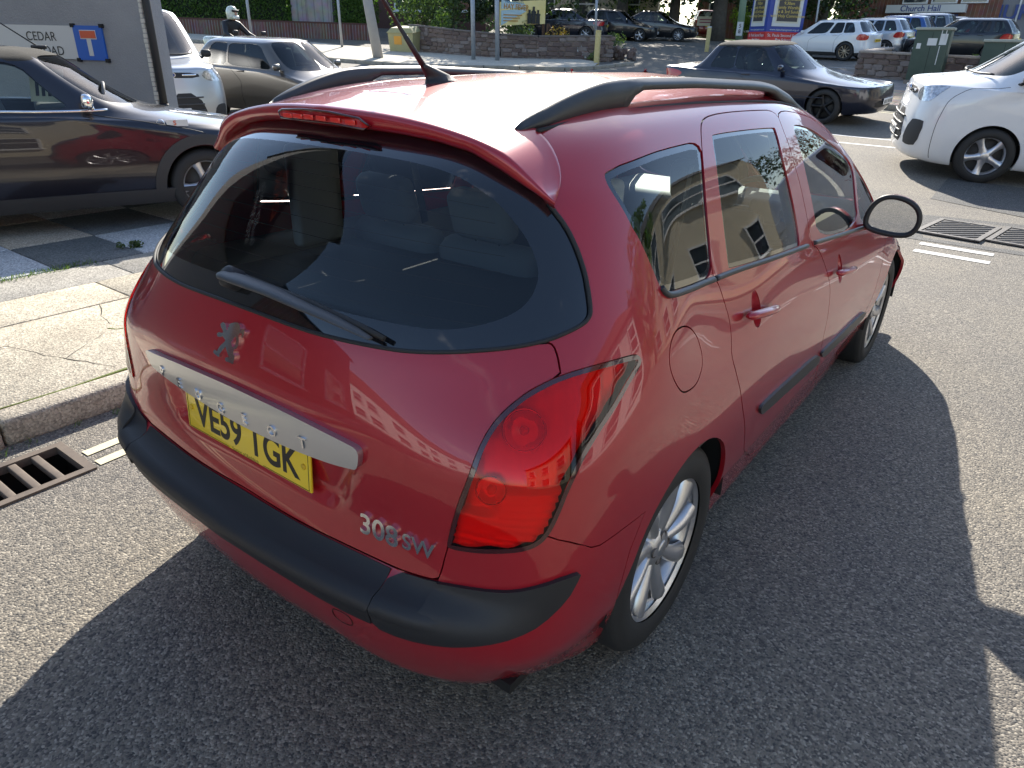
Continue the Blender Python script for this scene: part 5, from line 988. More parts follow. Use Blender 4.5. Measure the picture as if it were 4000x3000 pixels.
# ------------------------------------------------------------------ the far side of the main road
kt = thing('far_kerb', 'kerb', 'kerb'); del kt['label']; del kt['category']; kind(kt, 'structure')
def kerb_run(poly, closed=False):
    q = MB(); q_ = strip_mesh(poly, .15, .11); o = obj('kerb_top', q_, kt, M_kerb)
    P = poly; mb = MB()
    for a, b in zip(P[:-1], P[1:]):
        k = max(1, int(math.dist(a, b) / .95))
        for i in range(k):
            t0, t1 = i / k, (i + .985) / k; p0 = (a[0] + (b[0] - a[0]) * t0, a[1] + (b[1] - a[1]) * t0); p1 = (a[0] + (b[0] - a[0]) * t1, a[1] + (b[1] - a[1]) * t1); L_ = math.dist(p0, p1); an = math.atan2(p1[1] - p0[1], p1[0] - p0[0]); cx, cy = (p0[0] + p1[0]) / 2, (p0[1] + p1[1]) / 2
            mb = MB(); mb.rbox((0, 0, 0), (L_, .15, .14), .02, n=2); s = obj('kerb_stone', mb, kt, M_kerb, loc=(cx, cy, hz(cx, cy) + .042)); s.rotation_euler = (0, -math.atan2(hz(*p1) - hz(*p0), L_), an)
    bpy.data.objects.remove(o)
kerb_run(KERB[:8]); KL = [(-12.2, 24.0), (-12.5, 21.6), (-13.0, 20.55), (-14.3, 19.7), (-17.2, 17.4), (-20.5, 16.6), (-26, 18.3), (-40, 14)]; kerb_run(KL)
def pave_sheet(name, front, back, m, dz=.105):
    n = len(front); mb = MB(); R_ = 6; vs = []
    for a, b in zip(front, back):
        for t in np.linspace(0, 1, R_): x, y = a[0] + (b[0] - a[0]) * t, a[1] + (b[1] - a[1]) * t; vs.append((x, y, hz(x, y) + dz))
    mb.add(vs, [(i * R_ + j, i * R_ + j + 1, (i + 1) * R_ + j + 1, (i + 1) * R_ + j) for i in range(n - 1) for j in range(R_ - 1)], 0, True); return kind(obj(name, mb, None, m), 'structure')
def brickmat(name, c1, c2, mortar, sc, rough=.85, ratio=(.5, .25), msize=.02, rot=None, coord='Object'):
    m = bpy.data.materials.new(name); m.use_nodes = True; t = m.node_tree; b = t.nodes['Principled BSDF']; b.inputs['Roughness'].default_value = rough; tcn = t.nodes.new('ShaderNodeTexCoord'); mp_ = t.nodes.new('ShaderNodeMapping')
    if rot: mp_.inputs['Rotation'].default_value = rot
    bk = t.nodes.new('ShaderNodeTexBrick'); bk.inputs['Color1'].default_value = (*c1, 1); bk.inputs['Color2'].default_value = (*c2, 1); bk.inputs['Mortar'].default_value = (*mortar, 1); bk.inputs['Scale'].default_value = sc; bk.inputs['Brick Width'].default_value = ratio[0]; bk.inputs['Row Height'].default_value = ratio[1]; bk.inputs['Mortar Size'].default_value = msize; bk.inputs['Bias'].default_value = -.1
    n = t.nodes.new('ShaderNodeTexNoise'); n.inputs['Scale'].default_value = 3; n.inputs['Detail'].default_value = 8; mu = t.nodes.new('ShaderNodeMixRGB'); mu.blend_type = 'OVERLAY'; mu.inputs[0].default_value = .55
    t.links.new(tcn.outputs[coord], mp_.inputs[0]); t.links.new(mp_.outputs[0], bk.inputs['Vector']); t.links.new(tcn.outputs[coord], n.inputs['Vector']); t.links.new(bk.outputs['Color'], mu.inputs[1]); t.links.new(n.outputs['Color'], mu.inputs[2]); t.links.new(mu.outputs[0], b.inputs['Base Color'])
    bn = t.nodes.new('ShaderNodeBump'); bn.inputs['Strength'].default_value = .5; bn.inputs['Distance'].default_value = .02; bn.invert = True; t.links.new(bk.outputs['Fac'], bn.inputs['Height']); t.links.new(bn.outputs[0], b.inputs['Normal']); return m
M_pavers = brickmat('buff_pavers', (.47, .35, .235), (.40, .29, .20), (.20, .15, .11), 1.0, ratio=(.6, .45), msize=.012); M_pavegrey = concrete('far_pavement', (.22, .20, .195), (.33, .30, .28), 1.2); M_gravel = concrete('pale_gravel', (.42, .38, .31), (.55, .50, .41), 1.5)
pave_sheet('far_pavement', [(14, 14.7), (6, 15.4), (1, 15.9), (-1.4, 16.55), (-2.1, 16.75), (-5, 18.1), (-7.45, 19.5)], [(14, 17.6), (6, 18.4), (1, 18.9), (-1.2, 19.3), (-2.3, 19.6), (-4.9, 20.6), (-6.8, 21.4)], M_pavers)
pave_sheet('back_pavement', [(14, 17.6), (6, 18.4), (1, 18.9), (-1.2, 19.3), (-2.3, 19.6), (-4.9, 20.6), (-6.8, 21.4)], [(14, 20.4), (6, 21.0), (1, 21.5), (-1.0, 21.7), (-2.2, 21.9), (-3.9, 23.2), (-5.0, 25)], M_pavegrey)
pave_sheet('left_pavement', [(-12.5, 21.7), (-13.0, 20.65), (-14.3, 19.8), (-17.2, 17.5), (-20.5, 16.7), (-26, 18.4), (-40, 14.1)], [(-13.1, 23.1), (-14.2, 23.5), (-15.6, 22.6), (-17.4, 21.6), (-20.6, 20.8), (-27, 20.3), (-42, 16.5)], M_gravel)
# ---- rubble stone walls, every stone its own piece
M_stone = [mat('stone_a', (.145, .095, .075), .9, bump=(25, .8, .02), var=(9, .6, (.235, .18, .15))), mat('stone_b', (.18, .14, .125), .9, bump=(25, .8, .02), var=(9, .6, (.30, .25, .22))), mat('stone_c', (.105, .07, .06), .9, bump=(25, .8, .02), var=(9, .6, (.19, .14, .12)))]
M_mortar = mat('mortar', (.23, .19, .16), .95, bump=(40, .8, .02)); M_cap = mat('cap_stone', (.40, .33, .27), .85, bump=(30, .6, .01), var=(5, .5, (.30, .25, .21))); M_capdark = mat('cap_dark', (.145, .12, .105), .85, bump=(30, .6, .01))
STN = []
for k in range(9):
    bm = bmesh.new(); bmesh.ops.create_cube(bm, size=1); bmesh.ops.bevel(bm, geom=list(bm.edges), offset=.16, segments=1, affect='EDGES')
    for v in bm.verts: v.co += Vector((random.gauss(0, .035), random.gauss(0, .035), random.gauss(0, .04)))
    me = bpy.data.meshes.new('stone'); bm.to_mesh(me); bm.free(); me.materials.append(M_stone[k % 3]); STN.append(me)
def stone_wall(label, pts, H, th, capm, stones=True, row=.155, lean=None, htop=None, group=None):
    t = thing('stone_wall', label, 'wall', group=group); n = len(pts); Hs = htop or [H] * n
    for (a, b), (ha, hb) in zip(zip(pts[:-1], pts[1:]), zip(Hs[:-1], Hs[1:])):
        a = Vector((a[0], a[1], 0)); b = Vector((b[0], b[1], 0)); L_ = (b - a).length; d = (b - a) / L_; nn = Vector((d.y, -d.x, 0)); an = math.atan2(d.y, d.x)
        if (Vector((cam_o.location.x, cam_o.location.y, 0)) - a).dot(nn) < 0 and cam_o.matrix_world.translation is None: nn = -nn
        za, zb = hz(a.x, a.y), hz(b.x, b.y); mb = MB(); o = nn * (th / 2 - .03)
        vs = []
        for s in (-1, 1):
            for p, z, h in ((a, za, ha), (b, zb, hb)): vs += [(p.x + o.x * s, p.y + o.y * s, z - .2), (p.x + o.x * s, p.y + o.y * s, z + h)]
        mb.add(vs, [(0, 2, 3, 1), (4, 5, 7, 6), (1, 3, 7, 5), (0, 1, 5, 4), (2, 6, 7, 3)]); obj('wall_core', mb, t, M_mortar)
        k = max(1, int(L_ / 1.0))
        for i in range(k):
            t0, t1 = i / k, (i + .99) / k; p0 = a.lerp(b, t0); p1 = a.lerp(b, t1); z0 = za + ha + (zb + hb - za - ha) * t0; z1 = za + ha + (zb + hb - za - ha) * t1; mb = MB(); mb.rbox((0, 0, 0), ((p1 - p0).length, th + .06, .07), .012, n=1); c = obj('coping_stone', mb, t, capm, loc=((p0.x + p1.x) / 2, (p0.y + p1.y) / 2, (z0 + z1) / 2 + .03)); c.rotation_euler = (0, -math.atan2(z1 - z0, (p1 - p0).length), an)
        if stones:
            rows = int(round(max(ha, hb) / row))
            for r_ in range(rows):
                s = random.uniform(-.1, .05)
                while s < L_:
                    w = random.uniform(.18, .46); m_ = min(max((s + w / 2) / L_, 0), 1); p = a.lerp(b, m_); z = za + (zb - za) * m_; hh_ = (ha + (hb - ha) * m_) / rows
                    if s + w > L_ + .1: w = max(.1, L_ - s)
                    for sd_ in (1, -1) if False else (1,):
                        o_ = part('stone', random.choice(STN), t); q = p + nn * (th / 2 - .045) * sd_; o_.location = (q.x, q.y, z + hh_ * (r_ + .5) + random.uniform(-.012, .012)); o_.rotation_euler = (0, 0, an); o_.scale = (w - .012, .12 + random.uniform(0, .03), hh_ * random.uniform(.82, 1.08))
                    s += w
    return t
stone_wall('rubble stone wall with pale coping behind the green cabinets beside the church car park', [(-4.0, 22.95), (-2.1, 22.2), (0.6, 22.1), (7, 21.6)], .74, .38, M_cap); stone_wall('short return of rubble stone wall running back from the road into the car park', [(-4.3, 27.6), (-4.0, 23.1)], .72, .34, M_cap, htop=[.60, .72])
stone_wall('long red rubble stone wall with dark coping below the yellow theatre banner', [(-20.9, 21.25), (-18.6, 21.35), (-16.7, 21.75), (-15.6, 22.6), (-14.25, 24.0), (-13.55, 24.6)], .78, .40, M_capdark, htop=[.98, .92, .86, .82, .84, .86])
stone_wall('low stub of stone wall beside the church noticeboard and white hatchback', [(-9.3, 31.2), (-8.1, 31.5)], .62, .4, M_capdark)
# rockery
rk = thing('rockery', 'heap of rough pale stones beside the driveway at the end of the red stone wall', 'rocks')
for k in range(26): o = part('rock', STN[k % 9], rk); x, y = -13.7 + random.gauss(0, .35), 25.4 + random.gauss(0, .55); o.location = (x, y, hz(x, y) + .1 + random.random() * .35); o.rotation_euler = (random.random() * 3, random.random() * 3, random.random() * 3); s = random.uniform(.18, .34); o.scale = (s, s * .8, s * .7)
# hedge wall, hedges and garage gable
M_redbrick = brickmat('red_brick', (.115, .05, .035), (.16, .075, .055), (.20, .17, .15), 2.2, ratio=(.5, .165)); M_blockwork = brickmat('grey_blocks', (.22, .21, .20), (.27, .255, .24), (.17, .16, .15), 1.0, ratio=(.44, .21), msize=.012)
HW0, HW1 = Vector((-41.0, 15.2, 0)), Vector((-26.0, 24.2, 0)); HD = (HW1 - HW0).normalized(); HA = math.atan2(HD.y, HD.x); HN = Vector((HD.y, -HD.x, 0))
def wallblock(name, parent, m, t0, t1, off0, off1, h0, h1):
    k = max(1, int((t1 - t0) / 2)); mb = MB()
    for i in range(k):
        a = HW0 + HD * (t0 + (t1 - t0) * i / k); b = HW0 + HD * (t0 + (t1 - t0) * (i + 1) / k); vs = []
        for p in (a, b):
            z = hz(p.x, p.y)
            for o in (off0, off1): q = p - HN * o; vs += [(q.x, q.y, z + h0), (q.x, q.y, z + h1)]
        mb.add(vs, [(0, 4, 5, 1), (2, 3, 7, 6), (1, 5, 7, 3), (0, 1, 3, 2), (4, 6, 7, 5)])
    return obj(name, mb, parent, m)
hw_ = thing('garden_wall', 'low red brick garden wall under the clipped hedges', 'wall'); wallblock('brickwork', hw_, M_redbrick, 0, 17.3, 0, .28, -.2, .66); wallblock('brick_on_edge', hw_, mat('dark_brick', (.09, .04, .03), .85), 0, 17.3, -.02, .30, .66, .73)
def hedge(label, t0, t1, z0, z1, n, grp):
    t = thing('hedge', label, 'hedge', group=grp); L_ = t1 - t0; P = []; N = []
    for _ in range(n):
        f = random.random(); s = random.uniform(t0, t1); d = random.uniform(.25, 1.15); h = random.uniform(z0, z1)
        if f < .62: d = .30 + abs(random.gauss(0, .07)) + .06 * math.sin(s * 2.3) * math.sin(h * 3); nn = HN
        elif f < .85: h = z1 - abs(random.gauss(0, .08)) + .05 * math.sin(s * 3.1); nn = Vector((0, 0, 1))
        else: s = (t0 if random.random() < .5 else t1) + random.gauss(0, .05); nn = HD
        p = HW0 + HD * s - HN * d; P.append((p.x, p.y, hz(p.x, p.y) + h)); N.append(tuple(nn))
    part('foliage', leaves(np.array(P), np.array(N), .12), t, L_hedge)
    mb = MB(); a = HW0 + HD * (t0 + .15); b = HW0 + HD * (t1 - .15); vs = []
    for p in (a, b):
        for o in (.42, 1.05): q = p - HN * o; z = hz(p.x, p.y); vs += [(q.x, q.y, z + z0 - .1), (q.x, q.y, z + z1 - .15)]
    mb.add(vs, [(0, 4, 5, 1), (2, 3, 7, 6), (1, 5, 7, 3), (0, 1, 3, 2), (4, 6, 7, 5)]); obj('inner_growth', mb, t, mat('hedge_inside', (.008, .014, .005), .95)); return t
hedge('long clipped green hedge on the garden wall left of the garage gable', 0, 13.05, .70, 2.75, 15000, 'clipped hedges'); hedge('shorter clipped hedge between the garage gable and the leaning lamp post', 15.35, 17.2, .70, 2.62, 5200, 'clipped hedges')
gr_ = thing('garage', 'grey concrete block garage gable standing between the two hedges', 'garage'); a = HW0 + HD * 14.15 - HN * 2.2; q = MB(); zg = hz(a.x, a.y); q.box((a.x, a.y, zg + 1.3), (2.05, 3.6, 2.9), rz=HA); obj('block_wall', q, gr_, M_blockwork)
mtx = Matrix.Translation((a.x, a.y, zg + 2.75)) @ Matrix.Rotation(HA, 4, 'Z') @ Matrix.Rotation(PI / 2, 4, 'X'); q = MB(); q.prism([(-1.03, 0), (1.03, 0), (0, .62)], -1.79, 1.79, mtx=mtx); obj('gable', q, gr_, M_blockwork)
for s in (1, -1): q = MB(); c = Vector((a.x, a.y, zg + 3.07)) + HD * (.58 * s); q.box(tuple(c), (1.42, 3.9, .07), rz=HA, ry=.54 * s); obj('roof_slope', q, gr_, mat('roof_dark', (.07, .06, .055), .8))
q = MB(); c = a + HD * 1.09 + HN * 1.5; q.box((c.x, c.y, zg + 1.35), (.16, .6, 2.5), rz=HA); obj('corner_post', q, gr_, mat('dark_wood', (.03, .028, .026), .85))
# ------------------------------------------------------------------ posts and street furniture
M_galv = mat('galvanised', (.36, .38, .40), .5, .55, var=(8, .5, (.30, .32, .335))); M_greenpaint = mat('green_paint', (.17, .25, .16), .5, var=(3, .5, (.21, .29, .19)))
def post(name, label, cat, base, top, r, m, group=None, r1=None, cap=True):
    b = Vector(base); t = thing(name, label, cat, base, 0, group); q = MB(); d = Vector(top) - b; q.tube([d * -.02, d * .5, d], [r, (r + (r1 or r)) / 2, r1 or r], n=14); obj('post_tube', q, t, m); return t
z_ = lambda x, y: hz(x, y)
SP = 'bare galvanised sign posts'
post('sign_post', 'galvanised post in front of the red stone wall, left of the pair near the banner', 'post', (-16.86, 20.30, z_(-16.86, 20.3)), (-16.84, 20.2, 4.2), .078, M_galv, SP); post('sign_post', 'galvanised post overlapping the left end of the yellow theatre banner', 'post', (-16.07, 20.73, z_(-16.07, 20.73)), (-16.10, 20.65, 4.2), .080, M_galv, SP)
post('sign_post', 'slim galvanised post rising past the rear of the dark saloon behind the red stone wall', 'post', (-15.0, 25.85, z_(-15, 25.85)), (-15.02, 25.7, 4.4), .05, M_galv, SP); post('sign_post', 'slim galvanised post between the garage gable and the right hedge', 'post', (-23.6, 19.85, z_(-23.6, 19.85)), (-23.56, 19.75, 4.3), .055, M_galv, SP)
post('sign_post', 'slim galvanised post in front of the long hedge beside the motorcyclist', 'post', (-24.2, 16.0, z_(-24.2, 16)), (-24.1, 15.9, 4.2), .05, M_galv, SP); post('sign_post', 'thin grey post in front of the white hatchback beside the noticeboard', 'post', (-7.86, 31.2, z_(-7.86, 31.2)), (-7.93, 31.0, 4.6), .035, M_galv, SP)
post('lamp_post', 'thick pale concrete lamp post leaning to the left beside the right hedge', 'lamp post', (-19.52, 18.05, z_(-19.52, 18.05)), (-19.9, 17.6, 5.2), .19, mat('pole_concrete', (.40, .385, .36), .8, var=(5, .5, (.33, .315, .29))), None, .15)
lp = post('lamp_post', 'pale green lamp post carrying a white number plate beside the noticeboard', 'lamp post', (-12.26, 34.5, z_(-12.26, 34.5)), (-12.29, 34.2, 6.2), .17, M_greenpaint, None, .14); dcam = Vector((1.44 + 12.27, -1.56 - 34.4, 0)).normalized(); xr = Vector((-dcam.y, dcam.x, 0)); pz = Vector((-12.27, 34.4, 2.9 - .05)) + dcam * .165
q = MB(); c_ = pz - Vector(lp.location); q.box(tuple(c_), (.28, .02, .58), rz=math.atan2(xr.y, xr.x)); obj('number_plate', q, lp, M_sign); text('plate_number', '58', lp, M_ink, c_ + dcam * .012, xr, (0, 0, 1), .23)
M_post_y = mat('yellow_post', (.52, .40, .13), .7, var=(12, .5, (.62, .52, .27))); GP = 'yellow wooden gate posts'
for lab, x, y, h in (('yellow wooden post at the end of the red stone wall by the driveway', -13.1, 22.85, 1.12), ('yellow wooden post with a white top beyond the rear of the dark convertible', -12.8, 32.1, 1.0)):
    t = thing('gate_post', lab, 'post', (x, y, z_(x, y)), .2, GP); q = MB(); q.rbox((0, 0, h / 2), (.17, .15, h), .01); obj('post_shaft', q, t, M_post_y); q = MB(); q.rbox((0, 0, h + .02), (.175, .155, .05), .012); obj('post_cap', q, t, M_sign if 'white' in lab else M_post_y)
# grit bin
gb__ = thing('grit_bin', 'faded yellow grit bin with orange label by the red stone wall', 'bin', (-20.75, 20.7, z_(-20.75, 20.7)), .28); q = MB(); q.add([(-.5, -.36, 0), (.5, -.36, 0), (.5, .36, 0), (-.5, .36, 0), (-.56, -.42, .74), (.56, -.42, .74), (.56, .42, .86), (-.56, .42, .86)], [(0, 1, 5, 4), (1, 2, 6, 5), (2, 3, 7, 6), (3, 0, 4, 7), (0, 3, 2, 1)]); M_bin = mat('bin_yellow', (.40, .36, .17), .6, var=(4, .5, (.33, .30, .15))); obj('bin_body', q, gb__, M_bin)
q = MB(); q.add([(-.60, -.46, .74), (.60, -.46, .74), (.60, .46, .86), (-.60, .46, .86), (-.45, -.34, .92), (.45, -.34, .92), (.45, .34, 1.02), (-.45, .34, 1.02)], [(0, 1, 5, 4), (1, 2, 6, 5), (2, 3, 7, 6), (3, 0, 4, 7), (4, 5, 6, 7)]); obj('bin_lid', q, gb__, M_bin); q = MB(); q.box((-.12, -.405, .48), (.34, .012, .30), rx=.08); obj('orange_label', q, gb__, mat('orange', (.70, .32, .04), .6))
# green cabinets
M_cab = mat('cabinet_green', (.035, .062, .042), .55, var=(6, .6, (.055, .08, .058))); CG = 'green telecoms cabinets'
def cabinet(lab, x, y, w, d, h, rz, tags):
    t = thing('telecoms_cabinet', lab, 'cabinet', (x, y, z_(x, y) + .10), rz, CG); q = MB(); q.rbox((0, 0, h / 2), (w, d, h), .015); obj('cabinet_body', q, t, M_cab); q = MB(); q.rbox((0, 0, h + .03), (w + .07, d + .08, .07), .02); obj('cabinet_lid', q, t, mat('lid_grey', (.33, .35, .30), .6)); q = MB(); q.box((0, 0, .04), (w + .05, d + .05, .10)); obj('plinth', q, t, M_mortar)
    q = MB(); q.box((0, -d / 2 - .002, h * .5), (.008, .004, h * .92)); obj('door_gap', q, t, M_black)
    for (sx, sz, sw, sh, m) in tags: q = MB(); q.box((sx, -d / 2 - .004, sz), (sw, .004, sh)); obj('sticker', q, t, m)
cabinet('tall green cabinet streaked with white paint before the stone wall', -2.06, 21.55, .82, .42, 1.30, -.02, [(-.28, .92, .10, .13, M_sign), (.02, 1.02, .22, .17, M_sign), (.27, 1.08, .17, .26, M_sign), (.22, .70, .018, .45, M_sign), (.30, 1.20, .02, .3, M_sign), (.20, 1.22, .02, .22, M_sign)])
cabinet('second green cabinet further right, partly hidden behind the white van bonnet', -.42, 22.0, .95, .5, 1.05, -.02, [])
# banner on wooden posts
bn_ = thing('banner', 'yellow and blue theatre banner strung between dark wooden posts above the red stone wall', 'banner'); A_, B_ = Vector((-16.79, 21.73, 0)), Vector((-16.33, 24.05, 0)); q = MB(); nseg = 12; vs = []
for i in range(nseg + 1):
    t = i / nseg; p = A_.lerp(B_, t); sag = .03 * math.sin(t * 9); vs += [(p.x + sag, p.y, 2.49 + .15 * t), (p.x + sag, p.y, 3.28 + .20 * t), (p.x + sag + .012, p.y, 2.49 + .15 * t), (p.x + sag + .012, p.y, 3.28 + .20 * t)]
q.add(vs, [(4 * i + 2, 4 * i + 6, 4 * i + 7, 4 * i + 3) for i in range(nseg)] + [(4 * i, 4 * i + 1, 4 * i + 5, 4 * i + 4) for i in range(nseg)]); M_ban = mat('banner_cloth', (.78, .60, .16), .6, var=(1.2, .6, (.85, .74, .38), 2)); obj('banner_sheet', q, bn_, M_ban)
xb = (B_ - A_).normalized(); nb = Vector((xb.y, -xb.x, 0)); text('banner_title', 'hay', bn_, mat('banner_brown', (.45, .22, .04), .6), A_.lerp(B_, .34) + Vector((0, 0, 3.14)) + nb * .05, xb, (0, 0, 1), .26); text('banner_author', 'noel', bn_, mat('banner_blue', (.10, .22, .33), .6), A_.lerp(B_, .30) + Vector((0, 0, 3.32)) + nb * .05, xb, (0, 0, 1), .15)
def banner_patch(name, pts, m, lift): q = MB(); q.prism([(x, z) for x, z in pts], 0, .004, mtx=Matrix(((xb.x, 0, nb.x, A_.x + nb.x * lift), (xb.y, 0, nb.y, A_.y + nb.y * lift), (0, 1, 0, 2.5), (0, 0, 0, 1)))); obj(name, q, bn_, m)
banner_patch('blue_ray', [(.05, .0), (.05, .50), (1.30, .62), (1.3, .52)], mat('ray_blue', (.42, .56, .58), .6), .040); banner_patch('blue_ray', [(.05, .55), (.05, .85), (1.25, .78), (1.3, .66)], mat('ray_blue'), .040)
for k, (x, s) in enumerate(((1.50, .90), (1.72, 1.08), (1.95, .92))):
    banner_patch('figure_silhouette', [(x - .11, .12), (x - .10, .42 * s), (x - .13, .50 * s), (x - .05, .54 * s), (x - .05, .60 * s), (x - .055, .66 * s), (x + .055, .66 * s), (x + .05, .60 * s), (x + .05, .54 * s), (x + .13, .50 * s), (x + .10, .42 * s), (x + .11, .12)], M_ink, .046 + .004 * k)
for k in range(3): banner_patch('text_row', [(.15, .38 - k * .1), (1.1 - k * .1, .40 - k * .1), (1.1 - k * .1, .365 - k * .1), (.15, .345 - k * .1)], mat('banner_brown'), .05)
M_wood = mat('brown_wood', (.10, .055, .032), .85, bump=(20, .6, .01))
for p, zt in ((A_, 3.35), (B_, 3.55)):
    q = MB(); q.box((p.x - nb.x * .05, p.y - nb.y * .05, (zt + 1.2) / 2), (.08, .08, zt - 1.2)); obj('banner_post', q, bn_, M_wood)
for s in (-1, 1): q = MB(); q.tube([(-16.2 + .02, 24.1, 2.65), (-16.0 + .28 * s, 24.25 + .2 * s, 1.75)], .045, n=6); obj('post_strut', q, bn_, M_wood)
# sign plate on the stone wall
sw_ = thing('wall_sign', 'white and purple church parking notice fixed to the right end of the red stone wall', 'sign'); a = Vector((-14.52, 23.58, 0)); b = Vector((-14.02, 24.05, 0)); xs_ = (b - a).normalized(); ns_ = Vector((xs_.y, -xs_.x, 0)); an = math.atan2(xs_.y, xs_.x); c = a.lerp(b, .5) + ns_ * .06
q = MB(); q.box((c.x, c.y, 1.72), (.62, .02, .52), rz=an); obj('sign_plate', q, sw_, M_sign); M_purple = mat('sign_purple', (.28, .06, .16), .5); text('sign_lettering', 'stp', sw_, M_purple, c + ns_ * .012 + Vector((0, 0, 1.86)), xs_, (0, 0, 1), .105); text('sign_lettering', 'priv', sw_, mat('sign_crimson', (.45, .03, .08), .5), c + ns_ * .012 + Vector((0, 0, 1.68)), xs_, (0, 0, 1), .055)
for k in range(2): q = MB(); p = c + ns_ * .012; q.box((p.x, p.y, 1.60 - k * .07), (.44, .004, .018), rz=an); obj('text_row', q, sw_, M_purple)
# church noticeboard, two faces meeting at a front edge
nbd = thing('noticeboard', 'blue and red church noticeboard with two framed posters of service times', 'noticeboard'); E0 = Vector((-9.42, 29.78, 0)); M_nblue = mat('board_blue', (.03, .06, .30), .45); M_nred = mat('board_red', (.55, .03, .03), .5); M_dark = mat('poster_dark', (.05, .045, .045), .5); M_gold = mat('poster_gold', (.62, .47, .10), .5); M_cream = mat('poster_cream', (.62, .58, .45), .5)
def face(E1, wtxt, right):
    d = (E1 - E0); w = d.length; d.normalize(); n = Vector((d.y, -d.x, 0)) if right else Vector((-d.y, d.x, 0)); x = d if right else -d; an = math.atan2(d.y, d.x)
    def bx(name, t0, t1, z0, z1, th, m, lift): q = MB(); p = E0 + d * ((t0 + t1) / 2 * w) + n * (lift + th / 2); q.box((p.x, p.y, (z0 + z1) / 2), (abs(t1 - t0) * w, th, z1 - z0), rz=an); return obj(name, q, nbd, m)
    bx('board_panel', .01, 1, 2.60, 5.2, .06, M_nblue, -.06); bx('red_panel', 0, 1.02, 2.10, 2.60, .06, M_nred, -.05); bx('poster_frame', .13, .90, 2.80, 5.0, .03, M_sign, .004); bx('poster_gold', .20, .83, 2.92, 4.9, .006, M_cream, .036); bx('poster', .235, .795, 2.98, 4.85, .006, M_dark, .043)
    mid = E0 + d * (.515 * w) + n * .051; text('service_times', 'times', nbd, M_gold, mid + Vector((0, 0, 3.62)), x, (0, 0, 1), .155 * w / 1.55, .15)
    mid = E0 + d * (.51 * w) + n * .013; text('board_title', 'steps1', nbd, M_sign, mid + Vector((0, 0, 2.47)), x, (0, 0, 1), .155 * w / 1.55, .15); text('board_title', 'steps2', nbd, M_sign, mid + Vector((0, 0, 2.31)), x, (0, 0, 1), .155 * w / 1.55, .15); text('web_line', 'web', nbd, M_sign, mid + n * -.01 + Vector((0, 0, 2.68)), x, (0, 0, 1), .11 * w / 1.55, .09)
face(Vector((-8.32, 30.92, 0)), 1, True); face(Vector((-10.30, 30.32, 0)), 0, False)
for p in ((-9.45, 29.95), (-8.4, 31.0), (-10.3, 30.5)): q = MB(); q.tube([(p[0], p[1], z_(*p) - .1), (p[0], p[1], 2.2)], .05, n=10); obj('board_leg', q, nbd, M_nblue)
# ------------------------------------------------------------------ church hall and houses
M_glazing = mat('window_dark', (.03, .04, .05), .05, coat=1.); M_wpaint = mat('white_frames', (.72, .72, .70), .5); M_hblue = mat('hall_blue', (.02, .05, .22), .45); M_cladding = mat('grey_cladding', (.20, .20, .215), .7); M_hallbrick = brickmat('hall_brick', (.15, .065, .045), (.20, .09, .06), (.25, .22, .2), 2.2, ratio=(.5, .165))
hl_ = thing('church_hall', 'brick church hall with a white fascia reading Church Hall over blue framed doors', 'building'); HB = z_(-8, 54)
q = MB(); q.box((-8.8, 59.5, HB + 2.2), (9.6, 7, 4.6), rz=.0); obj('brick_walls', q, hl_, M_hallbrick); fy = 55.75
q = MB(); q.box((-8.1, fy - .3, 4.78), (4.6, .8, .46)); obj('fascia', q, hl_, M_sign); text('fascia_lettering', 'hall', hl_, M_hblue, (-8.35, fy - .71, 4.78), (1, 0, 0), (0, 0, 1), .48)
for k in range(4): q = MB(); q.box((-9.75 + k * 1.02, fy + .18, HB + 1.0), (.94, .1, 2.2)); w_ = obj('door_frame', q, hl_, M_hblue); q = MB(); q.box((-9.75 + k * 1.02, fy + .12, HB + 1.15), (.66, .06, 1.7)); obj('door_glass', q, w_, M_glazing if k != 1 else mat('blind', (.28, .25, .2), .6))
q = MB(); q.box((-8.6, 58.6, 6.2), (6.5, 6.2, .4)); obj('flat_roof', q, hl_, mat('roof_dark', (.07, .06, .055), .8))
for k in range(3): q = MB(); q.box((-8.9 + k * 1.7, fy + .16, 5.5), (1.5, .12, .8)); w_ = obj('upper_window', q, hl_, M_wpaint); q = MB(); q.box((-8.9 + k * 1.7, fy + .09, 5.5), (1.3, .06, .62)); obj('pane', q, w_, M_glazing)
ch_ = thing('church', 'grey panelled church wall with white seams and large blue letters', 'building'); q = MB(); q.box((-1.0, 59.8, HB + 4), (9.8, 7, 8.6)); obj('panel_wall', q, ch_, M_cladding)
for k in range(7): q = MB(); q.box((-5.75 + k * 1.35, 56.28, HB + 4), (.10, .06, 8)); obj('panel_seam', q, ch_, M_wpaint)
text('church_letters', 'church', ch_, M_hblue, (-5.5, 56.2, 4.55), (1, 0, 0), (0, 0, 1), 1.15)
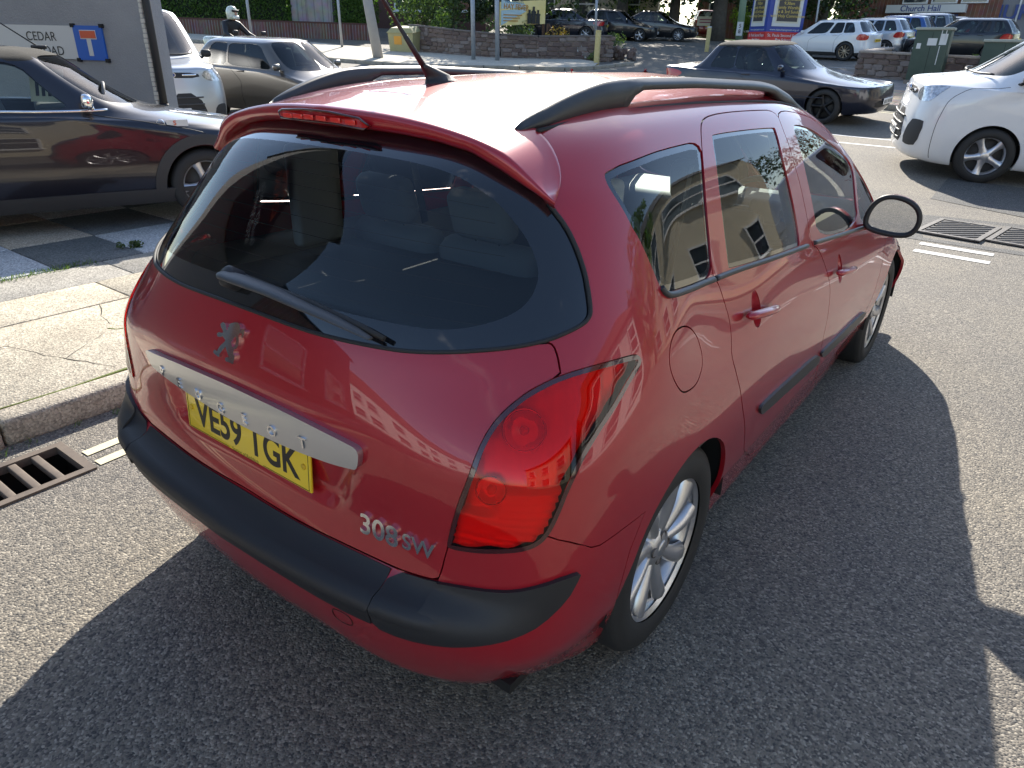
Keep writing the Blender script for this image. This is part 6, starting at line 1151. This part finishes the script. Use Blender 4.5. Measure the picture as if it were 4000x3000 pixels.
def house(label, x, y, rz, w, d, h, wallm, roofm, wins, roof_h=2.2, group=None, z=None):
    z0 = z_(x, y) if z is None else z; t = thing('house', label, 'house', (x, y, z0), rz, group); q = MB(); q.box((0, 0, h / 2 - .3), (w, d, h + .6)); obj('house_walls', q, t, wallm)
    q = MB(); q.prism([(-d / 2 - .3, 0), (d / 2 + .3, 0), (0, roof_h)], -w / 2 - .2, w / 2 + .2, mtx=Matrix.Translation((0, 0, h)) @ Matrix.Rotation(PI / 2, 4, 'Z') @ Matrix.Rotation(PI / 2, 4, 'X')); obj('roof', q, t, roofm)
    for (wx, wz, ww, wh) in wins:
        q = MB(); 
        for sx in (-1, 1): q.box((wx + sx * ww / 2, -d / 2 - .03, wz), (.10, .08, wh + .1))
        for sz in (-1, 0, 1): q.box((wx, -d / 2 - .03, wz + sz * wh / 2), (ww, .08, .09))
        f = obj('window', q, t, M_wpaint); q = MB(); q.box((wx, -d / 2 - .005, wz), (ww, .03, wh)); obj('pane', q, f, M_glazing); q = MB(); q.box((wx, -d / 2 - .08, wz - wh / 2 - .06), (ww + .3, .2, .07)); obj('sill', q, f, M_wpaint)
    return t
M_slate = mat('slate', (.06, .06, .065), .7, bump=(8, .6, .03)); M_creamw = mat('cream_render', (.62, .55, .40), .85, bump=(30, .3, .01), var=(1.5, .5, (.56, .50, .37))); M_redtile = mat('red_tile', (.17, .06, .035), .8, bump=(9, .6, .03)); M_wrend = mat('white_render', (.68, .67, .63), .85, bump=(30, .3, .01))
fw = [(-3, 1.5, 1.4, 1.5), (0, 1.5, 1.6, 1.6), (3, 1.5, 1.4, 1.5), (-3, 4.2, 1.3, 1.3), (0, 4.2, 1.3, 1.3), (3, 4.2, 1.3, 1.3)]
house('cream rendered house with white windows beyond the trees', -30, 50, .45, 10, 8, 5.6, M_creamw, M_slate, fw); house('red brick house with tall white windows beyond the driveway trees', -20.5, 60, .3, 9, 8, 5.8, M_hallbrick, M_slate, [(-3, 1.6, 1.2, 2.0), (-.6, 1.6, 1.2, 2.0), (2.4, 1.5, 1.6, 1.6), (-3, 4.4, 1.2, 1.5), (0, 4.4, 1.2, 1.5), (3, 4.4, 1.2, 1.5)])
house('dark brick house with pale windows behind the round bush', -33, 34.5, .55, 9, 7, 5.6, mat('old_brick', (.10, .05, .04), .9, bump=(14, .6, .03)), M_slate, fw); house('brick house roof above the garage gable', -45, 34, .5, 12, 8, 6.5, M_hallbrick, M_redtile, fw)
# buildings across the street and behind the camera, seen only in the paintwork and glass
house('white rendered house with a tiled gable across the street, seen only in reflections', 13.5, 4.5, -PI / 2 - .05, 8, 8, 5.2, M_wrend, M_redtile, fw, 3.0); house('cream terraced house across the street, seen only in reflections', 13.5, -5.5, -PI / 2, 9, 8, 5.6, M_creamw, M_slate, fw, 2.5); house('cream corner house beyond the white van, seen only in reflections', 14.5, 20, -PI / 2 + .35, 11, 9, 6, M_creamw, M_slate, fw, 2.5)
M_drend = mat('dark_render', (.15, .15, .15), .9, bump=(30, .4, .01)); ha = house('tall dark rendered shop end wall seen only in reflections', -7.2, -2.55, PI / 2, 3.3, 5.2, 6.3, M_drend, M_slate, [], .8); house('lower brown brick shop beyond the dark wall, seen only in reflections', -7.4, -8.6, PI / 2, 8.6, 5.2, 4.3, M_hallbrick, M_slate, [(-2, 1.4, 2.2, 1.6), (2, 1.4, 2.2, 1.6)], 1.0)
sb = thing('shop_sign', 'black car sales sign on the dark shop wall, seen only mirrored in the tailgate glass', 'sign'); q = MB(); q.box((-4.57, -1.95, 3.7), (.04, 1.25, 1.5)); obj('sign_board', q, sb, M_ink); text('sign_title', 'premier', sb, M_sred, (-4.54, -1.95, 4.05), (0, 1, 0), (0, 0, 1), .22); text('sign_detail', 'phone', sb, M_sign, (-4.54, -1.95, 3.5), (0, 1, 0), (0, 0, 1), .13)
house('pale terraced house far down the street behind the camera, seen only in reflections', -6, -34, PI, 26, 8, 5.8, M_wrend, M_redtile, fw + [(a + 8, b, c, d) for a, b, c, d in fw] + [(a - 8, b, c, d) for a, b, c, d in fw], 2.6)
tree('broad tree across the street, seen only in reflections', 11, 13.5, 8, 3.2, 2.4, L_hedge, .2, per=160, size=.3)
# ------------------------------------------------------------------ trees and planting
TG = 'dark trees round the church car park'
tree('dark tree with a bare trunk right of the red car park suv', -16.6, 42.2, 16, 5.2, 2.5, L_dark, .42, group=TG, nc=60, per=230, size=.30); tree('dark tree whose trunk stands behind the black saloon bonnet', -20.6, 44.6, 15, 5.2, 2.6, L_dark, .34, group=TG, nc=60, per=230, size=.30); tree('dark tree overhanging the black hatchback', -23.2, 42.5, 15, 5.4, 2.5, L_dark, .36, group=TG, nc=60, per=230, size=.30)
tree('dense dark tree behind the theatre banner', -23.0, 31.0, 13, 4.2, .9, L_dark, .26, group=TG, nc=40, per=260, size=.24); tree('dark evergreen between the banner and the round bush', -20.5, 26.3, 5.5, 1.9, .5, L_dark, .14, group=TG, nc=26, per=260, size=.18); tree('dark tree left of the noticeboard over the small white sign', -14.3, 45.5, 14, 5.0, 2.3, L_dark, .34, group=TG, nc=60, per=230, size=.30)
tree('dark tree behind the white hatchback left of the hall', -12.9, 50, 13, 5.2, 1.8, L_dark, .3, group=TG, nc=60, per=230, size=.30)
shrub('large pale green leafy bush above the left end of the red stone wall', -22.3, 23.9, 1.7, 3.2, L_bush, 12, 420, .14); shrub('small leafy shrub growing below the banner on the wall top', -17.6, 22.9, .9, 1.45, L_bush, 6, 160, .10); shrub('bushy shrub under the middle of the banner', -16.9, 23.2, .7, 1.5, L_bush, 6, 160, .10); shrub('grey green shrub beside the yellow post at the end of the red wall', -14.0, 25.5, .55, .95, mat('leaf_grey') if False else L_bush, 6, 160, .07)
shrub('low orange flowering plants along the top of the red wall', -15.6, 23.9, .7, 1.15, leafmat('leaf_orange', (.10, .12, .03), (.50, .26, .03)), 7, 90, .07, 'plant', 'flowers'); shrub('lime green sunlit shrub beyond the small white sign', -18.2, 50.5, 1.1, 2.2, L_lime, 7, 160, .16); shrub('lime green sunlit foliage behind the black hatchback', -25.5, 48, 1.5, 2.6, L_lime, 7, 160, .18)
shrub('feathery shrub at the left end of the red wall by the grit bin', -20.2, 22.1, .8, 1.7, L_grass, 6, 140, .12); shrub('dry wild weeds on the wall beside the dark car', -1.2, 22.4, .22, .95, L_grass, 4, 30, .06, 'weed', 'weed'); shrub('tuft of weeds at the foot of the parking notice', -13.75, 23.7, .3, .45, L_grass, 4, 60, .06, 'weed', 'weed')
far = []
for k in range(150):
    x = -80 + k * 1.0 + random.uniform(-1, 1); y = 70 + random.uniform(-4, 8) - .10 * abs(x + 20); far.append(((x, y, 3.5 + random.uniform(0, 9)), (3.2, 3.2, 3.2)))
o = part('distant_trees', plant_clumps(far, 130, .7), None, L_dark); kind(o, 'stuff')
drape('lawn', [(-22, 47), (-14.5, 43.5), (-13.5, 48), (-17, 53), (-25, 54)], .03, mat('lawn', (.10, .17, .03), .95, bump=(30, 1, .05)))
sm = thing('small_sign', 'small white sign board on two legs on the lawn under the trees', 'sign', (-19.6, 47.4, z_(-19.6, 47.4)), .4); q = MB(); q.box((0, 0, 1.0), (1.1, .04, .55)); obj('sign_plate', q, sm, M_sign)
for s in (-1, 1): q = MB(); q.box((.45 * s, .04, .5), (.06, .06, 1.05)); obj('sign_leg', q, sm, M_wood)
for k in range(2): q = MB(); q.box((0, -.023, 1.08 - k * .16), (.8, .006, .07)); obj('text_row', q, sm, M_purple)
# ------------------------------------------------------------------ vehicles in their places
def seat_on_ground(root, x, y, rz, dz=0.):
    c, s = math.cos(rz), math.sin(rz); z = hz(x, y); fx = Vector((-s, c, 0)); rx = Vector((c, s, 0)); f = Vector((fx.x, fx.y, (hz(x + fx.x * 1.3, y + fx.y * 1.3) - hz(x - fx.x * 1.3, y - fx.y * 1.3)) / 2.6)).normalized(); r = Vector((rx.x, rx.y, (hz(x + rx.x * .7, y + rx.y * .7) - hz(x - rx.x * .7, y - rx.y * .7)) / 1.4)).normalized(); u = r.cross(f).normalized(); r = f.cross(u)
    zc = (hz(x + fx.x * 1.3, y + fx.y * 1.3) + hz(x - fx.x * 1.3, y - fx.y * 1.3)) / 2
    root.matrix_world = Matrix(((r.x, f.x, u.x, x), (r.y, f.y, u.y, y), (r.z, f.z, u.z, zc + dz), (0, 0, 0, 1)))
def at(name, label, cat, d, x, y, rz, body, dz=0., **k):
    root, S = build_car(name, label, cat, d, (0, 0, 0), 0, body, **k); seat_on_ground(root, x, y, rz, dz); return root, S
P_black = paint('black_paint', (.006, .007, .010), .2, .3); P_navy = paint('navy_paint', (.010, .012, .026), .3, .3); P_white = paint('white_paint', (.72, .73, .74), 0, .4); P_silver = paint('silver_paint', (.50, .52, .54), .75, .34); P_bronze = paint('bronze_paint', (.115, .105, .092), .6, .34); P_blue = paint('blue_paint', (.03, .10, .30), .4, .34); P_grey = paint('grey_paint', (.20, .22, .25), .6, .34); P_crimson = paint('crimson_paint', (.16, .012, .014), .3, .34)
M_soft = mat('soft_top_cloth', (.030, .028, .024), .95, bump=(400, .5, .002)); M_clad = mat('wheel_arch_plastic', (.035, .035, .036), .65, bump=(300, .3, .002))
# dark soft top car on the forecourt
MINI = dict(HATCH, L=3.70, W=1.69, H=1.41, ra=-1.20, fa=1.15, belt_r=.98, belt_f=.94, wr=.70, ytb=-1.45, ztb=.96, deck=.90, ywb=.82, hood_c=.96, hood_n=.78, yrr=-1.2, yrf=.22, side=[(3.6, 4.9), (5.0, 8.6)], rim='five', R=.31, seams=[4.95, 8.55], handles=[5.3], roof=M_soft, zw=.72, zb=.50, belt_chrome=True, clear=True, fn=1.1, rear_seat=True, mirm=M_chrome, rw=(0, 1.8, 5.15, 5.8))
mi, MS = at('soft_top_car', 'very dark car with black soft top parked before the grey wall', 'car', MINI, -5.77, 1.16, -.357, paint('aubergine_paint', (.008, .006, .012), .25, .3), dz=PZ, step=.05)
for y in (MINI['ra'], MINI['fa']):
    for s in (1, -1):
        a = arch_uv(MS, y, .31, .31 * 1.13, 2.6, 10.6); b = arch_uv(MS, y, .31, .31 * 1.13 + .085, 2.6, 10.6); lp_ = [(u, max(v, 0)) for u, v in a if v > -.5] + [(u, max(v, 0)) for u, v in b if v > -.5][::-1]; part('arch_moulding', fill(MS, sd(lp_, s), (), .05, off=.012, flange=.02), mi, M_clad)
for s in (1, -1): lp_ = [(4.1, .0), (5, 0), (6, 0), (7, 0), (7.9, 0), (7.9, .95), (7, .95), (6, .95), (5, .95), (4.1, .95)]; part('sill_moulding', fill(MS, sd(lp_, s), (), .06, off=.010, flange=.02), mi, M_clad)
def onS(S, u, v, lift): p = Vector(S([u], [v])[0]); a, b, n = S.frame([u], [v]); return p + Vector(n[0]) * lift, Vector(a[0]).normalized(), Vector(n[0])
p, x, n = onS(MS, 8.72, 4.0, .004); q = MB(); q.box((0, 0, 0), (.004, .17, .052)); o = obj('side_badge', q, mi, M_sign, loc=p + Vector((0, .10, 0))); text('badge_letter', 'S', o, M_sred, (.003, -.02, 0), (0, -1, 0) if False else (0, 1, 0), (0, 0, 1), .05)
q = MB(); q.lathe([(.001, .012), (.022, .010), (.032, .002), (.034, -.004)], 20, 0, 'x'); obj('side_repeater', q, mi, M_lens_clear, loc=p + Vector((.002, -.03, 0)))
q = MB(); b0 = Vector((-.20, .12, 1.40)); q.rbox(tuple(b0), (.05, .12, .03), .012); q.tube([b0, b0 + Vector((0, -.55, .42))], [.006, .003], n=8); obj('roof_aerial', q, mi, M_blackplastic)
q = MB(); q.box((.30, .10, 1.12), (.30, .004, .26), rx=-.25, rz=.9); hc = obj('price_card', q, mi, mat('card', (.66, .68, .52), .7))
for k in range(4): q = MB(); q.box((.30 + .62 * (k - 1.5) * .055 + .006, .10 + .78 * (k - 1.5) * .055 - .006, 1.115), (.028, .004, .16), rx=-.25, rz=.9); obj('card_bar', q, hc, M_ink)
q = MB(); q.tube([Vector((.36 + .18 * math.cos(t), .46 + .05 * math.sin(t), .97 + .17 * math.sin(t))) for t in np.linspace(0, 2 * PI, 25)], .014, n=8, cap=False); obj('steering_wheel', q, mi, M_dash)
# silver van nose-on behind the wall, bronze hatchback behind it
FACE = dict(VAN, ftext='svo', fpz=.50, grille=[(VAN['grille'][0]), [(10.85, 1.25), (11.999, 1.25), (11.999, 2.5), (11.2, 2.5)]])
sv, SVS = at('panel_van', 'silver van facing the camera between the grey wall edge and the bronze hatchback', 'van', FACE, -12.37, 5.24, -1.80, P_silver, step=.06)
def oval(S, root, u, v, rx_, rz_, y0, z0):
    q = MB(); n = 28; q.prism([(rx_ * math.cos(a), rz_ * math.sin(a)) for a in np.linspace(0, 2 * PI, n, endpoint=False)], 0, .012, mtx=Matrix.Translation((0, y0, z0)) @ Matrix.Rotation(PI, 4, 'Z') @ Matrix.Rotation(PI / 2, 4, 'X')); o = obj('badge_rim', q, root, M_chrome)
    q = MB(); q.prism([(rx_ * .9 * math.cos(a), rz_ * .84 * math.sin(a)) for a in np.linspace(0, 2 * PI, n, endpoint=False)], .012, .015, mtx=Matrix.Translation((0, y0, z0)) @ Matrix.Rotation(PI, 4, 'Z') @ Matrix.Rotation(PI / 2, 4, 'X')); obj('badge_face', q, o, mat('badge_blue', (.02, .05, .22), .3, coat=1.)); text('badge_letters', 'ford', o, M_chrome, (0, y0 + .017, z0 - .004), (-1, 0, 0), (0, 0, 1), rx_ * .62, rx_ * .62)
def van_front(S, root):
    p, x, n = onS(S, 11.99, 3.52, .012); oval(S, root, 12, 3.5, .125, .052, p.y, p.z)
    for s in (1, -1):
        uv = np.array([(u, 3.5) for u in np.linspace(11.55, 11.1, 6)]); P = S(uv[:, 0] * s, uv[:, 1]); q = MB(); q.tube([Vector(p_) + Vector((0, .02, 0)) for p_ in P], .016, n=8); obj('grille_bar', q, root, M_chrome)
    for k in range(4):
        uv = np.array([(u, 1.42 + k * .30) for u in np.linspace(-11.0, -12, 6)] ); P = S(np.concatenate([np.linspace(11.05, 12, 8)]), np.full(8, 1.42 + k * .30)); P2_ = P[::-1] * [-1, 1, 1]; q = MB(); q.tube([Vector(p_) + Vector((0, .012, 0)) for p_ in np.concatenate([P, P2_[1:]])], .012, n=6); obj('grille_slat', q, root, mat('slat_grey', (.06, .06, .062), .5))
    lip = [(9.2, .0), (10, 0), (11, 0), (11.999, 0), (11.999, 1.15), (11, 1.15), (10.3, 1.15), (9.2, .8)]
    for s in (1, -1):
        part('bumper_lower', fill(S, sd(lip, s), (), .06, off=.006, flange=.01), root, M_clad) if root is sv else None
        fog = chaikin([(9.75, 1.35), (10.3, 1.25), (10.75, 1.35), (10.5, 2.3), (10.1, 2.35), (9.62, 2.3)], 1) if root is not sv else chaikin([(9.75, 1.35), (10.3, 1.3), (10.6, 1.4), (10.5, 1.9), (10.1, 2.0), (9.75, 1.9)], 1)
        part('fog_lamp_panel', fill(S, sd(fog, s), (), .05, off=.006, flange=.01), root, M_clad)
        q = MB(); uv = np.array([(u, 5.07) for u in np.linspace(11.9, 10.2, 10)]); P = S(uv[:, 0] * s, uv[:, 1]); q.tube([Vector(p_) + Vector((0, .02, .03)) for p_ in P], .014, n=6); obj('wiper', q, root, M_blackplastic)
van_front(SVS, sv)
GOLF = dict(HATCH, L=4.20, W=1.76, H=1.48, ra=-1.32, fa=1.26, belt_r=1.0, belt_f=.93, side=[(3.7, 5.25), (5.4, 8.5)], seams=[5.3, 8.7], handles=[5.8], ywb=1.05, yrf=.28, R=.31)
at('hatchback', 'bronze grey three door hatchback behind the silver van nose', 'hatchback', GOLF, -11.45, 8.05, -1.42, P_bronze, step=.06)
# dark convertible passing on the main road
CLK = dict(SEDAN, L=4.64, W=1.74, H=1.41, ra=-1.36, fa=1.42, ytb=-1.50, ztb=.96, deck=.88, yrr=-1.12, yrf=.30, ywb=.98, hood_c=.90, hood_n=.66, belt_r=.91, belt_f=.86, wr=.66, side=[(3.75, 5.55), (5.65, 8.6)], seams=[5.6, 8.75], handles=[5.95], rim='five', rimm=mat('black_alloy', (.012, .012, .013), .3, .6), roof=M_soft, R=.318, rw=(0, 1.7, 5.2, 5.8),
           head=[[(10.0, 3.5), (10.35, 3.25), (10.75, 3.3), (10.8, 3.8), (10.4, 4.05), (10.05, 3.95)], [(10.75, 3.25), (11.05, 3.15), (11.3, 3.2), (11.3, 3.6), (11.0, 3.75), (10.78, 3.65)]], grille=[[(11.4, 3.0), (11.999, 3.0), (11.999, 3.8), (11.4, 3.75)], [(10.9, 1.0), (11.999, 1.0), (11.999, 1.9), (10.9, 1.9)]], tail=[[(1.8, 3.1), (2.5, 3.0), (3.2, 3.2), (3.1, 3.75), (2.5, 3.9), (1.9, 3.85)]], dark=False)
ck, CKS = at('convertible', 'black convertible with its top up and black wheels passing on the main road', 'convertible', CLK, -3.80, 14.55, -1.66, P_navy, step=.06)
for k in range(3):
    P = CKS(np.linspace(11.45, 12, 6), np.full(6, 3.15 + k * .2)); q = MB(); q.tube([Vector(p_) + Vector((0, .012, 0)) for p_ in np.concatenate([P, P[::-1][1:] * [-1, 1, 1]])], .009, n=6); obj('grille_slat', q, ck, M_chrome)
for s in (1, -1): P = CKS(np.linspace(4.2, 8.0, 14) * s, np.full(14, 2.1)); q = MB(); q.tube([Vector(p_) for p_ in P], .010, n=6); obj('side_strip', q, ck, P_navy)
# white van on the right
WV = dict(VAN, fpz=.50); wv, WVS = at('panel_van', 'white van with a black door mirror coming in from the right of the picture', 'van', WV, 1.74, 11.15, 1.876, P_white, step=.055)
van_front(WVS, wv)
# church car park
BMW = dict(HATCH, L=4.32, W=1.80, H=1.44, ra=-1.30, fa=1.36, side=[(3.55, 4.6), (4.75, 6.15), (6.4, 8.6)], rim='multi', rimm=mat('gold_alloy', (.40, .33, .24), .35, .7), R=.335, dark=True, low=(.8, M_clad), belt_r=.99)
at('hatchback', 'white hatchback with dark red lamps and gold spoked wheels parked behind the noticeboard', 'hatchback', BMW, -7.55, 31.4, 1.42, P_white)
ROW = 'cars nose in behind the white hatchback'
for lab, x, y, body, d in (('silver hatchback with upright red lamps next beyond the white one', -6.75, 34.2, P_silver, dict(HATCH)), ('blue hatchback in the middle of the car park row', -6.3, 36.8, P_blue, dict(HATCH, H=1.52)), ('pale grey tall hatchback beyond the blue one in the row', -5.75, 39.4, P_grey, dict(HATCH, H=1.60, L=4.3)), ('small black car at the far end of the car park row', -5.2, 42.0, P_black, dict(HATCH, H=1.48))): at('hatchback', lab, 'hatchback', d, x, y, 1.45, body, group=ROW, detail=1)
FI = dict(HATCH, L=3.95, W=1.70, H=1.47, side=[(3.35, 4.2), (4.6, 6.05), (6.3, 8.6)], rw=(0, 2.2, 5.1, 5.86), R=.30)
at('hatchback', 'black small hatchback standing across the car park behind the green cabinets', 'hatchback', FI, -2.95, 33.6, 1.46, P_black)
JAG = dict(SEDAN, L=4.96, W=1.88, H=1.46, ra=-1.50, fa=1.42, rim='seven', R=.345, belt_chrome=True); at('saloon', 'dark navy saloon with chrome window trim seen from behind at the right of the banner', 'saloon', JAG, -21.6, 33.2, 1.95, P_navy)
AUR = dict(HATCH, L=4.25, W=1.76, rim='five', side=[(3.4, 4.5), (4.75, 6.15), (6.4, 8.6)], dark=True); at('hatchback', 'black family hatchback facing right under the trees, left of the black saloon', 'hatchback', AUR, -19.6, 35.9, -1.25, P_black)
EC = dict(SEDAN, rim='multi', head=CLK['head'], grille=CLK['grille']); at('saloon', 'black saloon with twin round headlamps and a chrome grille under the trees', 'saloon', EC, -18.6, 38.0, -1.20, P_black)
SUV = dict(HATCH, L=4.4, W=1.84, H=1.68, belt_r=1.10, belt_f=1.05, ztb=1.10, deck=1.02, zw=.80, zb=.56, hood_c=1.05, hood_n=.86, R=.35); at('suv', 'dark red suv seen from behind under the far trees', 'suv', SUV, -20.6, 49.5, .55, P_crimson, detail=1)

# ------------------------------------------------------------------ people
def skin_body(name, joints, edges, m, parent, sub=2):
    me = bpy.data.meshes.new(name); me.from_pydata([j[0] for j in joints], edges, []); o = bpy.data.objects.new(name, me); COL.objects.link(o); md = o.modifiers.new('skin', 'SKIN'); md.use_smooth_shade = True
    for i, j in enumerate(joints): r = j[1]; me.skin_vertices[0].data[i].radius = (r, r) if not isinstance(r, tuple) else r
    me.skin_vertices[0].data[0].use_root = True; s = o.modifiers.new('sub', 'SUBSURF'); s.levels = s.render_levels = sub
    dg = bpy.context.evaluated_depsgraph_get(); nm = bpy.data.meshes.new_from_object(o.evaluated_get(dg)); bpy.data.objects.remove(o); nm.materials.clear(); return part(name, nm, parent, m)
M_leather = mat('rider_black', (.012, .012, .014), .55); M_skin = mat('skin', (.45, .27, .19), .5); M_helmet = mat('helmet_white', (.62, .66, .60), .25, coat=1., var=(5, .2, (.40, .48, .33))); M_hair = mat('hair_dark', (.02, .015, .012), .6)
mx_, my_ = -15.3, 9.5; mz_ = hz(mx_, my_); MR = -1.45
bk = thing('motorcycle', 'motorcycle under the rider, almost hidden by the bronze hatchback roof', 'motorcycle', (mx_, my_, mz_ + .12), MR)
for y in (-.72, .74): q = MB(); q.lathe([(.22, -.05), (.30, -.055), (.32, 0), (.30, .055), (.22, .05)], 32, 0, 'x', c=(0, y, .32)); w = obj('tyre', q, bk, M_rubber); q = MB(); q.lathe([(.02, .04), (.21, .03), (.22, 0), (.21, -.03), (.02, -.04)], 20, 0, 'x', c=(0, y, .32)); obj('rim', q, w, M_alloy)
q = MB(); q.rbox((0, .12, .86), (.30, .52, .26), .10); obj('fuel_tank', q, bk, P_black); q = MB(); q.rbox((0, -.42, .84), (.28, .70, .12), .05); obj('saddle', q, bk, M_rubber); q = MB(); q.rbox((0, .02, .48), (.34, .5, .36), .08); obj('engine', q, bk, M_satin)
q = MB(); q.tube([(.08, .74, .32), (.08, .52, .96)], .03); q.tube([(-.08, .74, .32), (-.08, .52, .96)], .03); obj('fork', q, bk, M_satin); q = MB(); q.tube([(-.40, .36, 1.10), (-.2, .48, 1.06), (.2, .48, 1.06), (.40, .36, 1.10)], .016); obj('handlebar', q, bk, M_blackplastic)
for s in (1, -1): q = MB(); q.rbox((.42 * s, .46, 1.27), (.14, .05, .09), .03); q.tube([(.34 * s, .40, 1.10), (.42 * s, .46, 1.25)], .008); obj('mirror', q, bk, M_blackplastic)
q = MB(); q.rbox((0, -.82, 1.02), (.46, .40, .32), .08); obj('top_box', q, bk, M_helmet)
rd_ = thing('person', 'motorcyclist in black jacket and white helmet before the long hedge', 'person', (mx_, my_, mz_ + .12), MR)
J = [((0, -.30, .95), .17), ((0, -.27, 1.12), (.19, .15)), ((0, -.20, 1.32), (.21, .14)), ((0, -.15, 1.47), (.16, .11)), ((0, -.12, 1.56), .07), ((.20, -.14, 1.45), .085), ((.34, .02, 1.24), .062), ((.36, .30, 1.14), .045), ((-.20, -.14, 1.45), .085), ((-.34, .02, 1.24), .062), ((-.36, .30, 1.14), .045), ((.14, -.22, .92), .12), ((.20, .22, .80), .10), ((.18, .05, .40), .07), ((.18, .12, .28), .06), ((-.14, -.22, .92), .12), ((-.20, .22, .80), .10), ((-.18, .05, .40), .07), ((-.18, .12, .28), .06)]
skin_body('jacket', J, [(0, 1), (1, 2), (2, 3), (3, 4), (3, 5), (5, 6), (6, 7), (3, 8), (8, 9), (9, 10), (0, 11), (11, 12), (12, 13), (13, 14), (0, 15), (15, 16), (16, 17), (17, 18)], M_leather, rd_)
for s in (1, -1):
    hj = [((.36 * s, .30, 1.14), .042), ((.37 * s, .36, 1.12), .044)]; ed = [(0, 1)]
    for k in range(4): b = len(hj); hj += [((.40 * s - .025 * s * k, .40, 1.13), .016), ((.40 * s - .025 * s * k, .425, 1.10), .014), ((.40 * s - .025 * s * k, .405, 1.075), .012)]; ed += [(1, b), (b, b + 1), (b + 1, b + 2)]
    b = len(hj); hj += [((.33 * s, .37, 1.09), .016), ((.34 * s, .40, 1.07), .013)]; ed += [(1, b), (b, b + 1)]; skin_body('glove', hj, ed, mat('glove_grey', (.35, .35, .34), .6), rd_, 1)
q = MB(); q.lathe([(.001, .165), (.06, .155), (.105, .12), (.132, .06), (.137, .0), (.130, -.06), (.118, -.115), (.10, -.13)], 28); h = obj('helmet', q, rd_, M_helmet, loc=(0, -.08, 1.68)); q = MB(); q.rbox((0, .115, -.085), (.17, .10, .085), .03); obj('chin_guard', q, h, M_helmet)
q = MB(); q.lathe([(.001, .13), (.07, .10), (.095, .03), (.09, -.05), (.06, -.12), (.001, -.14)], 20, c=(0, .045, -.01)); q.rbox((0, .142, -.01), (.026, .04, .045), .01); obj('face', q, h, M_skin); q = MB(); q.rbox((0, .128, .055), (.20, .05, .05), .02); obj('raised_visor', q, h, M_blackplastic)
for k, (lx, ly) in enumerate(((.36, .10), (-.36, .12))):
    t = thing('person', ('driver with dark hair at the near window of the passing black convertible', 'passenger on the far side of the passing black convertible')[k], 'person'); t.matrix_world = ck.matrix_world @ Matrix.Translation((lx, ly - .28, 0))
    skin_body('torso', [((0, 0, .55), .15), ((0, -.02, .75), (.18, .12)), ((0, -.03, .90), (.17, .10)), ((0, -.02, 1.0), .055), ((.19, 0, .86), .065), ((.22, .14, .66), .05), ((.14, .34, .72), .038), ((-.19, 0, .86), .065), ((-.22, .14, .66), .05), ((-.14, .34, .72), .038)], [(0, 1), (1, 2), (2, 3), (2, 4), (4, 5), (5, 6), (2, 7), (7, 8), (8, 9)], mat('jumper_dark', (.03, .03, .04), .9) if k == 0 else mat('jumper_pale', (.35, .33, .30), .9), t)
    q = MB(); q.lathe([(.001, .12), (.055, .10), (.078, .04), (.076, -.03), (.055, -.09), (.03, -.12), (.001, -.125)], 20); q.rbox((0, .085, -.01), (.022, .04, .04), .009); hd_ = obj('head', q, t, M_skin, loc=(0, .01, 1.13)); q = MB(); q.lathe([(.001, .135), (.06, .115), (.088, .05), (.085, -.01), (.07, -.05)], 20, c=(0, -.018, 0)); obj('hair', q, hd_, M_hair)
